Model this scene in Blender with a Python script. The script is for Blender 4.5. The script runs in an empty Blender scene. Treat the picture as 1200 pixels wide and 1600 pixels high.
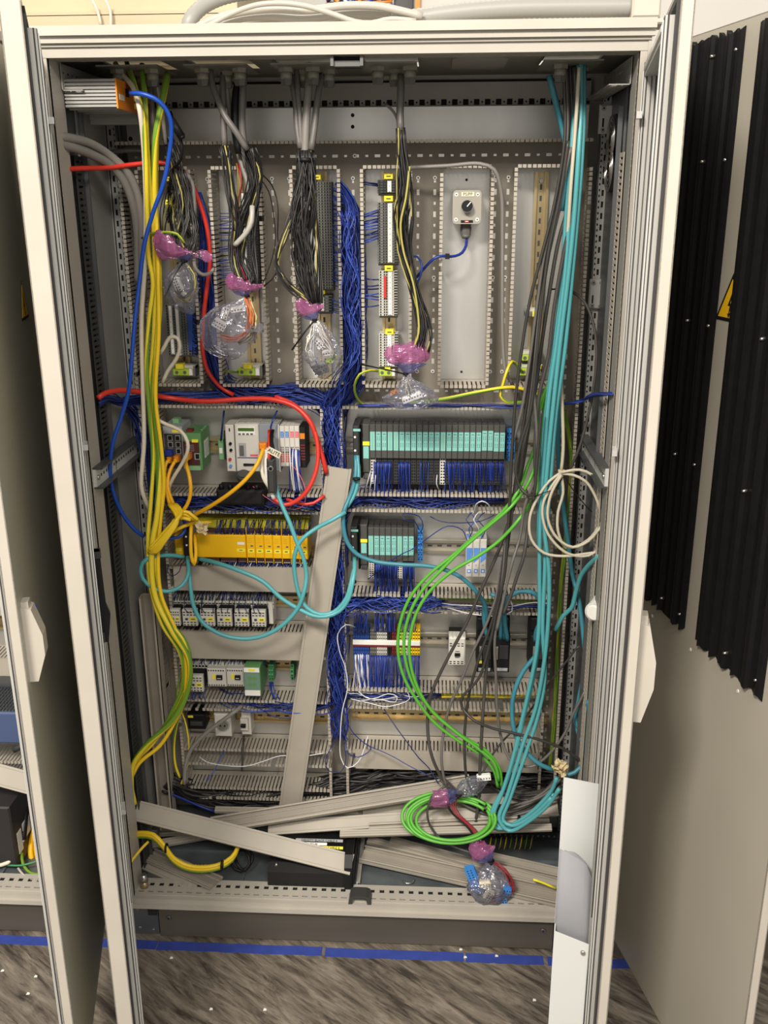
import bpy, math, random
import numpy as np
from mathutils import Vector, Matrix
R_ = random.Random(7)
NR = np.random.RandomState(11)
C = bpy.context.scene.collection

# ------------------------------------------------------------------ camera
CX, CY, CZ, PITCH, YAW, ROLL, FPX = 0.76882, -1.97902, 1.81958, 0.3161, -0.05395, 0.00466, 1490.48
_cp, _sp, _cy, _sy, _cr, _sr = math.cos(PITCH), math.sin(PITCH), math.cos(YAW), math.sin(YAW), math.cos(ROLL), math.sin(ROLL)
_f = np.array([_sy*_cp, _cy*_cp, -_sp]); _rt = np.array([_cy, -_sy, 0.0]); _dn = np.cross(_f, _rt)
RM = np.array([_cr*_rt+_sr*_dn, -_sr*_rt+_cr*_dn, _f])
cam = bpy.data.objects.new('camera', bpy.data.cameras.new('camera')); C.objects.link(cam)
cam.data.sensor_fit = 'VERTICAL'; cam.data.sensor_height = 36.0; cam.data.lens = FPX/1600*36.0
cam.data.clip_start = 0.02; cam.data.clip_end = 60
_m = Matrix(((RM[0][0], -RM[1][0], -RM[2][0], CX), (RM[0][1], -RM[1][1], -RM[2][1], CY), (RM[0][2], -RM[1][2], -RM[2][2], CZ), (0, 0, 0, 1)))
cam.matrix_world = _m
bpy.context.scene.camera = cam

# ------------------------------------------------------------------ light and exposure
sc = bpy.context.scene
sc.view_settings.view_transform = 'Standard'; sc.view_settings.look = 'None'
sc.view_settings.gamma = 1.0; sc.view_settings.use_curve_mapping = False
sc.view_settings.exposure = 0.0
w = bpy.data.worlds.new('hall'); sc.world = w; w.use_nodes = True
w.node_tree.nodes['Background'].inputs[0].default_value = (1.0, 0.96, 0.91, 1)
w.node_tree.nodes['Background'].inputs[1].default_value = 0.8
def area(name, loc, target, sx, sy, power, col):
    l = bpy.data.lights.new(name, 'AREA'); l.shape = 'RECTANGLE'; l.size = sx; l.size_y = sy; l.energy = power; l.color = col
    o = bpy.data.objects.new(name, l); C.objects.link(o); o.location = loc
    o.rotation_euler = (Vector(target)-Vector(loc)).to_track_quat('-Z', 'Y').to_euler()
    return o
area('ceiling_lamp', (-0.35, -3.1, 4.1), (0.6, 0.0, 1.0), 0.9, 0.5, 205, (1.0, 0.93, 0.84))
area('ceiling_lamp', (1.6, -4.6, 4.6), (0.6, 0.0, 1.0), 1.6, 0.6, 140, (1.0, 0.94, 0.86))
area('ceiling_lamp', (0.2, 1.6, 4.4), (0.4, 1.0, 2.0), 2.0, 0.6, 30, (1.0, 0.93, 0.82))

# ------------------------------------------------------------------ helpers
def at(u, v, Y):
    """the point of the plane y = Y that the photograph shows at pixel (u, v)"""
    d = np.array([(u-600)/FPX, (v-800)/FPX, 1.0]) @ RM
    t = (Y-CY)/d[1]
    return np.array([CX+t*d[0], Y, CZ+t*d[2]])
def atz(u, v, Z):
    d = np.array([(u-600)/FPX, (v-800)/FPX, 1.0]) @ RM
    t = (Z-CZ)/d[2]
    return np.array([CX+t*d[0], CY+t*d[1], Z])
def rect(u0, v0, u1, v1, Y):
    uc, vc = (u0+u1)/2, (v0+v1)/2
    return at(u0, vc, Y)[0], at(u1, vc, Y)[0], at(uc, v1, Y)[2], at(uc, v0, Y)[2]
def lin(c):
    c = c/255.0
    return c/12.92 if c <= 0.04045 else ((c+0.055)/1.055)**2.4
MATS = {}
def mat(name, rgb, rough=0.5, metal=0.0, noise=0.0, scale=40.0, bump=0.0, stretch=None, spec=0.5, alpha=None, coat=0.0):
    m = bpy.data.materials.new(name); m.use_nodes = True; nt = m.node_tree
    b = nt.nodes['Principled BSDF']; col = tuple(lin(x) for x in rgb)+(1,)
    b.inputs['Base Color'].default_value = col; b.inputs['Roughness'].default_value = rough
    b.inputs['Metallic'].default_value = metal
    b.inputs['Specular IOR Level'].default_value = spec
    if noise or bump:
        tc = nt.nodes.new('ShaderNodeTexCoord'); n = nt.nodes.new('ShaderNodeTexNoise')
        n.inputs['Scale'].default_value = scale; n.inputs['Detail'].default_value = 6
        if stretch:
            mp = nt.nodes.new('ShaderNodeMapping'); mp.inputs['Scale'].default_value = stretch
            nt.links.new(tc.outputs['Object'], mp.inputs[0]); nt.links.new(mp.outputs[0], n.inputs[0])
        else:
            nt.links.new(tc.outputs['Object'], n.inputs[0])
        if noise:
            r = nt.nodes.new('ShaderNodeValToRGB')
            r.color_ramp.elements[0].position = 0.3; r.color_ramp.elements[1].position = 0.72
            r.color_ramp.elements[0].color = tuple(c*(1-noise) for c in col[:3])+(1,)
            r.color_ramp.elements[1].color = tuple(min(1, c*(1+noise)) for c in col[:3])+(1,)
            nt.links.new(n.outputs['Fac'], r.inputs[0]); nt.links.new(r.outputs[0], b.inputs['Base Color'])
        if bump:
            bp = nt.nodes.new('ShaderNodeBump'); bp.inputs['Strength'].default_value = bump; bp.inputs['Distance'].default_value = 0.002
            nt.links.new(n.outputs['Fac'], bp.inputs['Height']); nt.links.new(bp.outputs[0], b.inputs['Normal'])
    MATS[name] = m
    return m
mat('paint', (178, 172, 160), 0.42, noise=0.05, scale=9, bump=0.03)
mat('paint_door', (186, 179, 166), 0.4, noise=0.05, scale=7)
mat('paint_grey', (160, 155, 144), 0.5, noise=0.05, scale=8)
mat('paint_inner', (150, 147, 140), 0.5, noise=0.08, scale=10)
mat('paint_outer', (170, 164, 150), 0.38, noise=0.04, scale=4)
mat('paint_dark_outer', (168, 166, 152), 0.4, noise=0.06, scale=4)
mat('roof_sheet', (138, 136, 126), 0.45, 0.3, noise=0.1, scale=6)
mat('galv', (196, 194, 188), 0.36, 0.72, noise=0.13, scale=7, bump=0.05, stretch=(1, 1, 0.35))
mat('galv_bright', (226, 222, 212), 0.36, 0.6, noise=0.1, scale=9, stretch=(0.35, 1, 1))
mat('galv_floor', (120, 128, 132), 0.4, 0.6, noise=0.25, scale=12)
mat('profile_grey', (166, 165, 160), 0.45, 0.3, noise=0.04, scale=20)
mat('gasket', (64, 62, 60), 0.8)
mat('door_profile', (186, 184, 177), 0.45, noise=0.04, scale=20)
mat('gap_shade', (30, 29, 28), 0.9)  # near-black that stands in for the shade inside holes and gaps
mat('duct', (178, 170, 156), 0.55, noise=0.08, scale=18)  # same plastic as the base; light caught by the fingers is in the colour
mat('duct_base', (126, 119, 107), 0.6, noise=0.08, scale=18)
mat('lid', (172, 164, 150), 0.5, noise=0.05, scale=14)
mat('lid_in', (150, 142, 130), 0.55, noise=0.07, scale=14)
mat('plinth', (80, 75, 66), 0.5, noise=0.14, scale=14, stretch=(0.15, 1, 1.5))
mat('din', (196, 176, 134), 0.32, 0.75, noise=0.1, scale=20)
mat('din_grey', (170, 164, 152), 0.35, 0.7, noise=0.1, scale=20)
mat('steel', (190, 188, 182), 0.28, 0.9)
mat('steel_dull', (110, 112, 112), 0.45, 0.7, noise=0.1, scale=12)
mat('tin_white', (222, 222, 216), 0.3, 0.2)
mat('black', (20, 20, 21), 0.5, spec=0.3)
mat('black_soft', (28, 27, 27), 0.6, spec=0.3)
mat('black_rib', (16, 16, 17), 0.38, noise=0.2, scale=60, spec=0.25)
mat('charcoal', (58, 58, 56), 0.5)
mat('plc_grey', (74, 74, 70), 0.5)
mat('plc_dark', (48, 49, 49), 0.5)
mat('teal_label', (134, 198, 188), 0.5)
mat('teal_print', (56, 88, 86), 0.6)
mat('dev_white', (214, 210, 200), 0.45)
mat('dev_grey', (168, 170, 170), 0.5)
mat('dev_blue_grey', (140, 146, 152), 0.5)
mat('lcd', (70, 104, 40), 0.3)
mat('navy_line', (60, 60, 130), 0.5)
mat('maroon', (78, 34, 34), 0.5)
mat('green_dev', (96, 146, 92), 0.5)
mat('green_pale', (128, 178, 128), 0.5)
mat('green_term', (70, 140, 92), 0.5)
mat('green_flat', (112, 142, 122), 0.5)
mat('yellow', (240, 186, 10), 0.45)
mat('yellow_olive', (176, 168, 40), 0.5, noise=0.3, scale=60)  # duller mottled yellow for the rear shelves and some earth wires
mat('label_yellow', (246, 232, 60), 0.5)
mat('pale_yellow', (250, 226, 110), 0.5)
mat('brown_term', (66, 36, 32), 0.5)
mat('orange', (222, 132, 24), 0.5)
mat('sky_blue', (60, 132, 206), 0.5)
mat('relay_blue', (96, 150, 222), 0.4)
mat('red', (200, 48, 40), 0.45)
mat('dark_red', (120, 32, 36), 0.5)
mat('pink', (224, 96, 110), 0.5)
mat('white', (240, 238, 230), 0.45)
mat('term_grey', (112, 112, 106), 0.55)
mat('term_light', (196, 194, 184), 0.5)
mat('term_blue', (32, 72, 150), 0.5)
mat('term_green', (176, 204, 60), 0.5)
mat('term_yellow', (240, 200, 30), 0.5)
mat('switch_box', (160, 155, 142), 0.5)
mat('gland', (140, 136, 122), 0.5)
mat('gland_dark', (96, 95, 92), 0.5)
mat('ceramic', (222, 214, 188), 0.6)
mat('wire_blue', (28, 48, 128), 0.4)
mat('wire_blue2', (24, 38, 98), 0.42)
mat('wire_blue3', (52, 78, 168), 0.38)
mat('wire_white', (222, 222, 226), 0.4)
mat('wire_black', (26, 25, 25), 0.42)
mat('wire_dark', (58, 55, 52), 0.42)
mat('cable_blue', (24, 72, 166), 0.38)
mat('cable_navy', (30, 52, 140), 0.4)
mat('cable_teal', (84, 162, 167), 0.4)
mat('cable_teal2', (62, 130, 146), 0.42)
mat('cable_grey', (104, 100, 96), 0.42)
mat('cable_dark', (70, 66, 63), 0.42)
mat('cable_mid', (128, 124, 118), 0.45)
mat('cable_light', (172, 168, 158), 0.45)
mat('cable_cream', (222, 212, 190), 0.45)
mat('cable_beige', (196, 188, 166), 0.5)
mat('cable_green', (92, 172, 58), 0.38)
mat('cable_yellow', (240, 202, 40), 0.4)
mat('cable_orange_yellow', (242, 180, 30), 0.4)
mat('cable_red', (206, 54, 42), 0.38)
mat('pe_green', (112, 150, 44), 0.42)
mat('pe_yellow', (232, 208, 50), 0.42)
mat('wire_orange', (206, 106, 50), 0.45)
mat('wire_red', (150, 30, 44), 0.45)
mat('wire_yellow', (176, 166, 90), 0.45)
mat('conduit', (150, 148, 142), 0.45)
mat('tape_blue', (52, 70, 150), 0.55, noise=0.12, scale=30)
mat('cream_wall', (200, 184, 150), 0.55, noise=0.09, scale=3)
mat('pale_wall', (196, 192, 184), 0.6, noise=0.04, scale=3)
mat('paper', (142, 142, 145), 0.7, noise=0.05, scale=8)
mat('pocket', (206, 208, 204), 0.5)
mat('sign_yellow', (236, 184, 10), 0.45)
mat('copper', (190, 110, 80), 0.35, 0.8)
mat('psu_blue', (72, 88, 124), 0.5)
mat('masking', (218, 200, 156), 0.75, noise=0.1, scale=80, bump=0.4)
mat('battery', (44, 40, 40), 0.5)
def floor_mat():
    m = bpy.data.materials.new('vinyl_floor'); m.use_nodes = True; nt = m.node_tree; b = nt.nodes['Principled BSDF']
    tc = nt.nodes.new('ShaderNodeTexCoord')
    def layer(sc_, rot, scale, lo, hi, p0, p1, dist=0.6):
        mp = nt.nodes.new('ShaderNodeMapping'); mp.inputs['Rotation'].default_value = (0, 0, rot); mp.inputs['Scale'].default_value = sc_
        mp2 = nt.nodes.new('ShaderNodeMapping')
        nt.links.new(tc.outputs['Object'], mp2.inputs[0]); mp2.inputs['Rotation'].default_value = (0, 0, rot)
        mp.inputs['Rotation'].default_value = (0, 0, 0)
        nt.links.new(mp2.outputs[0], mp.inputs[0])
        n = nt.nodes.new('ShaderNodeTexNoise'); n.inputs['Scale'].default_value = scale; n.inputs['Detail'].default_value = 8; n.inputs['Distortion'].default_value = dist
        n.inputs['Roughness'].default_value = 0.65
        nt.links.new(mp.outputs[0], n.inputs[0])
        r = nt.nodes.new('ShaderNodeValToRGB'); r.color_ramp.elements[0].position = p0; r.color_ramp.elements[1].position = p1
        r.color_ramp.elements[0].color = tuple(lin(x) for x in lo)+(1,); r.color_ramp.elements[1].color = tuple(lin(x) for x in hi)+(1,)
        nt.links.new(n.outputs['Fac'], r.inputs[0]); return r
    a = layer((1, 5.5, 1), math.radians(38), 7, (64, 57, 50), (142, 132, 118), 0.36, 0.64)
    c = layer((1, 9, 1), math.radians(34), 16, (120, 120, 120), (255, 255, 255), 0.3, 0.5, 0.9)
    mx = nt.nodes.new('ShaderNodeMix'); mx.data_type = 'RGBA'; mx.blend_type = 'MULTIPLY'; mx.inputs[0].default_value = 0.75
    nt.links.new(a.outputs[0], mx.inputs[6]); nt.links.new(c.outputs[0], mx.inputs[7])
    nt.links.new(mx.outputs[2], b.inputs['Base Color']); b.inputs['Roughness'].default_value = 0.42
    MATS['vinyl'] = m
floor_mat()
def film_mat(name, rgb, mixd, rough=0.12):
    m = bpy.data.materials.new(name); m.use_nodes = True; nt = m.node_tree
    for n in list(nt.nodes): nt.nodes.remove(n)
    out = nt.nodes.new('ShaderNodeOutputMaterial'); tr = nt.nodes.new('ShaderNodeBsdfTransparent'); gl = nt.nodes.new('ShaderNodeBsdfGlossy'); df = nt.nodes.new('ShaderNodeBsdfDiffuse')
    c = tuple(lin(x) for x in rgb)+(1,)
    tr.inputs[0].default_value = (0.5+0.5*c[0], 0.5+0.5*c[1], 0.5+0.5*c[2], 1); df.inputs[0].default_value = c
    gl.inputs[0].default_value = (0.95, 0.95, 1, 1); gl.inputs['Roughness'].default_value = rough
    fr = nt.nodes.new('ShaderNodeLayerWeight'); fr.inputs[0].default_value = 0.35
    tcn = nt.nodes.new('ShaderNodeTexCoord'); nz = nt.nodes.new('ShaderNodeTexNoise'); nz.inputs['Scale'].default_value = 45; nz.inputs['Detail'].default_value = 3
    bp = nt.nodes.new('ShaderNodeBump'); bp.inputs['Strength'].default_value = 0.9; bp.inputs['Distance'].default_value = 0.008
    nt.links.new(tcn.outputs['Object'], nz.inputs[0]); nt.links.new(nz.outputs['Fac'], bp.inputs['Height'])
    for q in (gl, df, fr): nt.links.new(bp.outputs[0], q.inputs['Normal'])
    m1 = nt.nodes.new('ShaderNodeMixShader'); m1.inputs[0].default_value = mixd
    nt.links.new(tr.outputs[0], m1.inputs[1]); nt.links.new(df.outputs[0], m1.inputs[2])
    m2 = nt.nodes.new('ShaderNodeMixShader'); nt.links.new(fr.outputs['Fresnel'], m2.inputs[0])
    nt.links.new(m1.outputs[0], m2.inputs[1]); nt.links.new(gl.outputs[0], m2.inputs[2]); nt.links.new(m2.outputs[0], out.inputs[0])
    MATS[name] = m
film_mat('film', (200, 200, 212), 0.10, 0.08)
film_mat('film_purple', (196, 112, 166), 0.34, 0.12)
film_mat('film_blue', (120, 120, 186), 0.25, 0.16)

def tag(o, label=None, cat=None, group=None, kind=None):
    if label: o['label'] = label
    if cat: o['category'] = cat
    if group: o['group'] = group
    if kind: o['kind'] = kind
    return o
class MB:
    """collects shapes in world metres; build() links them as ONE mesh object"""
    def __init__(self): self.v = []; self.f = []; self.m = []; self.mats = []; self.s = []; self.n = 0
    def mi(self, m):
        if m not in self.mats: self.mats.append(m)
        return self.mats.index(m)
    def add(self, verts, faces, m, smooth=False):
        self.v.extend([tuple(float(c) for c in p) for p in verts]); k = self.n; i = self.mi(m)
        for f in faces: self.f.append(tuple(k+a for a in f)); self.m.append(i); self.s.append(smooth)
        self.n += len(verts)
        return self
    BF = ((0, 1, 3, 2), (4, 6, 7, 5), (0, 4, 5, 1), (2, 3, 7, 6), (0, 2, 6, 4), (1, 5, 7, 3))
    def box(self, x0, x1, y0, y1, z0, z1, m):
        if x0 > x1: x0, x1 = x1, x0
        if y0 > y1: y0, y1 = y1, y0
        if z0 > z1: z0, z1 = z1, z0
        return self.add([(x, y, z) for x in (x0, x1) for y in (y0, y1) for z in (z0, z1)], self.BF, m)
    def cbox(self, x0, x1, y0, y1, z0, z1, m, b=0.002):
        """box whose front (y0) edges are chamfered"""
        v = [(x0, y1, z0), (x1, y1, z0), (x1, y1, z1), (x0, y1, z1), (x0, y0+b, z0), (x1, y0+b, z0), (x1, y0+b, z1), (x0, y0+b, z1),
             (x0+b, y0, z0+b), (x1-b, y0, z0+b), (x1-b, y0, z1-b), (x0+b, y0, z1-b)]
        f = [(0, 3, 2, 1), (0, 1, 5, 4), (1, 2, 6, 5), (2, 3, 7, 6), (3, 0, 4, 7), (4, 5, 9, 8), (5, 6, 10, 9), (6, 7, 11, 10), (7, 4, 8, 11), (8, 9, 10, 11)]
        return self.add(v, f, m)
    def obox(self, O, A, B, N, a0, a1, b0, b1, n0, n1, m):
        O, A, B, N = map(np.asarray, (O, A, B, N))
        return self.add([O+a*A+b*B+n*N for a in (a0, a1) for b in (b0, b1) for n in (n0, n1)], self.BF, m)
    def prism(self, prof, O, A, B, L, m, cap=True):
        """profile (a,b) list in plane A,B swept along L (vector)"""
        O, A, B, L = map(np.asarray, (O, A, B, L)); n = len(prof)
        v = [O+a*A+b*B for a, b in prof]; v += [p+L for p in v]
        f = [(i, (i+1) % n, n+(i+1) % n, n+i) for i in range(n)]
        if cap: f += [tuple(range(n-1, -1, -1)), tuple(range(n, 2*n))]
        return self.add(v, f, m)
    def cyl(self, p0, p1, r0, r1, m, n=12, cap=True, smooth=True):
        p0, p1 = np.asarray(p0, float), np.asarray(p1, float); t = p1-p0; t /= np.linalg.norm(t)+1e-12
        a = np.cross(t, (0, 0, 1) if abs(t[2]) < 0.9 else (1, 0, 0)); a /= np.linalg.norm(a); b = np.cross(t, a)
        an = [2*math.pi*i/n for i in range(n)]
        v = [p0+r0*(math.cos(q)*a+math.sin(q)*b) for q in an]+[p1+r1*(math.cos(q)*a+math.sin(q)*b) for q in an]
        self.add(v, [(i, (i+1) % n, n+(i+1) % n, n+i) for i in range(n)], m, smooth)
        if cap:
            k = self.n-2*n
            for rng in (range(n-1, -1, -1), range(n, 2*n)):
                self.f.append(tuple(k+i for i in rng)); self.m.append(self.mi(m)); self.s.append(False)
        return self
    def tube(self, pts, r, m, n=6, twist=0.0, m2=None, k2=0):
        P = np.asarray(pts, float); T = np.gradient(P, axis=0); T /= np.linalg.norm(T, axis=1)[:, None]+1e-12
        a = np.cross(T[0], (0, 1, 0) if abs(T[0][1]) < 0.9 else (1, 0, 0)); a /= np.linalg.norm(a); V = []; k = len(P)
        rr = r if hasattr(r, '__len__') else [r]*k
        for i in range(k):
            a = a-T[i]*np.dot(a, T[i]); a /= np.linalg.norm(a)+1e-12; b = np.cross(T[i], a)
            for j in range(n):
                q = 2*math.pi*j/n+twist*i; V.append(P[i]+rr[i]*(math.cos(q)*a+math.sin(q)*b))
        F1 = []; F2 = []
        for i in range(k-1):
            for j in range(n):
                (F2 if (m2 and j < k2) else F1).append((i*n+j, i*n+(j+1) % n, (i+1)*n+(j+1) % n, (i+1)*n+j))
        F1.append(tuple(range(n-1, -1, -1))); F1.append(tuple((k-1)*n+j for j in range(n)))
        base = self.n; self.add(V, F1, m, True)
        if F2:
            i2 = self.mi(m2)
            for f in F2: self.f.append(tuple(base+q for q in f)); self.m.append(i2); self.s.append(True)
        return self
    def build(self, name, parent=None, origin=None):
        me = bpy.data.meshes.new(name); V = np.array(self.v, float)
        if parent is not None: org = np.array(parent.get('_org', (0, 0, 0)), float)
        elif origin is not None: org = np.array(origin, float)
        else: org = np.array([(V[:, 0].min()+V[:, 0].max())/2, (V[:, 1].min()+V[:, 1].max())/2, V[:, 2].min()])
        me.from_pydata((V-org).tolist(), [], self.f)
        me.polygons.foreach_set('material_index', self.m); me.polygons.foreach_set('use_smooth', self.s)
        for m in self.mats: me.materials.append(MATS[m])
        me.update()
        o = bpy.data.objects.new(name, me); C.objects.link(o)
        if parent is not None: o.parent = parent; ORG[o.name] = org
        else: o.location = org; ORG[o.name] = org
        return o
ORG = {}
class P_(dict): pass
def _get(o): return ORG[o.name]
# parent origins are kept here so that parts can be given in world metres
_old = MB.build
def _build(self, name, parent=None, origin=None):
    if parent is None: return _old(self, name, None, origin)
    org = ORG[parent.name]
    o = _old(self, name, None, org); o.location = (0, 0, 0); o.parent = parent; ORG[o.name] = org
    return o
MB.build = _build
def thing(name, label, cat, loc, group=None):
    o = bpy.data.objects.new(name, None); C.objects.link(o); o.location = [float(c) for c in loc]; o.empty_display_size = 0.02
    ORG[o.name] = np.array(loc, float)
    return tag(o, label, cat, group)
def struct(name, mb):
    o = mb.build(name); o['kind'] = 'structure'; return o
def copy_tree(o, loc, label=None, group=None):
    c = o.copy(); C.objects.link(c); c.location = [float(q) for q in loc]
    if label: c['label'] = label
    if group: c['group'] = group
    for ch in [k for k in bpy.data.objects if k.parent == o]:
        d = ch.copy(); C.objects.link(d); d.parent = c
        for g in [k for k in bpy.data.objects if k.parent == ch]:
            e = g.copy(); C.objects.link(e); e.parent = d
    return c
def smooth(pts, step=0.012):
    P = np.asarray(pts, float)
    if len(P) < 3:
        n = max(2, int(np.linalg.norm(P[-1]-P[0])/step)); return np.linspace(P[0], P[-1], n)
    Q = np.vstack([2*P[0]-P[1], P, 2*P[-1]-P[-2]]); out = []
    for i in range(1, len(Q)-2):
        a, b, c, d = Q[i-1], Q[i], Q[i+1], Q[i+2]
        # centripetal Catmull-Rom keeps uneven control points from overshooting
        t0 = 0; t1 = t0+np.linalg.norm(b-a)**0.5+1e-6; t2 = t1+np.linalg.norm(c-b)**0.5+1e-6; t3 = t2+np.linalg.norm(d-c)**0.5+1e-6
        n = max(2, int(np.linalg.norm(c-b)/step))
        for t in np.linspace(t1, t2, n, endpoint=False):
            A1 = (t1-t)/(t1-t0)*a+(t-t0)/(t1-t0)*b; A2 = (t2-t)/(t2-t1)*b+(t-t1)/(t2-t1)*c; A3 = (t3-t)/(t3-t2)*c+(t-t2)/(t3-t2)*d
            B1 = (t2-t)/(t2-t0)*A1+(t-t0)/(t2-t0)*A2; B2 = (t3-t)/(t3-t1)*A2+(t-t1)/(t3-t1)*A3
            out.append((t2-t)/(t2-t1)*B1+(t-t1)/(t2-t1)*B2)
    out.append(P[-1]); return np.array(out)
def px(pts, Y=None):
    """(u, v, Y) or (u, v) with a running depth"""
    out = []; y = Y
    for p in pts:
        if len(p) > 2: y = p[2]
        out.append(at(p[0], p[1], y))
    return out
def cable(name, label, pts, r, m, Y=0.2, group=None, m2=None, cat='cable', n=8, twist=0.0, k2=3, step=0.012):
    mb = MB(); mb.tube(smooth(px(pts, Y), step), r, m, n=n, m2=m2, k2=k2, twist=twist)
    return tag(mb.build(name), label, cat, group)
def wires(mb, pts, n, wx, wy, r, mats, wob=0.25, step=0.02, seg=5, taper=None, yc=0.5):
    """n thin wires that follow a path of world points, spread wx across it and wy in depth"""
    P = smooth(pts, step); T = np.gradient(P, axis=0); T /= np.linalg.norm(T, axis=1)[:, None]+1e-12
    E = np.stack([T[:, 2], 0*T[:, 0], -T[:, 0]], 1); E /= np.linalg.norm(E, axis=1)[:, None]+1e-9
    k = len(P); s = np.linspace(0, 1, k); L = k*step
    tp = np.ones(k) if taper is None else np.interp(s, [q[0] for q in taper], [q[1] for q in taper])
    for i in range(n):
        a = NR.uniform(-1, 1); b = NR.uniform(0, 1)
        f = NR.uniform(1.0, 2.6, 2)*max(1, L/0.35); ph = NR.uniform(0, 6.28, 2)
        oa = (a+wob*np.sin(f[0]*s*6.28+ph[0]))*wx*tp; ob = (b-yc+wob*0.5*np.sin(f[1]*s*6.28+ph[1]))*wy*tp
        Q = P+E*oa[:, None]; Q[:, 1] += ob
        mb.tube(Q, r, mats[NR.randint(len(mats))], n=seg)
    return mb
def stuff(mb, name, label, cat):
    return tag(mb.build(name), label, cat, kind='stuff')
def text(body, size, O, A, B, m, parent, name='lettering', depth=0.0004, align='CENTER'):
    cu = bpy.data.curves.new(name, 'FONT'); cu.body = body; cu.size = size; cu.extrude = depth; cu.align_x = align; cu.align_y = 'CENTER'
    cu.resolution_u = 2
    tmp = bpy.data.objects.new('tmp', cu); me = bpy.data.meshes.new_from_object(tmp); bpy.data.objects.remove(tmp)
    me.materials.clear(); me.materials.append(MATS[m])
    A = Vector(A).normalized(); B = Vector(B).normalized(); N = A.cross(B)
    org = ORG[parent.name] if parent else np.zeros(3)
    M = Matrix(((A.x, B.x, N.x, O[0]-org[0]), (A.y, B.y, N.y, O[1]-org[1]), (A.z, B.z, N.z, O[2]-org[2]), (0, 0, 0, 1)))
    me.transform(M)
    o = bpy.data.objects.new(name, me); C.objects.link(o); o.parent = parent; ORG[o.name] = org
    return o
X_, Y_, Z_ = np.array((1., 0, 0)), np.array((0, 1., 0)), np.array((0, 0, 1.))
def perf(mb, O, A, B, N, L, width, th, rows, m):
    """a strip (length L on A, width on B, thickness th on N) with rows of real holes: (b_centre, hole_b, hole_a, pitch, phase)"""
    rows = sorted(rows); b = 0.0
    for bc, hb, ha, pitch, ph in rows:
        mb.obox(O, A, B, N, 0, L, b, bc-hb/2, 0, th, m); a = 0.0; c = ph+pitch/2
        while c+ha/2 < L:
            mb.obox(O, A, B, N, a, c-ha/2, bc-hb/2, bc+hb/2, 0, th, m); a = c+ha/2; c += pitch
        mb.obox(O, A, B, N, a, L, bc-hb/2, bc+hb/2, 0, th, m); b = bc+hb/2
    mb.obox(O, A, B, N, 0, L, b, width, 0, th, m)
# ------------------------------------------------------------------ the setting
W, H0, H1, DR = 1.16, 0.10, 2.10, 0.40           # cabinet width, frame bottom, frame top, rear
mb = MB(); mb.box(-3.5, 4.5, -4.2, 3.2, -0.05, 0, 'vinyl'); struct('floor', mb)
mb = MB(); mb.box(-3.5, 4.5, 3.0, 3.1, 0, 4.8, 'pale_wall'); struct('wall_back', mb)

def bolt(mb, x, y, z, r, m='steel', d=0.003):
    mb.cyl((x, y, z), (x, y-d, z), r, r*0.8, m, 10)
    mb.cyl((x, y-d, z), (x, y-d-0.0004, z), r*0.4, r*0.35, 'gap_shade', 6)

# ------------------------------------------------------------------ cabinets
cab = thing('control_cabinet', 'open white two-door control cabinet in the middle, full of cables and circuit modules', 'cabinet', (0, 0, 0))
cabL = thing('control_cabinet', 'neighbouring white cabinet at the left picture edge, blue power supply inside', 'cabinet', (-1.25, 0, 0))
cabR = thing('control_cabinet', 'neighbouring cabinet at the right edge with black ribbed covers on its door', 'cabinet', (1.21, 0, 0))

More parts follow.
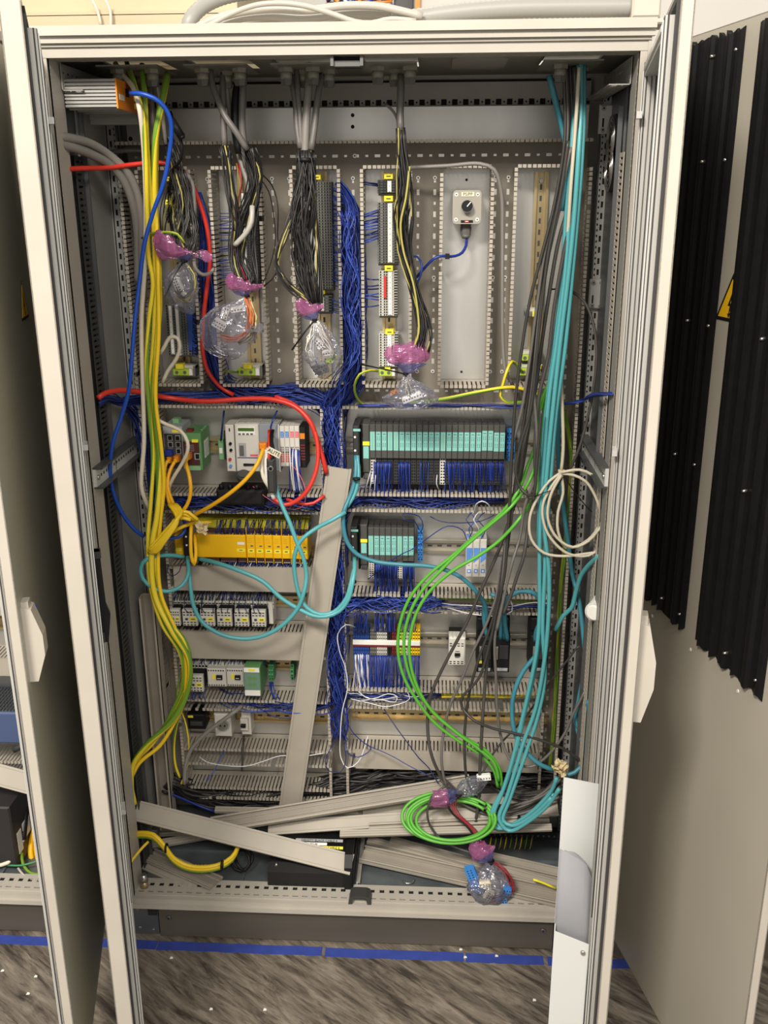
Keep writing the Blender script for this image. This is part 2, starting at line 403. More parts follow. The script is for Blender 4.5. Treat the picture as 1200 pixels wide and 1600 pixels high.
def cabinet_shell(root, x0, x1, full):
    L = x1-x0
    # posts: narrow front face, deep inner side with a row of pinholes near the front
    for s, xa in ((1, x0), (-1, x1)):
        mb = MB()
        mb.box(xa, xa+s*0.015, 0, 0.012, H0, H1, 'paint')
        perf(mb, (xa+s*0.015, 0.004, H0), Z_, Y_, -s*X_, H1-H0, 0.022, 0.002, [(0.011, 0.003, 0.005, 0.0125, 0)], 'paint')
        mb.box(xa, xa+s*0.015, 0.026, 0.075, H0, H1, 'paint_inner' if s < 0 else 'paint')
        mb.box(xa-s*0.004, xa+s*0.002, -0.003, 0.03, H0, H1, 'paint')
        mb.build('front_post', root)
    mb = MB()
    mb.box(x0, x1, -0.001, 0.012, 2.082, 2.1, 'paint')
    perf(mb, (x0+0.015, 0.012, 2.082), X_, Y_, Z_, L-0.03, 0.045, 0.003, [(0.026, 0.004, 0.012, 0.025, 0)], 'paint_grey')
    mb.box(x0-0.003, x1+0.003, -0.006, 0.01, 2.1, 2.107, 'paint_grey')
    mb.build('top_rail', root)
    mb = MB()
    mb.box(x0-0.008, x1+0.008, -0.02, DR+0.01, 2.118, 2.135, 'paint_door')
    mb.box(x0-0.008, x1+0.008, -0.012, 0.0, 2.106, 2.118, 'paint')
    mb.build('roof_edge', root)
    mb = MB()
    mb.box(x0, x1, -0.004, 0.01, 0.112, 0.125, 'paint'); mb.box(x0, x1, -0.012, 0.012, 0.1, 0.112, 'paint')
    perf(mb, (x0+0.012, 0.01, 0.124), X_, Y_, Z_, L-0.024, 0.062, 0.003,
         [(0.012, 0.0048, 0.015, 0.025, 0.004), (0.040, 0.013, 0.012, 0.025, 0)], 'paint')
    mb.box(x0+0.01, x1-0.01, 0.012, 0.072, 0.116, 0.120, 'gap_shade')  # added dark sheet, painted-in shade under the rail holes
    mb.build('bottom_rail', root)
    mb = MB()
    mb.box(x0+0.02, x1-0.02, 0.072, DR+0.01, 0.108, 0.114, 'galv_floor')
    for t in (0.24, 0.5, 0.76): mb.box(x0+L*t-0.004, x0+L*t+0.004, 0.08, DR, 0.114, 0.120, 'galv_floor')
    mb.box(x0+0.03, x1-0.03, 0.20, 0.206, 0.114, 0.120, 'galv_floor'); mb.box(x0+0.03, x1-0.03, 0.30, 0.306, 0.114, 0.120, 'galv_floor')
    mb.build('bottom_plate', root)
    mb = MB(); mb.box(x0, x1, DR+0.01, DR+0.016, H0, H1, 'paint_grey'); mb.build('rear_panel', root)
    for nm, xx in (('left', x0), ('right', x1)):
        mb = MB(); mb.box(xx-0.002, xx+0.002, 0.03, DR+0.01, H0, H1, 'steel_dull'); mb.build('side_panel', root)
    # plinth
    mb = MB()
    mb.box(x0+0.075, x1-0.075, 0.004, 0.02, 0.004, 0.098, 'plinth')
    mb.build('plinth_panel', root)
    for xa in (x0, x1-0.07):
        mb = MB(); mb.box(xa, xa+0.07, 0.012, 0.02, 0.0, 0.1, 'steel_dull'); mb.box(xa, xa+0.07, 0.02, DR, 0.0, 0.1, 'plinth')
        mb.box(xa+0.045, xa+0.068, 0.009, 0.013, 0.062, 0.092, 'gap_shade')
        for q in ((0.018, 0.08), (0.055, 0.015), (0.02, 0.02)): bolt(mb, xa+q[0], 0.012, q[1], 0.004)
        mb.build('plinth_corner', root)
    for xa in (x0+.10, x1-.10): mb = MB(); bolt(mb, xa, 0.004, 0.06, 0.008, 'steel_dull'); mb.build('plinth_bolt', root)

cabinet_shell(cab, 0, W, True)
cabinet_shell(cabL, -1.25, -0.09, False)

# ---- main roof sheet with five cable openings, light falls through them
openings = []
for (u0, u1) in ((178, 268), (308, 400), (438, 528), (572, 654), (845, 932)):
    a = at(u0, 112, 0.2)[0]; b = at(u1, 112, 0.2)[0]; openings.append((a, b))
ZR = 2.09
mb = MB(); y0, y1 = 0.055, DR+0.01; xs = 0.0
oy0, oy1 = 0.10, 0.285
mb.box(0, W, y0, oy0, ZR, ZR+0.004, 'roof_sheet'); mb.box(0, W, oy1, y1, ZR, ZR+0.004, 'roof_sheet')
for a, b in openings: mb.box(xs, a, oy0, oy1, ZR, ZR+0.004, 'roof_sheet'); xs = b
mb.box(xs, W, oy0, oy1, ZR, ZR+0.004, 'roof_sheet')
mb.build('roof_panel', cab)
# tilted gland plates below each opening, each with its glands
glands_at = ((0.2, 0.5, 0.78), (0.18, 0.5, 0.8), (0.16, 0.42, 0.62, 0.84), (0.25, 0.55, 0.85), (0.3, 0.72))
gland_pos = []
for k, (a, b) in enumerate(openings):
    mb = MB(); tilt = 0.0
    mb.obox((a-0.004, oy0-0.004, ZR-0.012), X_, Y_, Z_, 0, b-a+0.002, 0, oy1-oy0-0.03, 0, 0.003, 'roof_sheet')
    p = mb.build('gland_plate', cab)
    row = []
    for j, t in enumerate(glands_at[k]):
        x = a+(b-a)*t; y = 0.15 if j % 2 == 0 else 0.195
        g = MB()
        g.cyl((x, y, ZR-0.012), (x, y, ZR-0.020), 0.016, 0.016, 'gland', 6, smooth=False)
        g.cyl((x, y, ZR-0.020), (x, y, ZR-0.034), 0.0125, 0.012, 'gland', 12)
        g.cyl((x, y, ZR-0.034), (x, y, ZR-0.045), 0.014, 0.011, 'gland_dark', 6, smooth=False)
        g.build('cable_gland', p); row.append((x, y, ZR-0.045))
    gland_pos.append(row)
mb = MB(); a = at(706, 110, 0.2)[0]; b = at(790, 110, 0.2)[0]
mb.prism([(a+0.012, 0.1), (b-0.012, 0.1), (b, 0.112), (b, 0.26), (b-0.016, 0.275), (a+0.016, 0.275), (a, 0.26), (a, 0.112)], (0, 0, ZR-0.004), X_, Y_, (0, 0, 0.004), 'paint_inner')
mb.build('blank_cover', cab)
# ---- rear top rail with square holes
mb = MB()
perf(mb, (0.045, DR-0.005, 2.012), X_, Z_, Y_, W-0.09, 0.062, 0.003, [(0.020, 0.0125, 0.0125, 0.025, 0)], 'paint_grey')
for i in range(int((W-0.12)/0.025)): mb.cyl((0.045+0.025*(i+1), DR-0.0052, 2.032), (0.045+0.025*(i+1), DR-0.0056, 2.032), 0.0022, 0.0022, 'gap_shade', 6)
mb.box(0.045, W-0.045, DR-0.005, DR+0.01, 2.012, 2.009, 'paint_grey')
mb.build('rear_rail', cab)
mb = MB(); mb.box(0.045, W-0.045, DR+0.004, DR+0.009, 2.0, 2.08, 'gap_shade'); mb.build('rear_shadow_plate', cab)  # added dark sheet that paints the shade behind the rail holes
# roof side rails with slots
for s, xa in ((1, 0.0), (-1, W)):
    mb = MB()
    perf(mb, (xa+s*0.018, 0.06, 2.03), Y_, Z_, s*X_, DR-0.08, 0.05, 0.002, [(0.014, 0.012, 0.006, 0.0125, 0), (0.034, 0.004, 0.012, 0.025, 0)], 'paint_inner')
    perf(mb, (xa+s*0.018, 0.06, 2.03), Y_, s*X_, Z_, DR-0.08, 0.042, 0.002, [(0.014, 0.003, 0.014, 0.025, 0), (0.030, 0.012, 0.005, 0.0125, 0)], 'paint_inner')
    mb.build('side_rail', cab)
# rear posts with slot columns
def post(u0, u1, vref, Y, z0, z1, name='rear_post', m='profile_grey'):
    a = at(u0, vref, Y)[0]; b = at(u1, vref, Y)[0]; mb = MB(); w = b-a
    perf(mb, (a, Y, z0), Z_, X_, Y_, z1-z0, w*0.47, 0.002, [(w*0.14, 0.003, 0.005, 0.0125, 0), (w*0.32, 0.005, 0.013, 0.025, 0)], m)
    perf(mb, (a+w*0.53, Y, z0), Z_, X_, Y_, z1-z0, w*0.47, 0.002, [(w*0.14, 0.005, 0.013, 0.025, 0.012), (w*0.33, 0.003, 0.005, 0.0125, 0)], m)
    mb.box(a, b, Y+0.006, Y+0.012, z0, z1, 'gap_shade'); mb.box(a+0.0005, a+0.0025, Y, Y+0.03, z0, z1, m); mb.box(b-0.0025, b-0.0005, Y, Y+0.03, z0, z1, m)  # the near-black backing is painted shade behind the slots
    return mb.build(name, cab)
post(172, 203, 450, 0.33, 0.12, 2.05)
post(923, 952, 450, 0.33, 0.12, 2.05)
for (u0, v0, u1, v1) in ((936, 163, 967, 209), (920, 436, 945, 483)):
    x0, x1, z0, z1 = rect(u0, v0, u1, v1, 0.32); mb = MB()
    mb.cbox(x0, x1, 0.318, 0.327, z0, z1, 'tin_white' if v0 < 300 else 'profile_grey', 0.003)
    for xx in (x0+0.009, x1-0.009):
        for zz in (z0+0.008, z1-0.008): bolt(mb, xx, 0.318, zz, 0.0055)
        mb.box(xx-0.002, xx+0.002, 0.3172, 0.318, z0+0.014, z0+0.032, 'gap_shade')
    mb.build('joint_plate', cab)
# side frame uprights seen on the left and right inside walls: upright with horizontal louvres, flat panel
for s, xa in ((1, 0.0), (-1, W)):
    mb = MB(); X0 = xa+s*0.012
    perf(mb, (X0, 0.105, 0.13), Z_, Y_, s*X_, 1.78, 0.046, 0.002, [(0.023, 0.032, 0.005, 0.0125, 0)], 'charcoal' if s > 0 else 'duct')
    mb.box(xa+s*0.004, xa+s*0.006, 0.105, 0.151, 0.13, 1.91, 'gap_shade')  # dark backing added as the shade seen through the louvres
    mb.box(X0, X0+s*0.01, 0.153, 0.157, 0.13, 2.0, 'steel_dull')
    mb.build('slotted_upright', cab)
    mb = MB(); mb.box(xa+s*0.003, xa+s*0.008, 0.157, 0.33, 0.13, 2.05, 'profile_grey' if s > 0 else 'steel_dull'); mb.build('side_lining', cab)
# cross bars along the side walls
for s, p0, p1 in ((1, at(145, 748, 0.02), at(216, 702, 0.28)), (-1, at(944, 748, 0.02), at(902, 698, 0.28))):
    mb = MB(); d = p1-p0; d = np.array([0, d[1], 0]); x = 0.022 if s > 0 else W-0.022; z = (p0[2]+p1[2])/2
    mb.obox((x, p0[1], z), Y_, Z_, s*X_, 0, p1[1]-p0[1]+0.04, -0.02, 0.02, -0.008, 0.0, 'tin_white')
    mb.obox((x, p0[1], z), Y_, Z_, s*X_, 0, p1[1]-p0[1]+0.04, -0.024, -0.02, -0.008, 0.014, 'steel_dull')
    mb.obox((x, p0[1], z), Y_, Z_, s*X_, 0, p1[1]-p0[1]+0.04, 0.02, 0.024, -0.008, 0.014, 'steel_dull')
    for k in range(14): mb.obox((x, p0[1]+0.03+k*0.018, z), Y_, Z_, s*X_, 0, 0.005, -0.003, 0.003, 0, 0.0005, 'gap_shade')
    mb.cyl((x, p0[1]+0.01, z), (x+s*0.004, p0[1]+0.01, z), 0.006, 0.005, 'steel')
    mb.build('cross_bar', cab)
# finger guards of two fans on the right inner wall
for zc in (at(978, 215, 0.2)[2], at(974, 262, 0.2)[2]):
    mb = MB()
    for r in (0.014, 0.025, 0.036, 0.047):
        pts = [(W-0.02, 0.24+r*math.cos(q), zc+r*math.sin(q)) for q in np.linspace(0, 2*math.pi, 29)]
        mb.tube(pts, 0.0016, 'steel', 5)
    mb.cyl((W-0.008, 0.24, zc), (W-0.014, 0.24, zc), 0.05, 0.05, 'black', 20)
    mb.cyl((W-0.014, 0.24, zc), (W-0.022, 0.24, zc), 0.012, 0.012, 'black', 12)
    mb.build('fan_guard', cab)
# latch keepers in the middle of the top and bottom rail
for (u0, v0, u1, v1, ya, m) in ((517, 84, 568, 104, 0.02, 'gland_dark'), (545, 1391, 581, 1412, 0.02, 'charcoal')):
    x0, x1, z0, z1 = rect(u0, v0, u1, v1, ya); mb = MB()
    if v0 < 500:
        mb.box(x0, x0+0.006, ya-0.012, ya+0.03, z0, z1, m); mb.box(x1-0.006, x1, ya-0.012, ya+0.03, z0, z1, m)
        mb.box(x0+0.005, x1-0.005, ya-0.004, ya+0.03, z0, z0+0.01, 'gland_dark'); mb.box(x0+0.005, x1-0.005, ya+0.02, ya+0.03, z0, z1, 'black')
    else:
        z0 = 0.125; z1 = 0.15
        mb.prism([(x0, z0), (x0+0.01, z0), (x0+0.014, z1-0.007), (x1-0.014, z1-0.007), (x1-0.01, z0), (x1, z0), (x1-0.005, z1-0.004), (x1-0.014, z1), (x0+0.014, z1), (x0+0.005, z1-0.004)], (0, 0.0, 0), X_, Z_, (0, 0.035, 0), m)
        mb.box(x0+0.013, x1-0.013, 0.03, 0.034, z0, z1-0.007, 'steel_dull')
        mb.cyl(((x0+x1)/2, 0.029, z0+0.008), ((x0+x1)/2, 0.031, z0+0.008), 0.005, 0.005, 'steel')
    mb.build('latch_keeper', cab)

# ---- mounting plate
PY = 0.36; YT = PY-0.085
px0 = at(196, 600, PY)[0]; px1 = at(915, 500, PY)[0]
mb = MB(); mb.box(0.05, 1.108, PY, PY+0.004, 0.21, 2.02, 'galv')
mb.build('mounting_plate', cab)
for (u, v, r) in ((551, 180, .0042), (551, 198, .0042), (729, 281, .003), (721, 581, .003), (269, 218, .005), (204, 217, .005), (97, 203, .003)):
    mb = MB(); p = at(u, v, PY-0.0004); mb.cyl(p, p-np.array([0, 0.0004, 0]), r, r, 'gap_shade', 12); mb.build('plate_hole', cab)

# ------------------------------------------------------------------ doors
def door(root, H, phi, side, L, thick, m_out, inner_detail=True, z0=0.105, z1=2.095):
    """side +1: outer face to the right (+x) when open, -1: to the left"""
    r = math.radians(phi); A = np.array([math.sin(r), -math.cos(r), 0]); N = side*np.array([math.cos(r), math.sin(r), 0]); O = np.array([H[0], H[1], 0.0])
    mb = MB(); t = 0.002
    mb.obox(O, A, Z_, N, 0, L, z0, z1, thick-t, thick, m_out)
    for a0, a1 in ((0, t), (L-t, L)): mb.obox(O, A, Z_, N, a0, a1, z0, z1, 0, thick, 'paint_door')
    mb.obox(O, A, Z_, N, 0, L, z0, z0+t, 0, thick, 'paint_door'); mb.obox(O, A, Z_, N, 0, L, z1-t, z1, 0, thick, 'paint_door')
    e = 0.012
    mb.obox(O, A, Z_, N, L-e, L, z0, z1, 0, t, 'paint_door'); mb.obox(O, A, Z_, N, 0, e, z0, z1, 0, t, 'paint_door')
    mb.obox(O, A, Z_, N, 0, L, z0, z0+e, 0, t, 'paint_door'); mb.obox(O, A, Z_, N, 0, L, z1-e, z1, 0, t, 'paint_door')
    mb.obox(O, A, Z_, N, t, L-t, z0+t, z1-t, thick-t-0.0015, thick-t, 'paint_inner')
    d = mb.build('door', root)
    if inner_detail:
        g = MB(); w = 0.010
        for b in (0.016,):
            g.obox(O, A, Z_, N, b, b+w, z0+b, z1-b, -0.004, 0.012, 'gasket'); g.obox(O, A, Z_, N, L-b-w, L-b, z0+b, z1-b, -0.004, 0.012, 'gasket')
            g.obox(O, A, Z_, N, b, L-b, z0+b, z0+b+w, -0.004, 0.012, 'gasket'); g.obox(O, A, Z_, N, b, L-b, z1-b-w, z1-b, -0.004, 0.012, 'gasket')
        g.build('gasket', d)
        f = MB(); b = 0.04; w = 0.024
        def bar(a0, a1, c0, c1, vert):
            f.obox(O, A, Z_, N, a0, a1, c0, c1, -0.016, 0.012, 'door_profile')
            if vert:
                f.obox(O, A, Z_, N, a0+0.008, a1-0.008, c0+0.005, c1-0.005, -0.019, -0.016, 'tin_white')
                for g0, d0 in ((-0.013, 'gasket'), (-0.004, 'gland_dark'), (0.004, 'gasket')): f.obox(O, A, Z_, N, a1, a1+0.0012, c0, c1, g0, g0+0.0022, d0)  # dark strips, here and on the next line, paint the shade in grooves
                for g0 in (a0+0.004, a1-0.006): f.obox(O, A, Z_, N, g0, g0+.0018, c0, c1, -0.0172, -0.016, 'gasket')
                f.obox(O, A, Z_, N, a0-.01, a0, c0, c1, -0.008, -0.004, 'door_profile')
            else: f.obox(O, A, Z_, N, a0+0.005, a1-0.005, c0+0.008, c1-0.008, -0.019, -0.016, 'tin_white')
        bar(b, b+w, z0+b, z1-b, True); bar(L-b-w, L-b, z0+b, z1-b, True)
        bar(b+w, L-b-w, z0+b, z0+b+w, False); bar(b+w, L-b-w, z1-b-w, z1-b, False)
        f.build('stiffening_frame', d)
        for zz in (z0+0.33, 1.33, z1-0.13):
            c = MB(); c.obox(O, A, Z_, N, 0.05, 0.085, zz-0.006, zz+0.006, -0.026, -0.016, 'tin_white'); c.build('cable_clip', d)
    def hit(u, v, n=thick):
        """(a, z) where pixel (u, v) meets the plane of the door at offset n"""
        dd = np.array([(u-600)/FPX, (v-800)/FPX, 1.0]) @ RM; c = np.array([CX, CY, CZ])
        t_ = np.dot(O+n*N-c, N)/np.dot(dd, N); p = c+t_*dd
        return np.dot(p-O, A), p[2]
    return d, O, A, N, hit
dL, oL, aL, nL, hL = door(cab, (-0.008, -0.004), 20.6, -1, 0.575, 0.030, 'paint_outer')
dR, oR, aR, nR, hR = door(cab, (1.168, -0.004), -8.4, 1, 0.575, 0.018, 'paint_outer')
dLL, oLL, aLL, nLL, hLL = door(cabL, (-0.072, -0.004), 13.75, 1, 0.575, 0.018, 'paint_dark_outer')
dRR, oRR, aRR, nRR, hRR = door(cabR, (1.225, -0.004), 13.2, -1, 0.60, 0.018, 'paint_outer')
# right neighbour: only its edge beside the door could be seen
mb = MB(); mb.box(1.225, 2.4, 0, 0.4, 0.1, 2.1, 'paint_grey'); mb.build('body', cabR)
mb = MB(); mb.box(1.23, 2.4, 0.004, 0.38, 0.0, 0.1, 'plinth'); mb.build('plinth_panel', cabR)

# black rod lever on the inside of the left door
a0, z0_ = hL(146, 862, -0.02); a1, z1_ = hL(150, 1002, -0.02); am = 0.40
mb = MB()
pl_ = oL+aL*am; zt, zb = at(148, 862, pl_[1])[2], at(152, 1003, pl_[1])[2]; zm = zb+0.3*(zt-zb)
A2 = aL; O2 = oL
mb.prism([(-0.018, zt), (-0.028, zt), (-0.030, zm+0.02), (-0.036, zm), (-0.028, zb), (-0.014, zb), (-0.018, zm), (-0.016, zm+0.03)], oL+aL*(am-0.007), nL, Z_, aL*0.016, 'black_soft')
mb.obox(oL, aL, Z_, nL, am-0.011, am+0.013, zt-0.012, zt, -0.030, -0.016, 'charcoal')
mb.obox(oL, aL, Z_, nL, am-0.008, am+0.010, zb, zb+0.02, -0.022, -0.016, 'charcoal')
mb.build('rod_lever', dL)
# grip of the left neighbour's door and of our right door
def grip(d, O, A, N, a, zc, h, thick, plate=None):
    mb = MB(); z = lambda t: zc-h/2+t*h
    mb.prism([(thick, z(0)), (thick+0.014, z(0)), (thick+0.030, z(0.35)), (thick+0.030, z(0.62)), (thick+0.016, z(0.97)), (thick, z(1))], O+A*(a-0.016), N, Z_, A*0.034, 'paint_door')
    mb.build('grip', d)
    mb = MB()
    mb.obox(O, A, Z_, N, a-0.010, a+0.012, z(0.97), z(1.06), thick, thick+0.012, 'paint_door')
    mb.cyl(O+A*(a-0.017)+N*(thick+0.012)+Z_*z(0.72), O+A*(a-0.019)+N*(thick+0.012)+Z_*z(0.72), 0.004, 0.004, 'steel')
    if plate: mb.obox(O, A, Z_, N, a-0.018, a-0.016, z(0.70), z(0.93), thick+0.003, thick+0.02, plate)
    mb.build('grip_base', d)
aa, zz = hLL(50, 945); aa2, zz2 = hLL(60, 1066)
grip(dLL, oLL, aLL, nLL, 0.535, (zz+zz2)/2+.035, abs(zz-zz2), 0.018, 'cable_navy')
aa, zz = hR(1000, 968); aa2, zz2 = hR(985, 1100)
grip(dR, oR, aR, nR, 0.535, (zz+zz2)/2, abs(zz-zz2), 0.018)
# warning triangles
def sign(d, O, A, N, hit, apex, base, s):
    a, z = hit(*apex); a2, z2 = hit(*base); h = abs(z-z2); wd = h*1.12; n = 0.0185
    ac = a
    def tri(k, n0, m, mb):
        cz = z-h*0.62; P = [(ac, cz+0.62*h*k), (ac-wd/2*k, cz-0.38*h*k), (ac+wd/2*k, cz-0.38*h*k)]
        mb.prism(P, O+N*n0, A, Z_, N*0.0004, m)
    mb = MB(); tri(1.0, n, 'black', mb); tri(0.80, n+0.0004, 'sign_yellow', mb)
    k = h*0.012; cz = z-h*0.66
    bolt_ = [(s*0.05, 0.30), (-s*0.09, -0.02), (s*0.0, -0.01), (-s*0.03, -0.20), (-s*0.075, -0.19), (-s*0.012, -0.31), (s*0.045, -0.17), (s*0.005, -0.18), (s*0.08, 0.05), (s*0.0, 0.045), (s*0.09, 0.30)]
    mb.prism([(ac+p[0]*h, cz+p[1]*h*0.9) for p in bolt_], O+N*(n+0.0008), A, Z_, N*0.0004, 'black')
    mb.build('warning_sign', d)
sign(dRR, oRR, aRR, nRR, hRR, (1147, 427), (1140, 503), 1)
sign(dLL, oLL, aLL, nLL, hLL, (32, 437), (33, 503), 1)
# black ribbed covers on the right neighbour's door
def ribbed(d, O, A, N, a0, a1, z0f, z1f, name='ribbed_cover'):
    n = 36; prof = []; h = [0, .0, .3, .9, 1, .9, .3, 0, 0, .5, .9, .5]
    for i in range(n+1):
        t = i/n; prof.append((a0+(a1-a0)*t, 0.020+0.008*h[i % 12]))
    V = []; F = []
    for (a, k) in prof:
        p = O+A*a+N*k; jag = 0.004*math.sin(a*260)
        V.append(p+Z_*(z0f+jag)); V.append(p+Z_*(z1f+jag)); q = O+A*a+N*0.0182; V.append(q+Z_*(z0f+jag)); V.append(q+Z_*(z1f+jag))
    for i in range(n):
        k = 4*i; F += [(k, k+4, k+5, k+1), (k, k+2, k+6, k+4), (k+1, k+5, k+7, k+3)]
    F += [(0, 1, 3, 2), (4*n, 4*n+2, 4*n+3, 4*n+1)]
    mb = MB(); mb.add(V, F, 'black_rib'); o = mb.build(name, d)
    for k_, zz in enumerate((z1f-0.03, z0f+(z1f-z0f)*0.86 , z0f+(z1f-z0f)*0.60, z0f+(z1f-z0f)*0.36, z0f+0.03)):
        for aa in (a0+(a1-a0)*0.5, a0+(a1-a0)*0.94):
            zz = zz-(.05 if aa < a0+(a1-a0)*.6 and k_ in (1, 2, 3) else 0)
            r = MB(); p = O+A*aa+N*0.0275+Z_*zz; r.cyl(p-N*0.006, p+N*0.0015, 0.0034, 0.002, 'steel', 10); r.build('rivet', o)
q = {k: hRR(*k) for k in ((1085, 75), (1170, 37), (1007, 935), (1070, 983), (1087, 1003), (1193, 1083))}
print('pads', q)
zt = 0.5*(q[(1085, 75)][1]+q[(1170, 37)][1]); zb = 0.5*(q[(1007, 935)][1]+q[(1070, 983)][1]); zb2 = 0.5*(q[(1087, 1003)][1]+q[(1193, 1083)][1])
pa = sorted((q[(1007, 935)][0], q[(1070, 983)][0])); pb = sorted((q[(1087, 1003)][0], q[(1193, 1083)][0]))
ribbed(dRR, oRR, aRR, nRR, pa[0], pa[1], (zb+zb2)/2, zt)
ribbed(dRR, oRR, aRR, nRR, pb[0], pb[1], (zb+zb2)/2, zt)
for (u, v) in ((1019, 962), (1079, 1015), (1153, 1080)):
    mb = MB(); a, z = hRR(u, v); p = oRR+aRR*a+nRR*0.018+Z_*z; mb.cyl(p, p+nRR*0.0015, 0.0045, 0.003, 'tin_white', 10); mb.build('loose_rivet', dRR)
# ---- document pocket on the inside of our right door
def pk(a, n, z): return oR+aR*a+nR*n+Z_*z
def pix(P): c = RM @ (np.asarray(P)-[CX, CY, CZ]); return 600+FPX*c[0]/c[2], 800+FPX*c[1]/c[2]
def zof(a, n, v): return min((0.02+.001*k for k in range(900)), key=lambda z: abs(pix(pk(a, n, z))[1]-v))
def nof(a, u, v): return min((-.02-.001*k for k in range(150)), key=lambda n: abs(pix(pk(a, n, zof(a, n, v)))[0]-u))
F0, F1 = (0.515, -0.0215), (0.505, nof(0.505, 866, 1455)); B0, B1 = (0.43, -0.0215), (0.42, nof(0.42, 866, 1455))
zlip, ztop, zbot = zof(*F1, 1455), zof(*B1, 1215), 0.13
mb = MB()
def plate(mb, p, q, z0, z1, th, m, dz=0.0):
    p0, p1 = pk(p[0], p[1], 0), pk(q[0], q[1], 0); d = p1-p0; nn = np.cross(d/np.linalg.norm(d), Z_)*th
    V = []
    for k in (0, 1): V += [p0+Z_*z0+nn*k, p1+Z_*z0+nn*k, p1+Z_*z1+nn*k, p0+Z_*(z1+dz)+nn*k]
    mb.add(V, [(0, 1, 2, 3), (7, 6, 5, 4), (0, 4, 5, 1), (1, 5, 6, 2), (2, 6, 7, 3), (3, 7, 4, 0)], m)
plate(mb, F0, F1, zbot, zlip, 0.002, 'pocket', -.012)
plate(mb, F1, B1, zbot, zlip, 0.002, 'pocket')
plate(mb, B0, B1, zbot, ztop, 0.002, 'pocket')
pkt = mb.build('document_pocket', dR)
mb = MB(); c = pk(F0[0]*.85+F1[0]*.15, F0[1]*.85+F1[1]*.15, zof(*F0, 1490)); mb.cyl(c, c+np.array([-0.1, -1, 0.05])*0.004, 0.005, 0.004, 'steel'); mb.build('pocket_screw', dR)
for k, (t0, t1, vt, vs) in enumerate(((.02, .72, 1328, 1362), (.02, .86, 1326, 1350), (.02, .99, 1326, 1336))):
    mb = MB(); f = (.25+.22*(2-k))
    P0 = np.array(F0)*(1-f)+np.array(B0)*f; P1 = np.array(F1)*(1-f)+np.array(B1)*f; n = 10; V = []
    for i in range(n+1):
        t = t0+(t1-t0)*i/n; q = P0*(1-t)+P1*t; s = i/n
        zt_ = zof(q[0], q[1], vt)-0.05*(1-s)**1.5-0.02*max(0, .2-s)*5
        V.append(pk(q[0], q[1], zbot+.02)); V.append(pk(q[0], q[1], zlip)); V.append(pk(q[0], q[1], zt_)+np.array([0, .004*math.sin(s*4+k), 0]))
    Fc = []
    for i in range(n): Fc += [(3*i, 3*i+3, 3*i+4, 3*i+1), (3*i+1, 3*i+4, 3*i+5, 3*i+2)]
    mb.add(V, Fc, 'paper', True); o = mb.build('document_sheet'); md = o.modifiers.new('t', 'SOLIDIFY'); md.thickness = 0.0006
    tag(o, ['grey paper sheet in door pocket, frontmost of the three', 'grey paper sheet in door pocket, middle of the three', 'grey paper sheet in door pocket, rearmost of the three'][k], 'paper', 'papers in the door pocket')
# ---- blue floor tape along the plinths
for (x0, x1, yy) in ((-1.1, 0.073, -0.018), (0.075, 0.50, -0.020), (0.508, 0.86, -0.022), (0.865, 1.06, -0.024), (1.07, 1.30, -0.026)):
    k = {0.865: 'short torn blue floor tape strip near the right end of the plinth', -1.1: 'blue floor tape in front of the left cabinet plinth', 0.075: 'long blue floor tape strip at the left half of the middle plinth', 0.508: 'blue floor tape strip right of the small gap by the plinth centre',
         1.07: 'blue floor tape end behind the open right door'}[x0]
    mb = MB(); n = 14; V = []; F = []
    for i in range(n+1):
        x = x0+(x1-x0)*i/n; j = R_.uniform(-0.0015, 0.0015)
        for (y, z) in ((yy-0.015+j, 0.0), (yy+0.015+j, 0.0), (yy-0.015+j, 0.0008), (yy+0.015+j, 0.0008)): V.append((x, y-.008, z))
    for i in range(n):
        k4 = 4*i; F += [(k4+2, k4+6, k4+7, k4+3), (k4, k4+4, k4+6, k4+2), (k4+1, k4+3, k4+7, k4+5)]
    F += [(0, 2, 3, 1), (4*n, 4*n+1, 4*n+3, 4*n+2)]
    mb.add(V, F, 'tape_blue'); tag(mb.build('floor_tape'), k, 'tape')
# ------------------------------------------------------------------ wiring ducts
def quad(self, x0, x1, z0, z1, y, m):
    return self.add([(x0, y, z0), (x1, y, z0), (x1, y, z1), (x0, y, z1)], [(0, 1, 2, 3)], m)
MB.quad = quad
def fingers(mb, a0, a1, c, horiz, inward, seg, yb=PY, yt=YT, pitch=0.010):
    """slotted side wall between a0 and a1 at fixed coordinate c; inward = +1/-1 is the side of the channel"""
    th = 0.0018
    def bx(p0, p1, q0, q1, y0, y1):
        q0, q1 = sorted((q0, q1))
        if horiz: mb.box(p0, p1, y0, y1, q0, q1, 'duct')
        else: mb.box(q0, q1, y0, y1, p0, p1, 'duct')
    for s0, s1 in seg:
        s0, s1 = max(s0, a0), min(s1, a1)
        if s1-s0 < 0.006: continue
        bx(s0, s1, c, c+inward*th, yb-0.022, yb)
        n = int((s1-s0)/pitch); p = (s1-s0)/max(1, n)
        for i in range(n):
            if R_.random() < 0.012: continue
            q = s0+p*i; j = R_.uniform(-0.0006, 0.0006)
            bx(q+0.0018, q+p-0.0018, c, c+inward*th, yt+0.002, yb-0.022)
            bx(q+0.0012+j, q+p-0.0012+j, c-inward*0.001, c+inward*0.0062, yt, yt+0.004)
def gapseg(a0, a1, gaps):
    out = []; s = a0
    for g0, g1 in sorted(gaps):
        if g0 > s: out.append((s, g0))
        s = max(s, g1)
    if s < a1: out.append((s, a1))
    return out
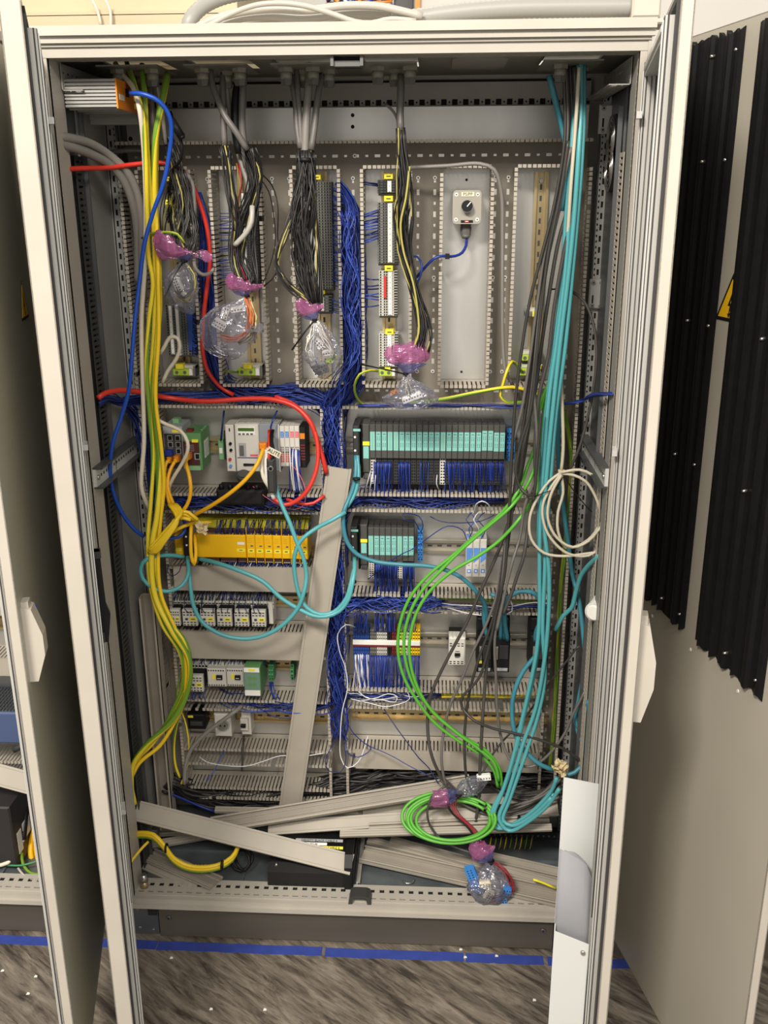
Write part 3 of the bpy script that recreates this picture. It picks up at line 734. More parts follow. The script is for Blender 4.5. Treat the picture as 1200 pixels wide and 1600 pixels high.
def duct(label, a0, a1, c0, c1, horiz, gaps0=(), gaps1=(), slots=1, lid=None, yt=YT, group=None):
    """channel along x (horiz) or z from a0 to a1 between walls at c0 < c1"""
    ctr = ((a0+a1)/2, PY, c0) if horiz else ((c0+c1)/2, PY, a0)
    t = thing('cable_duct', label, 'cable duct', ctr, group)
    mb = MB()
    if horiz: mb.box(a0, a1, PY-0.002, PY, c0, c1, 'duct_base')
    else: mb.box(c0, c1, PY-0.002, PY, a0, a1, 'duct_base')
    mb.build('duct_base', t)
    mb = MB(); k = 0
    rows = [(c0+c1)/2] if slots == 1 else [c0+(c1-c0)*0.24, c0+(c1-c0)*0.76]
    if slots:
        for c in rows:
            a = a0+0.02; i = 0
            while a < a1-0.02:
                L = (0.0125 if i % 2 else 0.0065); w = 0.0031 if i % 2 else 0.0023
                y = PY-0.0024
                if horiz: mb.box(a-L/2, a+L/2, y, PY-0.002, c-w, c+w, 'galv_bright')
                else: mb.box(c-w, c+w, y, PY-0.002, a-L/2, a+L/2, 'galv_bright')
                a += 0.0245 if True else 0; i += 1
        o = mb.build('mounting_slots', t); o['kind'] = 'stuff'
        for c in rows:
            for f in (0.04, 0.5, 0.96):
                a = a0+(a1-a0)*f; s = MB()
                x, z = (a, c) if horiz else (c, a)
                s.cyl((x, PY-0.002, z), (x, PY-0.005, z), 0.0055, 0.0045, 'tin_white', 10); s.cyl((x, PY-0.005, z), (x, PY-0.0054, z), 0.002, 0.002, 'gap_shade', 6)
                s.build('screw', t)
    for c, inw, gp in ((c0, 1, gaps0), (c1, -1, gaps1)):
        mb = MB(); fingers(mb, a0, a1, c, horiz, inw, gapseg(a0, a1, gp), yt=yt)
        if mb.n: o = mb.build('finger_row', t); o['kind'] = 'stuff'
    if lid:
        mb = MB(); l0, l1 = lid
        if horiz:
            mb.box(l0, l1, yt-0.004, yt-0.002, c0-0.002, c1+0.002, 'lid'); mb.box(l0, l1, yt-0.002, yt+0.006, c0-0.003, c0-0.001, 'lid'); mb.box(l0, l1, yt-0.002, yt+0.006, c1+0.001, c1+0.003, 'lid')
        mb.build('duct_lid', t)
    return t
def X(u, v, Y=None): return at(u, v, YT if Y is None else Y)[0]
def Z(u, v, Y=None): return at(u, v, YT if Y is None else Y)[2]
V0 = (X(203, 490), X(232, 490)); VA = (X(307, 490), X(341, 490)); VB = (X(412, 490), X(463, 490)); VC = (X(531, 500), X(569, 500))
VD = (X(639, 500), X(689, 500)); VE = (X(762, 500), X(800, 500)); V5 = (X(880, 490), X(912, 490)); VM = (X(502, 700), X(535, 700))
ZH1 = (Z(700, 262), Z(700, 218)); ZH2 = (Z(450, 638), Z(450, 601)); ZH3 = (Z(440, 803), Z(440, 773)); ZH3r = (Z(700, 801), Z(700, 773))
ZH4l = (Z(380, 922), Z(380, 887)); ZH4r = (Z(650, 958), Z(650, 930)); ZH5l = (Z(370, 1028), Z(370, 989)); ZH5r = (Z(650, 1109), Z(650, 1079))
ZH6l = (Z(400, 1112), Z(400, 1095)); ZH6r = (Z(700, 1202), Z(700, 1177)); ZH7l = (Z(400, 1197), Z(400, 1172)); ZH8l = (Z(400, 1250), Z(400, 1232))
ZB = Z(450, 1250)
xl, xr = V0[1], V5[0]
ups = (VA, VB, VC, VD, VE)
duct('wide open cable duct running across the top of the back plate', V0[0], V5[1], ZH1[0], ZH1[1], True, gaps0=[V0]+list(ups)+[V5])
duct('tall slotted duct at the left edge of the back plate, behind yellow cables', ZB, ZH1[0], V0[0], V0[1], False,
     gaps1=[ZH2, (ZH3[0], ZH3[1]), ZH6l])
duct('tall slotted duct at the right edge of the back plate, behind teal cables', ZB, ZH1[0], V5[0], V5[1], False,
     gaps0=[ZH2, ZH3r, ZH4r, ZH5r])
duct('upright duct full of blue wires, right of the leftmost terminal column', ZH2[1], ZH1[0], VA[0], VA[1], False)
duct('empty upright duct between the second and third terminal columns', ZH2[1], ZH1[0], VB[0], VB[1], False, slots=2)
duct('upright duct packed with blue wires, left of the fourth terminal column', ZH2[1], ZH1[0], VC[0], VC[1], False)
duct('empty upright duct left of the grey switch box', ZH2[1], ZH1[0], VD[0], VD[1], False, slots=2)
duct('upright duct right of the grey switch box, with one grey cable', ZH2[1], ZH1[0], VE[0], VE[1], False, slots=2)
duct('horizontal duct with a blue wire bundle just below the terminal columns', xl, xr, ZH2[0], ZH2[1], True, gaps0=[VM], gaps1=[(a, b) for a, b in ups])
duct('centre upright duct packed with blue wires, beside the leaning cover', ZB, ZH2[0], VM[0], VM[1], False,
     gaps0=[ZH3, ZH4l, ZH5l, ZH6l, ZH7l], gaps1=[ZH3r, ZH4r, ZH5r, ZH6r], slots=0)
duct('horizontal duct with blue wires between the white controller and the yellow modules', xl, VM[0], ZH3[0], ZH3[1], True)
duct('horizontal duct with blue wires under the long teal-labelled module row', VM[1], xr, ZH3r[0], ZH3r[1], True)
duct('horizontal duct closed with a grey cover under the yellow modules', xl, VM[0], ZH4l[0], ZH4l[1], True, slots=0, lid=(xl+0.012, VM[0]+0.004))
duct('horizontal duct under the short teal-labelled module row', VM[1], xr, ZH4r[0], ZH4r[1], True)
duct('horizontal duct closed with a grey cover under the row of white relays', xl, VM[0], ZH5l[0], ZH5l[1], True, slots=0, lid=(xl+0.014, VM[0]-0.012))
duct('horizontal duct under the blue, red and yellow terminal row', VM[1], xr, ZH5r[0], ZH5r[1], True)
duct('narrow horizontal duct above the wall socket and single breaker', xl, VM[0], ZH6l[0], ZH6l[1], True, slots=0)
duct('horizontal duct with flat grey cover, lowest on the right half', VM[1], xr, ZH6r[0], ZH6r[1], True, slots=0, lid=(VM[1]+0.02, xr-0.004))
duct('horizontal duct below the wall socket, second lowest on the left half', xl, VM[0], ZH7l[0], ZH7l[1], True, slots=0)
duct('lowest horizontal duct on the left half, above the black cables', xl, VM[0], ZH8l[0], ZH8l[1], True, slots=0)

# ------------------------------------------------------------------ DIN rails
def rail(label, u0, v0, u1, v1, horiz=True, m='din', Y=PY-0.012, group=None):
    x0, x1, z0, z1 = rect(u0, v0, u1, v1, Y)
    t = thing('mounting_rail', label, 'rail', ((x0+x1)/2, PY, z0), group)
    mb = MB(); f = 0.2
    if horiz:
        h = z1-z0
        mb.box(x0, x1, PY-0.003, PY, z0+h*f, z1-h*f, m); mb.box(x0, x1, Y, PY, z0+h*f-0.0015, z0+h*f, m); mb.box(x0, x1, Y, PY, z1-h*f, z1-h*f+0.0015, m)
        mb.box(x0, x1, Y-0.0015, Y, z0, z0+h*f, m); mb.box(x0, x1, Y-0.0015, Y, z1-h*f, z1, m)
        x = x0+0.012
        while x < x1-0.015: mb.box(x, x+0.012, PY-0.0034, PY-0.003, (z0+z1)/2-0.0025, (z0+z1)/2+0.0025, 'charcoal'); x += 0.025
    else:
        h = x1-x0
        mb.box(x0+h*f, x1-h*f, PY-0.003, PY, z0, z1, m); mb.box(x0+h*f-0.0015, x0+h*f, Y, PY, z0, z1, m); mb.box(x1-h*f, x1-h*f+0.0015, Y, PY, z0, z1, m)
        mb.box(x0, x0+h*f, Y-0.0015, Y, z0, z1, m); mb.box(x1-h*f, x1, Y-0.0015, Y, z0, z1, m)
        z = z0+0.012
        while z < z1-0.015: mb.box((x0+x1)/2-0.0025, (x0+x1)/2+0.0025, PY-0.0034, PY-0.003, z, z+0.012, 'charcoal'); z += 0.025
    mb.build('rail_profile', t)
    s = MB(); c = ((x0+x1)/2, z1-0.02) if not horiz else (x0+0.014, (z0+z1)/2)
    s.cyl((c[0], PY-0.003, c[1]), (c[0], PY-0.006, c[1]), 0.006, 0.005, 'steel', 10); s.build('screw', t)
    return t
rail('brass-coloured mounting rail behind the leftmost terminal column', 267, 268, 288, 588, False)
rail('brass-coloured mounting rail behind the second terminal column', 381, 268, 403, 592, False)
rail('mounting rail behind the third terminal column', 494, 268, 515, 592, False)
rail('brass-coloured mounting rail behind the fourth terminal column', 597, 268, 618, 592, False)
rail('tall nearly bare brass-coloured rail right of the switch box', 829, 268, 851, 592, False)
rail('mounting rail behind the white controller row', 252, 684, 500, 708)
rail('mounting rail behind the long teal-labelled module row', 541, 686, 868, 708, m='din_grey')
rail('mounting rail behind the yellow module row', 252, 846, 492, 868)
rail('mounting rail through the short teal-labelled module row', 541, 844, 862, 865, m='din_grey')
rail('brass-coloured mounting rail behind the white relay row', 262, 930, 478, 946)
rail('silver mounting rail behind the blue and yellow terminal row', 545, 990, 860, 1010, m='din_grey')
rail('brass-coloured mounting rail right of the green power module', 268, 1030, 462, 1045)
rail('dull mounting rail carrying the wall socket', 285, 1112, 511, 1128)
rail('bare brass-coloured rail, lowest on the right half', 549, 1111, 856, 1128)

# ------------------------------------------------------------------ terminal columns (upright)
def term_col(label, u0, v0, u1, v1, m='term_grey', Yf=PY-0.062, cols=((0.10, 0.30, 0.42, 0.52),), strip=(0.5, 0.72), right=(0.86, 0.95), tagm=None, inlay=None, strip_m='white', group=None):
    x0, x1, z0, z1 = rect(u0, v0, u1, v1, Yf); w = x1-x0
    t = thing('terminal_block', label, 'terminals', ((x0+x1)/2, PY, z0), group)
    n = max(2, int(round((z1-z0)/0.0062))); p = (z1-z0)/n; mb = MB()
    for i in range(n):
        z = z0+p*i
        mb.cbox(x0, x1, Yf, PY-0.014, z+0.0002, z+p-0.0002, m, 0.0008)
        for c in cols[0]: mb.quad(x0+w*c-0.0017, x0+w*c+0.0017, z+0.0014, z+p-0.0012, Yf-0.0002, 'black')
        for c in right: mb.quad(x0+w*c-0.0019, x0+w*c+0.0019, z+0.0014, z+p-0.0012, Yf-0.0002, 'black')
    o = mb.build('terminal_rows', t); o['kind'] = 'stuff'
    mb = MB(); mb.cbox(x0+w*strip[0], x0+w*strip[1], Yf-0.003, Yf, z0+p*0.4, z1-p*0.4, strip_m, 0.0008)
    for i in range(0, n, 2): mb.quad(x0+w*(strip[0]*0.6+strip[1]*0.4), x0+w*(strip[0]*0.4+strip[1]*0.6), z0+p*(i+0.5), z0+p*(i+0.8), Yf-0.0032, 'term_grey')
    mb.build('marker_strip', t)
    mb = MB(); mb.cbox(x0+w*0.02, x1, Yf+0.01, PY-0.014, z0-0.005, z0-0.0005, 'term_grey', 0.001); mb.build('end_bracket', t)
    if tagm:
        a, b, c, d = rect(*tagm, Yf-0.004); mb = MB(); mb.cbox(a, b, Yf-0.004, Yf+0.02, c, d, 'label_yellow', 0.001); mb.quad(a+(b-a)*.25, a+(b-a)*.75, c+(d-c)*.4, c+(d-c)*.6, Yf-0.0043, 'charcoal'); mb.build('name_tag', t)
    if inlay:
        mb = MB()
        for (c0, c1, f0, f1, mm) in inlay: mb.cbox(x0+w*c0, x0+w*c1, Yf-0.005, Yf, z0+(z1-z0)*f0, z0+(z1-z0)*f1, mm, 0.0008)
        mb.build('jumper', t)
    return t
term_col('small dark terminal group, topmost of the fourth terminal column', 590, 281, 622, 302, m='charcoal', tagm=(600, 271, 614, 280), strip=(0.48, 0.68))
term_col('long grey terminal block with white strip, upper in the fourth column', 590, 316, 622, 412, tagm=(600, 306, 614, 315))
term_col('grey terminal block with red jumpers in the fourth column', 592, 423, 621, 494, m='term_light', tagm=(601, 415, 614, 424), inlay=[(0.27, 0.42, 0.40, 0.88, 'red')])
term_col('light terminal block, lowest long one of the fourth column', 592, 521, 622, 573, m='term_light', tagm=(602, 515, 615, 523), strip=(0.44, 0.66))
term_col('long dark terminal block with a white strip, third terminal column', 494, 284, 519, 452, strip=(-0.12, 0.1), cols=((0.24, 0.42, 0.6),), right=(0.76, 0.92), tagm=(489, 273, 501, 281))
term_col('short terminal block under the long one, third terminal column', 495, 462, 518, 488, strip=(0.3, 0.5), tagm=(497, 454, 507, 460))
term_col('dark terminal block behind the second bundle of black wires', 378, 300, 404, 445, m='charcoal', strip=(0.1, 0.24), cols=((0.36, 0.52, 0.68),))
term_col('long terminal block with two light strips, low in the leftmost column', 262, 476, 300, 555, m='term_grey', strip=(0.10, 0.22), cols=((0.02, 0.3, 0.62, 0.72),), inlay=[(0.38, 0.5, 0.0, 1.0, 'white'), (0.84, 1.1, 0.1, 0.9, 'term_blue')])
term_col('small dark terminal group with yellow tag, top of the leftmost column', 262, 287, 292, 306, m='charcoal', tagm=(259, 276, 270, 283))
term_col('dark terminal group, second from top in the leftmost column', 258, 323, 292, 345, m='charcoal', tagm=(257, 312, 268, 320))
def pe_block(label, u0, v0, u1, v1, tagr, m='term_green', end='white'):
    Yf = PY-0.055; x0, x1, z0, z1 = rect(u0, v0, u1, v1, Yf); w = x1-x0
    t = thing('earth_terminal', label, 'terminals', ((x0+x1)/2, PY, z0)); mb = MB()
    mb.cbox(x0, x0+w*0.72, Yf, PY-0.014, z0, z1, m, 0.0015)
    mb.cyl((x0+w*0.18, Yf+0.0002, (z0+z1)/2), (x0+w*0.18, Yf-0.001, (z0+z1)/2), 0.0045, 0.004, 'gland_dark', 8); mb.cyl((x0+w*0.55, Yf+0.0002, (z0+z1)/2), (x0+w*0.55, Yf-0.001, (z0+z1)/2), 0.0045, 0.004, 'gland_dark', 8)
    mb.build('terminal_body', t)
    mb = MB(); mb.cbox(x0+w*0.73, x0+w*0.90, Yf, PY-0.014, z0, z1, end, 0.0015); mb.build('end_marker', t)
    mb = MB(); mb.cbox(x0+w*0.90, x1, Yf+0.008, PY-0.014, z0-0.004, z1+0.006, 'term_grey', 0.0015); mb.cbox(x0+w*0.1, x1, Yf+0.012, PY-0.014, z1, z1+0.008, 'term_light', 0.001); mb.build('end_bracket', t)
    if tagr:
        a, b, c, d = rect(*tagr, Yf-0.003); mb = MB(); mb.cbox(a, b, Yf-0.003, Yf+0.02, c, d, 'label_yellow', 0.001); mb.build('name_tag', t)
    return t
pe_block('green-yellow earth terminal at the foot of the leftmost terminal column', 270, 577, 304, 587, (274, 569, 286, 577))
pe_block('green-yellow earth terminal at the foot of the second terminal column', 371, 576, 409, 587, (380, 570, 393, 577))
pe_block('green-yellow earth terminal at the foot of the fourth terminal column', 592, 577, 620, 588, (601, 573, 610, 579))
pe_block('green-yellow earth terminal, lower one at the foot of the bare rail', 812, 576, 848, 587, (836, 571, 846, 577))
pe_block('green-yellow earth terminal, upper one near the foot of the bare rail', 814, 555, 848, 564, None)
pe_block('small yellow-marked end clip halfway down the bare rail', 821, 488, 842, 495, (832, 487, 838, 495), m='term_grey', end='term_grey')

# ------------------------------------------------------------------ switch box
x0, x1, z0, z1 = rect(707, 297, 752, 350, PY-0.07)
t = thing('rotary_switch_box', 'grey plastic box with black rotary switch, labelled PS/PP', 'switch box', ((x0+x1)/2, PY, z0)); mb = MB()
c = 0.008
prof = [(x0+c, z0), (x1-c, z0), (x1-c*.3, z0+c*.3), (x1, z0+c), (x1, z1-c), (x1-c*.3, z1-c*.3), (x1-c, z1), (x0+c, z1), (x0+c*.3, z1-c*.3), (x0, z1-c), (x0, z0+c), (x0+c*.3, z0+c*.3)]
mb.prism(prof, (0, PY-0.05, 0), X_, Z_, (0, 0.05, 0), 'switch_box'); mb.build('box_body', t)
mb = MB(); mb.prism(prof, (0, PY-0.07, 0), X_, Z_, (0, 0.0185, 0), 'switch_box'); ld = mb.build('box_cover', t)
for a in (0.13, 0.87):
    for b in (0.13, 0.87):
        s = MB(); p = (x0+(x1-x0)*a, z0+(z1-z0)*b); s.cyl((p[0], PY-0.07, p[1]), (p[0], PY-0.0712, p[1]), 0.0045, 0.0042, 'white', 12); s.cyl((p[0], PY-0.0712, p[1]), (p[0], PY-0.0716, p[1]), 0.0018, 0.0018, 'charcoal', 6); s.build('cover_screw', ld)
p = at(730, 322, PY-0.075); mb = MB(); mb.cyl((p[0], PY-0.07, p[2]), (p[0], PY-0.072, p[2]), 0.0140, 0.0140, 'steel', 20); mb.cyl((p[0], PY-0.072, p[2]), (p[0], PY-0.088, p[2]), 0.0128, 0.0118, 'black', 20)
kn = mb.build('rotary_knob', t); mb = MB(); a = math.radians(40); D = np.array([math.sin(a), 0, math.cos(a)]); E = np.array([D[2], 0, -D[0]])
mb.obox((p[0], PY-0.0895, p[2]), D, E, Y_, -0.001, 0.0115, -0.0011, 0.0011, 0, 0.0015, 'white'); mb.build('knob_pointer', kn)
a, b, c_, d = rect(721, 300, 741, 307, PY-0.071); mb = MB(); mb.box(a, b, PY-0.0712, PY-0.07, c_, d, 'ceramic'); pl = mb.build('name_plate', t)
text('PS/PP', 0.0095, ((a+b)/2, PY-0.0713, (c_+d)/2), X_, Z_, 'charcoal', pl)
a, b, c_, d = rect(720, 344, 739, 348, PY-0.071); mb = MB(); mb.box(a, b, PY-0.0712, PY-0.07, c_, d, 'black'); pl = mb.build('maker_plate', t)
mb = MB(); mb.quad(a+(b-a)*.3, a+(b-a)*.65, c_+0.001, d-0.001, PY-0.0713, 'red'); mb.quad(a+(b-a)*.38, a+(b-a)*.6, c_+0.002, d-0.0022, PY-0.0715, 'white'); mb.build('logo', pl)
p = at(728, 350, PY-0.04); mb = MB()
mb.cyl(p, p-Z_*0.007, 0.012, 0.012, 'gland_dark', 14); mb.cyl(p-Z_*0.007, p-Z_*0.024, 0.0135, 0.0125, 'gland_dark', 10, smooth=False); mb.cyl(p-Z_*0.024, p-Z_*0.032, 0.0125, 0.0075, 'gland_dark', 14); mb.build('cable_gland', t)

# ------------------------------------------------------------------ left controller bay
def base(label, name, cat, u0, v0, u1, v1, Yf, group=None):
    x0, x1, z0, z1 = rect(u0, v0, u1, v1, Yf)
    return thing(name, label, cat, ((x0+x1)/2, PY-0.01, z0), group), x0, x1, z0, z1
YS = PY-0.105
t, x0, x1, z0, z1 = base('dark-faced grey network switch with six ports, leftmost in the controller bay', 'network_switch', 'switch', 256, 667, 286, 733, YS)
mb = MB(); mb.cbox(x0, x1, YS, PY-0.014, z0, z1, 'dev_grey', 0.002); mb.build('housing', t)
mb = MB(); w, h = x1-x0, z1-z0; mb.box(x0+w*.06, x1-w*.03, YS-0.001, YS, z0+h*.02, z0+h*.84, 'charcoal'); fp = mb.build('face_plate', t)
for i in range(3):
    for a in (0.24, 0.64):
        if i == 2 and a < 0.3: pass
        q = MB(); xa = x0+w*a; za = z0+h*(0.68-0.155*i)
        q.box(xa, xa+w*.25, YS-0.0018, YS-0.001, za, za+h*.125, 'dev_grey'); q.box(xa+w*.03, xa+w*.22, YS-0.0022, YS-0.0018, za+h*.012, za+h*.11, 'black'); q.build('network_port', t)
mb = MB(); mb.box(x0+w*.5, x1-w*.12, YS-0.0015, YS, z1-h*.13, z1-h*.07, 'label_yellow'); mb.build('name_tag', t)
mb = MB(); mb.cbox(x0+w*.35, x0+w*.7, YS+0.03, YS+0.055, z1, z1+h*.12, 'green_pale'); mb.build('power_plug', t)
t, x0, x1, z0, z1 = base('green interface module with maroon face, beside the network switch', 'interface_module', 'module', 287, 677, 315, 735, YS)
w, h = x1-x0, z1-z0
mb = MB(); mb.cbox(x0, x1, YS, PY-0.014, z0, z1, 'green_dev', 0.002)
for k in range(4): mb.cyl((x1-0.004, YS+0.03+k*0.015, z1), (x1-0.004, YS+0.03+k*0.015, z1+0.004), 0.005, 0.005, 'green_dev', 8)
mb.build('housing', t)
mb = MB(); mb.box(x0, x1-w*.12, YS-0.001, YS, z0+h*.14, z0+h*.78, 'maroon')
for k in range(4): mb.quad(x0+w*.1, x0+w*.6, z0+h*(.68-.05*k), z0+h*(.69-.05*k), YS-0.0012, 'dev_grey')
mb.build('face_plate', t)
mb = MB(); mb.box(x0+w*.5, x1-w*.15, YS-0.0015, YS, z0+h*.76, z0+h*.84, 'label_yellow'); mb.build('name_tag', t)
mb = MB(); mb.box(x0+w*.1, x1-w*.1, YS-0.001, YS, z0+h*.01, z0+h*.12, 'green_pale'); mb.build('terminal_strip', t)
mb = MB(); mb.box(x0+w*.6, x0+w*.88, YS-0.0018, YS, z0+h*.30, z0+h*.47, 'dev_grey'); mb.box(x0+w*.65, x0+w*.86, YS-0.0022, YS, z0+h*.32, z0+h*.45, 'black'); mb.build('network_port', t)
mb = MB(); mb.box(x1, x1+0.0004, PY-0.075, PY-0.03, z0+h*.25, z0+h*.72, 'white')
for k in range(5): mb.box(x1+0.0004, x1+0.0006, PY-0.070+k*0.008, PY-0.067+k*0.008, z0+h*.3, z0+h*.66, 'dev_grey')
mb.build('side_label', t)
mb = MB(); mb.box(x0+w*.15, x0+w*.5, YS+0.01, YS+0.03, z1-0.003, z1+0.006, 'dark_red'); mb.build('plug', t)
t, x0, x1, z0, z1 = base('small green terminal block just left of the white controller', 'terminal_block', 'terminals', 341, 688, 349, 719, PY-0.06)
mb = MB(); mb.cbox(x0, x1, PY-0.06, PY-0.014, z0, z1, 'green_pale', 0.002); mb.build('terminal_body', t)
mb = MB(); mb.box(x0+0.003, x1-0.002, PY-0.0615, PY-0.06, z0+(z1-z0)*.35, z0+(z1-z0)*.62, 'white'); mb.build('marker', t)
mb = MB(); mb.cbox(x1, x1+0.012, PY-0.045, PY-0.014, z0-0.004, z1+0.02, 'charcoal', 0.002); mb.build('end_bracket', t)

YC = PY-0.085
t, x0, x1, z0, z1 = base('white logic controller with a small green display', 'controller', 'controller', 353, 664, 437, 737, YC)
def sub(u0, v0, u1, v1, Y): return rect(u0, v0, u1, v1, Y)
mb = MB(); a, b, c_, d = sub(353, 664, 367, 737, YC); mb.cbox(a, b-0.001, YC, PY-0.014, c_, d, 'dev_white', 0.002); mb.build('power_unit', t)
mb = MB(); a2, b2, c2, d2 = sub(368, 663, 405, 737, YC); mb.cbox(a2, b2, YC, PY-0.014, c2, d2, 'dev_white', 0.002); mb.build('housing', t)
mb = MB(); a3, b3, c3, d3 = sub(405, 663, 437, 737, YC); mb.cbox(a3, b3, YC+0.003, PY-0.014, c3, d3, 'dev_blue_grey', 0.002); mb.box(b3-0.0025, b3, YC+0.001, YC+0.003, c3, d3, 'dev_white'); mb.build('communication_unit', t)
mb = MB(); a, b, c_, d = sub(371, 667, 398, 680, YC); mb.box(a, b, YC-0.0015, YC, c_, d, 'white'); bz = mb.build('display_bezel', t)
mb = MB(); a, b, c_, d = sub(372, 668.5, 397, 673.5, YC); mb.box(a, b, YC-0.002, YC-0.0015, c_, d, 'lcd'); mb.build('display', bz)
for k in range(4):
    a, b, c_, d = sub(372.5+6.3*k, 677, 376.5+6.3*k, 679, YC); mb = MB(); mb.cbox(a, b, YC-0.003, YC-0.0015, c_, d, 'charcoal', 0.0005); mb.build('key', bz)
mb = MB(); a, b, c_, d = sub(375, 696, 381, 711, YC); mb.cbox(a, b, YC-0.005, YC, c_, d, 'gland_dark', 0.001); mb.box(a-0.003, b+0.006, YC-0.0008, YC, c_-0.004, d+0.006, 'dev_grey'); mb.build('serial_port', t)
mb = MB(); a, b, c_, d = sub(371, 714.5, 405, 716, YC); mb.quad(a, b, c_, d, YC-0.0004, 'navy_line'); a, b, c_, d = sub(391, 710, 403, 713, YC); mb.quad(a, b, c_, d, YC-0.0004, 'pink'); mb.build('printed_line', t)
for (u, v, m_) in ((360, 693, 'black'), (361, 703, 'black'), (359.5, 717.5, 'red'), (360.5, 728, 'relay_blue')):
    p = at(u, v, YC); mb = MB(); mb.cyl((p[0], YC, p[2]), (p[0], YC-0.006, p[2]), 0.0040, 0.0032, m_, 10); mb.build('socket' if m_ == 'black' else 'push_button', t)
p = at(358.5, 671.5, YC); mb = MB(); mb.box(p[0]-.0014, p[0]+.0014, YC-0.001, YC, p[2]-.004, p[2]+.004, 'black'); mb.build('indicator', t)
mb = MB()
for k in range(26): xx = X(369+2.6*k, 663, YC); mb.box(xx, xx+0.002, YC+0.012, PY-0.03, d2, d2+0.002, 'term_light')
o = mb.build('vent_ribs', t); o['kind'] = 'stuff'
mb = MB(); a, b, c_, d = sub(381, 724, 404, 727, YC); mb.prism([(a, c_), (b, c_+0.001), (b, d-0.001), (a, d)], (0, YC-0.005, 0), X_, Z_, (0, 0.005, 0), 'black'); mb.build('lever', t)
for k in range(4):
    u0 = 437.5+7.7*k; a, b, c_, d = sub(u0, 666, u0+7.4, 729, YC)
    t = thing('io_module', 'narrow white input-output module, number %s from left in the group of four' % ('one', 'two', 'three', 'four')[k], 'module', ((a+b)/2, PY-0.01, c_), 'narrow white modules beside the controller')
    mb = MB(); mb.cbox(a, b, YC, PY-0.014, c_, d, 'dev_white', 0.0015); mb.build('housing', t)
    q = (b-a); h = d-c_
    mb = MB(); mb.quad(a+q*.15, b-q*.1, c_+h*.72, c_+h*.87, YC-0.0004, ('sky_blue', 'sky_blue', 'pink', 'pink')[k])
    for r1 in range(3):
        for r2 in range(2): mb.quad(a+q*(.28+.3*r2), a+q*(.4+.3*r2), c_+h*(.74+.04*r1), c_+h*(.757+.04*r1), YC-0.0006, 'white')
    mb.build('led_field', t)
    mb = MB()
    for r1 in range(9):
        for r2 in range(2):
            m_ = ('red' if r1 >= 4 else 'black') if k < 2 else ('cable_navy' if r1 >= 3 else 'black')
            za = c_+h*(.47-.045*r1); mb.quad(a+q*(.12+.4*r2), a+q*(.42+.4*r2), za, za+h*(.032 if r1 > 2 else .02), YC-0.0004, m_)
    mb.build('plug_rows', t)
t, x0, x1, z0, z1 = base('black end module with orange window, right end of the controller row', 'supply_module', 'module', 468.5, 668, 478, 731, YC)
mb = MB(); mb.cbox(x0, x1, YC, PY-0.014, z0, z1, 'black_soft', 0.002); mb.build('housing', t)
mb = MB(); mb.box(x0+0.001, x1-0.002, YC-0.001, YC, z0+(z1-z0)*.72, z0+(z1-z0)*.86, 'orange'); mb.build('window', t)
mb = MB()
for k in range(6): mb.quad(x0+0.002, x1-0.002, z0+(z1-z0)*(.2+.07*k), z0+(z1-z0)*(.23+.07*k), YC-0.0005, 'dark_red')
mb.build('plug_rows', t)
# black supply lying under the controller
t, x0, x1, z0, z1 = base('black cable splitter box lying under the white controller', 'splitter_box', 'box', 338, 766, 412, 790, PY-0.12)
mb = MB(); mb.cbox(x0, x1, PY-0.12, PY-0.05, z0, z1, 'black_soft', 0.006)
for k in range(5): mb.cyl((x0+0.012+k*0.022, PY-0.11, z1), (x0+0.012+k*0.022, PY-0.11, z1+0.012), 0.007, 0.006, 'black', 8)
mb.build('housing', t)
mb = MB(); p = at(381, 747, PY-0.13); mb.cyl(p, p+np.array([0.0, -0.006, 0.012]), 0.016, 0.016, 'charcoal', 20); mb.cyl(p+np.array([0, -0.007, .013]), p+np.array([0.0, -0.008, 0.015]), 0.013, 0.013, 'steel_dull', 20); mb.build('coupling_ring', t)

# ------------------------------------------------------------------ teal-labelled modular rows
YP = PY-0.085
def plc_head(label, ub, v0, v1, with_label=True):
    t, x0, x1, z0, z1 = base(label, 'bus_module', 'module', ub, v0, ub+25, v1, YP)
    h = z1-z0; w = x1-x0
    mb = MB(); mb.cbox(x0, x0+w*.40, YP-0.018, PY-0.014, z0+h*.32, z1-h*.0, 'plc_dark', 0.003); mb.build('bus_plug', t)
    mb = MB(); mb.box(x0+w*.04, x0+w*.48, YP-0.020, YP-0.018, z1-h*.085, z1-h*.045, 'teal_label')
    mb.build('teal_bar', t)
    for q in (.82, .60): mb = MB(); mb.cyl((x0+w*.14, YP-0.018, z0+h*q), (x0+w*.14, YP-0.0195, z0+h*q), 0.0028, 0.0028, 'white', 8); mb.build('screw', t)
    mb = MB(); mb.cbox(x0+w*.42, x0+w*.55, YP+0.004, PY-0.014, z0+h*.1, z1, 'black', 0.002); mb.cbox(x0+w*.56, x1, YP, PY-0.014, z0+h*.2, z1, 'plc_grey', 0.002); mb.build('housing', t)
    mb = MB(); mb.box(x0+w*.58, x1, YP-0.0015, YP, z0+h*.655, z0+h*.72, 'label_yellow'); mb.build('name_tag', t)
    mb = MB(); mb.box(x0+w*.61, x1-w*.05, YP-0.001, YP, z0+h*.44, z0+h*.64, 'teal_label'); mb.build('label_strip', t)
    mb = MB(); mb.cbox(x0+w*.6, x1-w*.02, YP+0.006, PY-0.014, z0+h*.08, z0+h*.2, 'gland_dark', 0.002); mb.build('terminal_box', t)
    return t
plc_head('black bus head module with teal bar at the left of the long module row', 552.5, 663, 757)
plc_head('black bus head module with teal bar at the left of the short module row', 549, 820, 898)
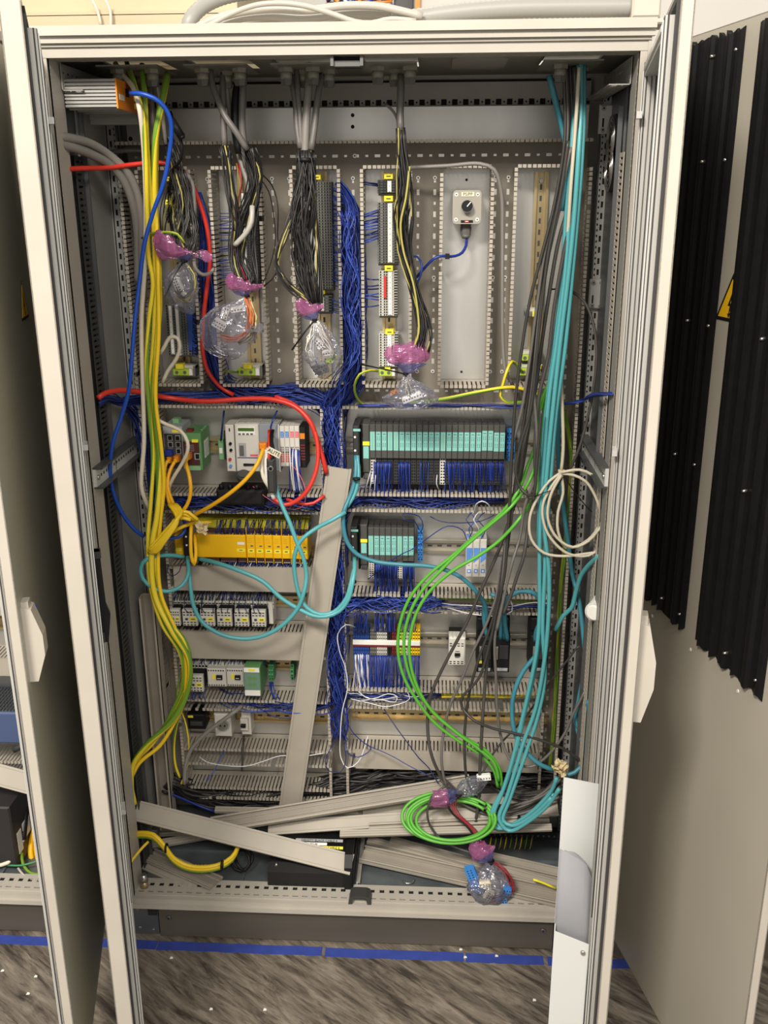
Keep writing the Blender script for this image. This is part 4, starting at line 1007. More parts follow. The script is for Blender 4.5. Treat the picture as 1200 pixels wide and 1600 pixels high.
ORD = 'first second third fourth fifth sixth seventh eighth ninth tenth eleventh twelfth thirteenth fourteenth fifteenth sixteenth seventeenth eighteenth nineteenth twentieth twenty-first twenty-second twenty-third'.split()
def plc_mod(label, group, x0, x1, z0, z1, tf0, tf1, blank, tb, tbm, dotrows=((.55, .63, .71), (.2, .28, .36))):
    t = thing('io_module', label, 'module', ((x0+x1)/2, PY-0.01, z0), group); w, h = x1-x0, z1-z0
    mb = MB(); mb.cbox(x0+0.0003, x1-0.0003, YP, PY-0.014, z0, z1, 'plc_grey', 0.0012); mb.box(x0+w*.1, x1-w*.1, YP+0.012, YP+0.04, z1, z1+0.004, 'plc_dark'); mb.build('housing', t)
    mb = MB(); a, b, c, d = x0+w*.09, x1-w*.09, z0+h*tf0, z0+h*tf1; mb.box(a, b, YP-0.0012, YP, c, d, 'teal_label')
    if blank: mb.quad((a+b)/2-0.0008, (a+b)/2+0.0008, c+0.004, d-0.004, YP-0.0014, 'green_pale')
    else:
        for g in dotrows:
            for f in g:
                for s in (.18, .62): mb.quad(a+(b-a)*s, a+(b-a)*(s+.2), c+(d-c)*f, c+(d-c)*(f+.03), YP-0.0014, 'teal_print')
        mb.quad(a+(b-a)*.2, a+(b-a)*.8, c+(d-c)*.86, c+(d-c)*.89, YP-0.0014, 'teal_print')
    mb.build('label_strip', t)
    mb = MB(); z = z0-tb; m_ = tbm; mb.cbox(x0+0.0003, x1-0.0003, YP+0.010, PY-0.014, z, z0-0.0005, m_, 0.001)
    n = 9; dz = (z0-z)/n
    for i in range(n):
        for s in (.18, .58): mb.quad(x0+w*s, x0+w*(s+.26), z+dz*(i+.25), z+dz*(i+.75), YP+0.0097, 'black')
    mb.build('terminal_box', t)
    return t
u0, u1 = 577.5, 789.5; n = 23; xa, xb = X(u0, 690, YP), X(u1, 690, YP); zt, zl = Z(680, 664, YP), Z(680, 717, YP); tb = Z(680, 717, YP)-Z(680, 759, YP)
for i in range(n):
    a = xa+(xb-xa)*i/n; b = xa+(xb-xa)*(i+1)/n; blank = i in (0, 3, 4, 12)
    plc_mod('%s module from left in the long module row, with %s teal label' % (ORD[i], 'blank' if blank else 'printed'), 'blank-label modules of the long row' if blank else 'printed-label modules of the long row',
            a, b, zl, zt, .24 if i not in (19, 20) else .26, .79 if i not in (19, 20) else .84, blank, tb, 'dev_white' if i in (0, 12) else 'plc_dark')
u0, u1 = 575, 647; n = 8; xa, xb = X(u0, 850, YP), X(u1, 850, YP); zt, zl = Z(610, 825, YP), Z(610, 877, YP); tb = Z(610, 877, YP)-Z(610, 907, YP)
for i in range(n):
    a = xa+(xb-xa)*i/n; b = xa+(xb-xa)*(i+1)/n; blank = i in (0, 5)
    plc_mod('%s module from left in the short module row, with %s teal label' % (ORD[i], 'blank' if blank else 'printed'), 'blank-label modules of the short row' if blank else 'printed-label modules of the short row',
            a, b, zl, zt, .19, .76, blank, tb, 'dev_white' if i in (0, 5) else 'plc_dark')
def clamp(label, u0, v0, u1, v1, m, Yf=PY-0.06, name='terminal_block', n=6, tagr=None):
    t, x0, x1, z0, z1 = base(label, name, 'terminals', u0, v0, u1, v1, Yf); w = x1-x0; h = z1-z0
    mb = MB(); k = max(1, int(round(w/0.0075)))
    for i in range(k):
        for j in range(n):
            d = 0.012*abs(j-(n-1)/2)/n*2
            mb.cbox(x0+w*i/k+0.0003, x0+w*(i+1)/k-0.0003, Yf+d, PY-0.014, z0+h*j/n+0.0003, z0+h*(j+1)/n-0.0003, m, 0.001)
            mb.quad(x0+w*(i+.3)/k, x0+w*(i+.7)/k, z0+h*(j+.3)/n, z0+h*(j+.7)/n, Yf+d-0.0003, 'gap_shade')
    o = mb.build('terminal_rows', t); o['kind'] = 'stuff'
    if tagr:
        a, b, c, d = rect(*tagr, Yf-0.003); mb = MB(); mb.cbox(a, b, Yf-0.004, Yf+0.01, c, d, 'white', 0.001); mb.build('marker', t)
    return t
clamp('blue terminal clamps at the right end of the long module row', 791, 675, 805, 723, 'sky_blue', tagr=(798, 697, 802, 712))
clamp('bright blue terminal clamps at the right end of the short module row', 652, 831, 661, 880, 'sky_blue', n=6)
# three slim blue relays
for k in range(3):
    u0 = 728+10.9*k; a, b, c_, d = rect(u0, 843, u0+10.3, 902, PY-0.075)
    t = thing('relay', ['slim blue and white relay, left of the three', 'slim blue and white relay, middle of the three', 'slim blue and white relay, right of the three'][k], 'relay', ((a+b)/2, PY-0.01, c_), 'slim blue and white relays')
    w, h = b-a, d-c_; Yr = PY-0.075; mb = MB(); mb.cbox(a, b, Yr, PY-0.014, c_, d, 'dev_white', 0.002); mb.box(a+w*.1, a+w*.45, Yr+0.012, Yr+0.03, d, d+0.005, 'relay_blue'); mb.build('housing', t)
    mb = MB(); mb.prism([(a+w*.08, c_+h*.38), (b-w*.08, c_+h*.5), (b-w*.08, c_+h*.78), (a+w*.08, c_+h*.78)], (0, Yr-0.001, 0), X_, Z_, (0, 0.001, 0), 'relay_blue'); mb.build('relay_cap', t)
    mb = MB(); mb.prism([(a+w*.2, c_+h*.12), (b-w*.2, c_+h*.12), (b-w*.2, c_+h*.22), (a+w*.2, c_+h*.22)], (0, Yr-0.001, 0), X_, Z_, (0, 0.001, 0), 'relay_blue')
    mb.quad(a+w*.35, b-w*.35, c_+h*.145, c_+h*.195, Yr-0.0012, 'white'); mb.quad(a+w*.35, b-w*.4, c_+h*.3, c_+h*.34, Yr-0.0004, 'dev_grey'); mb.build('printed_mark', t)

# ------------------------------------------------------------------ yellow safety row
YY = PY-0.09
t, x0, x1, z0, z1 = base('wide yellow safety controller with pale label, left of the yellow modules', 'safety_controller', 'controller', 305, 836, 384, 872, YY)
w, h = x1-x0, z1-z0
mb = MB(); mb.cbox(x0, x1, YY, PY-0.014, z0, z1, 'yellow', 0.003); mb.build('housing', t)
for nm, za, zb_ in (('upper_terminals', z1-h*.02, z1+h*.20), ('lower_terminals', z0-h*.24, z0-h*.02)):
    mb = MB()
    for a, b in ((0.16, 0.42), (0.44, 0.73), (0.75, 0.985)) if nm[0] == 'u' else ((0.22, 0.45), (0.47, 0.8), (0.82, 0.985)):
        mb.cbox(x0+w*a, x0+w*b, YY+0.008, PY-0.02, za, zb_, 'brown_term', 0.0015)
        k = 10
        for i in range(k): mb.quad(x0+w*(a+(b-a)*(i+.3)/k), x0+w*(a+(b-a)*(i+.7)/k), za+(zb_-za)*.15, za+(zb_-za)*.35, YY+0.0077, 'gland')
    mb.build(nm, t)
mb = MB(); a, b, c_, d = rect(371, 847, 382, 851, YY); mb.quad(a, b, c_, d, YY-0.0004, 'white'); a, b, c_, d = rect(370, 857, 383, 862, YY); mb.quad(a, b, c_, d, YY-0.0004, 'label_yellow')
mb.quad(a+(b-a)*.3, a+(b-a)*.7, c_+(d-c_)*.4, c_+(d-c_)*.6, YY-0.0006, 'charcoal'); mb.build('label_field', t)
mb = MB(); mb.box(x0, x1, YY+0.02, PY-0.02, z1+h*.2, z1+h*.55, 'yellow_olive'); mb.build('top_shelf', t)
# seven yellow relays: edges measured along the row
e = (384.8, 398.4, 412.2, 426, 439.8, 453.4, 467, 481)
nm7 = ('first', 'second', 'third', 'fourth', 'fifth', 'sixth', 'seventh')
for k in range(7):
    a, b, c_, d = rect(e[k], 836+k*.4, e[k+1], 872+k*.4, YY); w, h = b-a, d-c_
    t = thing('safety_relay', 'yellow safety module, %s of seven counted from the wide controller' % nm7[k], 'module', ((a+b)/2, PY-0.01, c_), 'seven yellow safety modules')
    mb = MB(); mb.cbox(a+0.0003, b-0.0003, YY, PY-0.014, c_, d, 'yellow', 0.002); mb.box(a, a+0.0015, YY+0.004, PY-0.02, c_-h*.25, d+h*.3, 'yellow'); mb.box(a, b, YY+0.02, PY-0.02, d+h*.2, d+h*.5, 'yellow_olive'); mb.build('housing', t)
    for nm, za, zb_ in (('upper_plug', d-h*.02, d+h*.19), ('lower_plug', c_-h*.24, c_-h*.01)):
        mb = MB(); mb.cbox(a+w*.14, b-w*.04, YY+0.006, PY-0.02, za, zb_, 'brown_term', 0.0015)
        for i in range(4): mb.quad(a+w*(.2+.19*i), a+w*(.3+.19*i), za+(zb_-za)*.12, za+(zb_-za)*.3, YY+0.0057, 'ceramic')
        mb.build(nm, t)
    mb = MB(); mb.quad(a+w*.18, b-w*.1, c_+h*.24, c_+h*.40, YY-0.0004, 'label_yellow'); mb.quad(a+w*.35, b-w*.3, c_+h*.30, c_+h*.34, YY-0.0006, 'charcoal')
    mb.quad(a+w*.5, b-w*.2, c_+h*.50, c_+h*.56, YY-0.0004, 'gland_dark')
    for r in range(3): mb.quad(a+w*.25, b-w*.3, c_+h*(.68+.08*r), c_+h*(.69+.08*r), YY-0.0004, 'orange')
    mb.build('label_field', t)
t, x0, x1, z0, z1 = base('small yellow module left of the wide yellow controller', 'safety_module', 'module', 273, 836, 285, 868, PY-0.07)
mb = MB(); mb.cbox(x0, x1, PY-0.07, PY-0.014, z0, z1, 'yellow', 0.002); mb.build('housing', t); mb = MB(); mb.quad(x0+0.002, x1-0.002, z0+0.012, z0+0.022, PY-0.0705, 'label_yellow'); mb.build('label_field', t)
t, x0, x1, z0, z1 = base('black bus connector in front of the small yellow module', 'bus_connector', 'connector', 286, 826, 297, 870, PY-0.12)
mb = MB(); mb.cbox(x0, x1, PY-0.12, PY-0.09, z0, z1, 'black_soft', 0.003); mb.build('housing', t)
mb = MB()
for f in (.42, .72): mb.cyl(((x0+x1)/2, PY-0.12, z0+(z1-z0)*f), ((x0+x1)/2, PY-0.1215, z0+(z1-z0)*f), 0.0025, 0.0025, 'white', 8)
mb.build('screws', t)

# ------------------------------------------------------------------ white relay rows
t, x0, x1, z0, z1 = base('long white terminal bank behind the row of small contactors', 'terminal_block', 'terminals', 266, 932, 428, 950, PY-0.06)
mb = MB(); n = 30
for i in range(n):
    a = x0+(x1-x0)*i/n; b = x0+(x1-x0)*(i+1)/n
    mb.cbox(a+.0004, b-.0004, PY-0.06, PY-0.014, z0, z0+(z1-z0)*.62, 'dev_white', 0.0012); mb.cbox(a+.001, b-.001, PY-0.045, PY-0.014, z0+(z1-z0)*.64, z1, 'term_light', 0.001)
    mb.quad(a+.0012, b-.0012, z0+(z1-z0)*.34, z0+(z1-z0)*.44, PY-0.0603, 'black'); mb.quad(a+.0012, b-.0012, z0+(z1-z0)*.1, z0+(z1-z0)*.16, PY-0.0603, 'charcoal')
o = mb.build('terminal_rows', t); o['kind'] = 'stuff'
mb = MB(); a, b, c_, d = rect(420, 940, 427, 974, PY-0.06); mb.cbox(a, b, PY-0.065, PY-0.014, c_, d, 'dev_white', 0.0015); mb.build('end_block', t)
mb = MB(); a, b, c_, d = rect(268, 951, 420, 980, PY-0.05); mb.cbox(a, b, PY-0.05, PY-0.014, c_, d, 'black_soft', 0.002); mb.build('carrier', t)
def contactor(label, u0, v0, u1, v1, Yf, grp):
    t, x0, x1, z0, z1 = base(label, 'contactor', 'contactor', u0, v0, u1, v1, Yf, grp); w, h = x1-x0, z1-z0
    mb = MB(); mb.cbox(x0, x1, Yf, Yf+.014, z0, z1, 'dev_white', 0.0015); mb.cbox(x0+.001, x1-.001, Yf+.014, PY-0.04, z0+.001, z1-.001, 'black_soft', 0.0015); mb.build('housing', t)
    mb = MB()
    for i in range(4):
        for r in (0.05, 0.2, 0.66, 0.82): mb.quad(x0+w*(.06+.235*i), x0+w*(.21+.235*i), z0+h*r, z0+h*(r+.07), Yf-0.0003, 'charcoal')
    mb.build('terminal_holes', t)['kind'] = 'stuff'
    mb = MB(); mb.box(x0+w*.5, x1-w*.06, Yf-0.0012, Yf, z0+h*.35, z0+h*.55, 'label_yellow'); mb.quad(x0+w*.58, x1-w*.14, z0+h*.42, z0+h*.48, Yf-0.0014, 'charcoal'); mb.build('name_tag', t)
    mb = MB(); mb.cbox(x0+w*.2, x0+w*.38, Yf-0.002, Yf, z0+h*.38, z0+h*.5, 'charcoal', 0.0005); mb.build('button', t)
    return t
ords = ('leftmost', 'second from left', 'third from left', 'third from right', 'second from right', 'rightmost')
for k, (a, b) in enumerate(((266, 281), (285, 308), (313, 335), (339, 362), (366, 388.5), (393, 415))):
    contactor('small white contactor with yellow tag, %s of the row of six' % ords[k], a, 953+k*.3, b, 978+k*.3, PY-0.10, 'row of six small white contactors')
contactor('single small white contactor at the left of the motor starters', 296, 1056, 317, 1081, PY-0.10, None)
t, x0, x1, z0, z1 = base('white terminal bank behind the single contactor and starters', 'terminal_block', 'terminals', 279, 1033, 381, 1045, PY-0.055)
mb = MB(); n = 20
for i in range(n):
    a = x0+(x1-x0)*i/n; b = x0+(x1-x0)*(i+1)/n
    mb.cbox(a+.0005, b-.0005, PY-0.055, PY-0.014, z0, z1, 'term_light', 0.0012); mb.quad(a+.0015, b-.0015, z0+(z1-z0)*.2, z0+(z1-z0)*.45, PY-0.0553, 'black')
o = mb.build('terminal_rows', t); o['kind'] = 'stuff'
for k, (a, b) in enumerate(((324, 353), (354, 381))):
    t, x0, x1, z0, z1 = base(['white motor starter with black rocker, left of the pair', 'white motor starter with black rocker, right one beside the green module'][k], 'motor_starter', 'breaker', a, 1045, b, 1073, PY-0.075); w, h = x1-x0, z1-z0
    mb = MB(); mb.cbox(x0, x1, PY-0.075, PY-0.014, z0, z1, 'dev_white', 0.002); mb.build('housing', t)
    mb = MB(); mb.cbox(x0+w*.5, x0+w*.82, PY-0.082, PY-0.075, z0+h*.44, z0+h*.66, 'black', 0.001); mb.quad(x0+w*.56, x0+w*.76, z0+h*.52, z0+h*.55, PY-0.0823, 'white'); mb.build('rocker', t)
    mb = MB(); mb.box(x0+w*.28, x0+w*.45, PY-0.0765, PY-0.075, z0+h*.42, z0+h*.7, 'label_yellow'); mb.build('name_tag', t)
    mb = MB()
    for i in range(7):
        for r in (.05, .86): mb.quad(x0+w*(.06+.13*i), x0+w*(.13+.13*i), z0+h*r, z0+h*(r+.08), PY-0.0753, 'charcoal')
    mb.build('terminal_holes', t)['kind'] = 'stuff'
t, x0, x1, z0, z1 = base('flat green power module with white foot, beside the motor starters', 'power_module', 'module', 382, 1043, 407, 1087, PY-0.11); w, h = x1-x0, z1-z0
mb = MB(); mb.cbox(x0, x1, PY-0.11, PY-0.014, z0, z1, 'green_dev', 0.002); mb.build('housing', t)
mb = MB(); mb.box(x0, x1-w*.04, PY-0.1115, PY-0.11, z0+h*.22, z0+h*.82, 'green_flat')
for r in range(2):
    for s in range(2): mb.cyl((x0+w*(.35+.3*s), PY-0.1115, z0+h*(.4+.22*r)), (x0+w*(.35+.3*s), PY-0.1118, z0+h*(.4+.22*r)), 0.006, 0.006, 'green_dev', 12)
mb.build('face_plate', t)
for q0, q1 in ((.01, .2), (.84, .99)): mb = MB(); mb.box(x0, x1-w*.04, PY-0.1118, PY-0.11, z0+h*q0, z0+h*q1, 'white'); mb.build('terminal_cover', t)
mb = MB(); mb.box(x0+w*.3, x0+w*.7, PY-0.1124, PY-0.1118, z0+h*.88, z0+h*.96, 'label_yellow'); mb.build('name_tag', t)
clamp('narrow green terminal block right of the green power module', 419, 1041, 427, 1067, 'green_term', n=4)
clamp('green terminal block at the end of the rail, half behind the cover', 453, 1040, 459, 1066, 'green_term', n=4)
# lowest left bay
t, x0, x1, z0, z1 = base('black circuit device with yellow tag, lowest left bay', 'circuit_breaker', 'breaker', 293, 1117, 320, 1140, PY-0.07); w, h = x1-x0, z1-z0
mb = MB(); mb.cbox(x0, x1, PY-0.07, PY-0.014, z0, z1, 'black', 0.003); mb.build('housing', t)
mb = MB(); mb.box(x0+w*.05, x0+w*.35, PY-0.0715, PY-0.07, z1-h*.18, z1-h*.04, 'label_yellow'); mb.build('name_tag', t)
mb = MB(); mb.cbox(x0+w*.2, x0+w*.9, PY-0.078, PY-0.07, z0+h*.35, z0+h*.6, 'charcoal', 0.001); mb.build('toggle', t)
t, x0, x1, z0, z1 = base('white rail-mounted wall socket with round recess', 'power_socket', 'socket', 335, 1116, 361, 1151, PY-0.075); w, h = x1-x0, z1-z0
mb = MB(); mb.cbox(x0, x1, PY-0.075, PY-0.014, z0, z1, 'dev_white', 0.003)
for i in range(4): mb.cbox(x0+w*(.04+.24*i), x0+w*(.24+.24*i), PY-0.045, PY-0.014, z1, z1+0.018, 'dev_white', 0.002)
mb.build('housing', t)
mb = MB(); c = ((x0+x1)/2, (z0+z1)/2)
mb.cyl((c[0], PY-0.0755, c[1]), (c[0], PY-0.077, c[1]), 0.019, 0.018, 'dev_grey', 24); mb.cyl((c[0], PY-0.077, c[1]), (c[0], PY-0.0772, c[1]), 0.0155, 0.0155, 'gland', 24)
mb.cyl((c[0]-.006, PY-0.0773, c[1]), (c[0]-.006, PY-0.078, c[1]), 0.0025, 0.0025, 'black', 8); mb.cyl((c[0]+.006, PY-0.0773, c[1]), (c[0]+.006, PY-0.078, c[1]), 0.0025, 0.0025, 'black', 8); mb.build('socket_face', t)
t, x0, x1, z0, z1 = base('narrow white circuit breaker right of the wall socket', 'circuit_breaker', 'breaker', 376, 1116, 391, 1151, PY-0.07); w, h = x1-x0, z1-z0
mb = MB(); mb.cbox(x0, x1, PY-0.06, PY-0.014, z0, z1+0.02, 'dev_white', 0.002); mb.cbox(x0, x1-w*.2, PY-0.075, PY-0.06, z0+h*.3, z0+h*.8, 'dev_white', 0.002); mb.build('housing', t)
mb = MB(); mb.cbox(x0+w*.1, x0+w*.6, PY-0.084, PY-0.075, z0+h*.5, z0+h*.62, 'black', 0.001); mb.build('toggle', t)
# right: coloured terminal row
Yt = PY-0.055
segs = [(551.5, 577, 'term_blue'), (578, 588, 'term_grey'), (588.5, 605, 'term_light'), (605.5, 611.5, 'black_soft'), (612, 619.5, 'dark_red'), (620, 631.5, 'term_green'), (632, 640, 'term_light'), (640.5, 656.5, 'term_yellow')]
lb = ['blue terminals, leftmost group of the lower right terminal row', 'grey terminals beside the blue ones in the lower terminal row', 'white terminals in the middle of the lower terminal row', 'black terminals between the white and the dark red ones',
      'dark red terminals in the lower terminal row', 'green-yellow terminals in the lower terminal row', 'pale terminals between the green and yellow ones', 'yellow terminals, right end of the lower terminal row']
for (a, b, m_), l in zip(segs, lb):
    x0, x1, z0, z1 = rect(a, 984, b, 1024, Yt); t = thing('terminal_block', l, 'terminals', ((x0+x1)/2, PY-0.01, z0)); mb = MB(); k = max(1, int(round((x1-x0)/0.0062)))
    for i in range(k):
        p0, p1 = x0+(x1-x0)*i/k+0.0003, x0+(x1-x0)*(i+1)/k-0.0003
        mb.cbox(p0, p1, Yt, PY-0.014, z0, z1, m_, 0.0008)
        for r in (.06, .2, .34, .66, .8, .92): mb.quad(p0+0.0012, p1-0.0012, z0+(z1-z0)*r-0.0018, z0+(z1-z0)*r+0.0018, Yt-0.0003, 'black_soft')
    o = mb.build('terminal_rows', t); o['kind'] = 'stuff'
x0, x1, z0, z1 = rect(551, 1001.5, 656.5, 1008.5, Yt-0.006)
mb = MB(); mb.cbox(x0, x1, Yt-0.006, Yt, z0, z1, 'white', 0.001); tag(mb.build('marker_bar'), 'long white marker bar across the coloured terminal row', 'marker')
mb = MB(); mb.box(x0, x1, Yt-0.003, Yt, z0-0.006, z0-0.0005, 'dark_red'); tag(mb.build('jumper_bar'), 'dark red jumper bar directly under the white marker bar', 'jumper')
t, x0, x1, z0, z1 = base('off-white contactor standing alone right of the yellow terminals', 'contactor', 'contactor', 701, 997, 727, 1040, PY-0.09); w, h = x1-x0, z1-z0; Yf = PY-0.09
mb = MB(); mb.cbox(x0, x1, Yf, PY-0.05, z0, z1, 'dev_white', 0.0025); mb.cbox(x0+0.001, x1-0.001, PY-0.05, PY-0.014, z0+0.004, z1-0.004, 'black_soft', 0.001); mb.build('housing', t)
mb = MB(); mb.box(x0+w*.36, x0+w*.7, Yf-0.003, Yf, z0+h*.35, z0+h*.46, 'black'); mb.quad(x0+w*.4, x0+w*.66, z0+h*.5, z0+h*.53, Yf-0.0003, 'charcoal'); mb.quad(x0+w*.4, x0+w*.66, z0+h*.28, z0+h*.31, Yf-0.0003, 'charcoal'); mb.build('button', t)
mb = MB()
for i in range(4):
    for r in (.06, .13, .70, .78): mb.quad(x0+w*(.06+.23*i), x0+w*(.2+.23*i), z0+h*r, z0+h*(r+.035), Yf-0.0003, 'black')
    mb.box(x0+w*(.06+.23*i), x0+w*(.2+.23*i), Yf+0.005, PY-0.06, z1, z1+0.004, 'dev_white')
mb.build('terminal_holes', t)['kind'] = 'stuff'
for k, (a, b) in enumerate(((746, 769.5), (770.5, 797), (829, 857))):
    Yf = PY-0.11; t, x0, x1, z0, z1 = base(['black motor drive, left of the three', 'black motor drive, middle of the three', 'black motor drive at the right, behind teal cables'][k], 'motor_drive', 'drive', a, 974, b, 1051, Yf, 'black motor drives'); w, h = x1-x0, z1-z0
    mb = MB(); mb.cbox(x0, x1, Yf, PY-0.02, z0, z1-h*.26, 'black_soft', 0.003); mb.cbox(x0, x1, Yf+0.03, PY-0.02, z1-h*.26, z1, 'black_soft', 0.003); mb.build('housing', t)
    mb = MB()
    for xa in (x0+w*.02, x1-w*.22): mb.cbox(xa, xa+w*.2, Yf+0.012, Yf+0.03, z0+h*.66, z0+h*.71, 'dev_grey', 0.001)
    mb.build('shield_clamp', t)
    mb = MB(); mb.cbox(x0+w*.14, x0+w*.30, Yf-0.006, Yf, z0+h*.28, z0+h*.54, 'gland' if k != 1 else 'din_grey', 0.001); mb.build('terminal_plug', t)
    mb = MB(); mb.cbox(x0+w*.36, x1-w*.1, Yf-0.002, Yf, z0+h*.28, z0+h*.56, 'charcoal', 0.001); mb.build('front_cover', t)
    mb = MB(); mb.cbox(x0+w*.1, x1-w*.1, Yf-0.006, Yf, z0+h*.04, z0+h*.1, 'dev_grey', 0.002); mb.build('output_plug', t)
    if k == 0: mb = MB(); mb.box(x0+w*.02, x0+w*.32, Yf-0.001, Yf, z0+h*.19, z0+h*.25, 'label_yellow'); mb.build('name_tag', t)
# ------------------------------------------------------------------ blue wire masses in the ducts
BL = ['wire_blue', 'wire_blue', 'wire_blue2', 'wire_blue2', 'wire_blue3']
YM = PY-0.040
def mid(c): return (c[0]+c[1])/2
def hw(c): return abs(c[1]-c[0])/2-0.006
def P3(x, z, y=YM): return (x, y, z)
r0 = 0.0013
mb = MB(); x = mid(VA); z2 = mid(ZH2)
wires(mb, [P3(x-.012, Z(330, 300)), P3(x, Z(330, 360)), P3(x, Z(330, 450)), P3(x, Z(335, 560)), P3(x+0.02, z2+0.02), P3(x+0.09, z2-0.004), P3(VM[0]-0.05, z2-0.004), P3(mid(VM)-0.01, z2-0.04), P3(mid(VM), z2-0.15)], 60, 0.022, 0.05, r0, BL, taper=[(0, .1), (.08, .5), (.25, 1), (1, 1)])
stuff(mb, 'blue_wires', 'blue wires filling the duct right of the leftmost terminal column', 'wires')
mb = MB(); x = mid(VC)
wires(mb, [at(527, 284, .3), P3(x-0.006, Z(545, 315)), P3(x, Z(545, 400)), P3(x, Z(545, 520)), P3(x-0.005, Z(545, 600)), P3(mid(VM)+0.008, z2-0.03), P3(mid(VM), z2-0.2), P3(mid(VM), z2-0.45)], 95, 0.026, 0.06, r0, BL, taper=[(0, .2), (.1, .8), (.2, 1), (1, 1)])
stuff(mb, 'blue_wires', 'dense blue wires filling the duct left of the fourth terminal column', 'wires')
mb = MB()
wires(mb, [at(158, 626, 0.10), at(172, 622, 0.14), at(190, 627, 0.2), P3(V0[1], z2-0.006, 0.28), P3(xl+0.1, z2-0.010), P3(VM[0]-0.1, z2-0.010), P3(mid(VM)-0.01, z2-0.05), P3(mid(VM)-0.006, z2-0.3)], 40, 0.011, 0.035, 0.0014, BL, wob=.2)
stuff(mb, 'blue_wires', 'blue wires entering from the left under the red cable', 'wires')
mb = MB(); wires(mb, [at(200, 634, 0.26), at(214, 652, 0.28), at(228, 700, 0.29), at(236, 760, 0.29), at(240, 800, 0.3)], 26, 0.012, 0.03, r0, BL)
stuff(mb, 'blue_wires', 'blue wires bending down behind the yellow cables on the left', 'wires')
mb = MB(); x = mid(VM)
wires(mb, [P3(x-0.004, z2), P3(x, Z(520, 760)), P3(x, Z(522, 860)), P3(x, Z(524, 960)), P3(x+0.004, Z(525, 1040)), P3(x-0.002, Z(520, 1110))], 85, 0.021, 0.058, r0, BL, wob=.3, taper=[(0, 1), (.8, 1), (1, .5)])
stuff(mb, 'blue_wires', 'blue wires packed in the centre upright duct', 'wires')
mb = MB()
wires(mb, [P3(xl+0.02, mid(ZH3)), P3(xl+0.2, mid(ZH3)-0.003), P3(VM[0]-0.02, mid(ZH3)), P3(mid(VM), mid(ZH3)-0.05), P3(mid(VM), mid(ZH3)-0.2)], 46, 0.016, 0.055, r0, BL, wob=.4)
stuff(mb, 'blue_wires', 'blue wires in the duct under the white controller', 'wires')
mb = MB()
wires(mb, [P3(mid(VM), mid(ZH3r)-0.2), P3(mid(VM)+0.004, mid(ZH3r)-0.06), P3(VM[1]+0.03, mid(ZH3r)), P3(VM[1]+0.2, mid(ZH3r)-0.002), P3(X(790, 790), mid(ZH3r))], 60, 0.017, 0.055, r0, BL, wob=.4, taper=[(0, 1), (.7, 1), (1, .25)])
stuff(mb, 'blue_wires', 'blue wires in the duct under the long module row', 'wires')
mb = MB()
wires(mb, [P3(mid(VM), mid(ZH4r)-0.14), P3(mid(VM)+0.004, mid(ZH4r)-0.03), P3(VM[1]+0.03, mid(ZH4r)), P3(VM[1]+0.12, mid(ZH4r)), P3(X(695, 944), mid(ZH4r)+0.004)], 60, 0.018, 0.055, r0, BL, wob=.5, taper=[(0, .7), (.5, 1), (1, .5)])
stuff(mb, 'blue_wires', 'blue wires in the duct above the coloured terminal row', 'wires')
mb = MB()
wires(mb, [P3(mid(VM), mid(ZH5r)+0.1), P3(mid(VM)+0.01, mid(ZH5r)+0.015), P3(VM[1]+0.04, mid(ZH5r)), P3(VM[1]+0.15, mid(ZH5r)), P3(X(690, 1090), mid(ZH5r))], 50, 0.016, 0.055, r0, BL+['wire_white'], wob=.4, taper=[(0, 1), (.8, 1), (1, .3)])
stuff(mb, 'blue_wires', 'blue and a few white wires in the duct under the coloured terminals', 'wires')
mb = MB()
wires(mb, [P3(xl+0.1, mid(ZH6l)+.01), P3(xl+0.25, mid(ZH6l), YT), P3(VM[0]-0.06, mid(ZH6l)-.004, YT), P3(mid(VM), mid(ZH6l)+0.01), P3(mid(VM)+.01, mid(ZH6l)+0.08)], 16, 0.013, 0.04, r0, BL, wob=.6)
stuff(mb, 'blue_wires', 'loose blue wires above the wall socket', 'wires')
for k, (a, b, c_) in enumerate(((560, 930, 'right'), )):
    mb = MB()
    wires(mb, [at(560, 634, 0.28), at(650, 633, 0.28), at(760, 634, 0.28), at(840, 634, 0.27), at(900, 628, 0.24), at(925, 618, 0.15), at(957, 615, 0.03)], 14, 0.003, 0.02, 0.0014, BL, wob=.5)
    stuff(mb, 'blue_wires', 'thin blue wires running right to the cabinet edge', 'wires')
mb = MB(); z3 = mid(ZH4r)
wires(mb, [P3(X(690, 950), z3, YT), P3(X(760, 955), z3-0.006, YT-0.01), P3(X(820, 948), z3+0.0, YT), P3(X(862, 950), z3, YT)], 7, 0.006, 0.01, r0, BL+['wire_white'], wob=.6)
stuff(mb, 'blue_wires', 'few blue and white wires crossing above the black drives', 'wires')
mb = MB(); x = mid(VM)
wires(mb, [P3(x, z2-.02, YT-.004), P3(x+.004, Z(520, 760), YT-.004), P3(x, Z(522, 900), YT-.004), P3(x+.004, Z(524, 1000), YT-.008), P3(x, Z(525, 1090), YT-.01), P3(x+.01, Z(522, 1150), YT-.012)], 26, 0.012, 0.02, r0, BL+['wire_blue3'], wob=1.3)
stuff(mb, 'blue_wires', 'loose tangled blue wires bulging out of the centre upright duct', 'wires')
mb = MB()
wires(mb, [P3(x+.01, mid(ZH4r)-.03, YT-.004), P3(VM[1]+.03, mid(ZH4r), YT-.006), P3(VM[1]+.09, mid(ZH4r)+.002, YT-.006), P3(X(690, 945), mid(ZH4r), YT)], 22, 0.010, 0.02, r0, BL+['wire_blue3'], wob=1.3)
stuff(mb, 'blue_wires', 'tangled blue wires bulging out above the coloured terminal row', 'wires')
mb = MB()
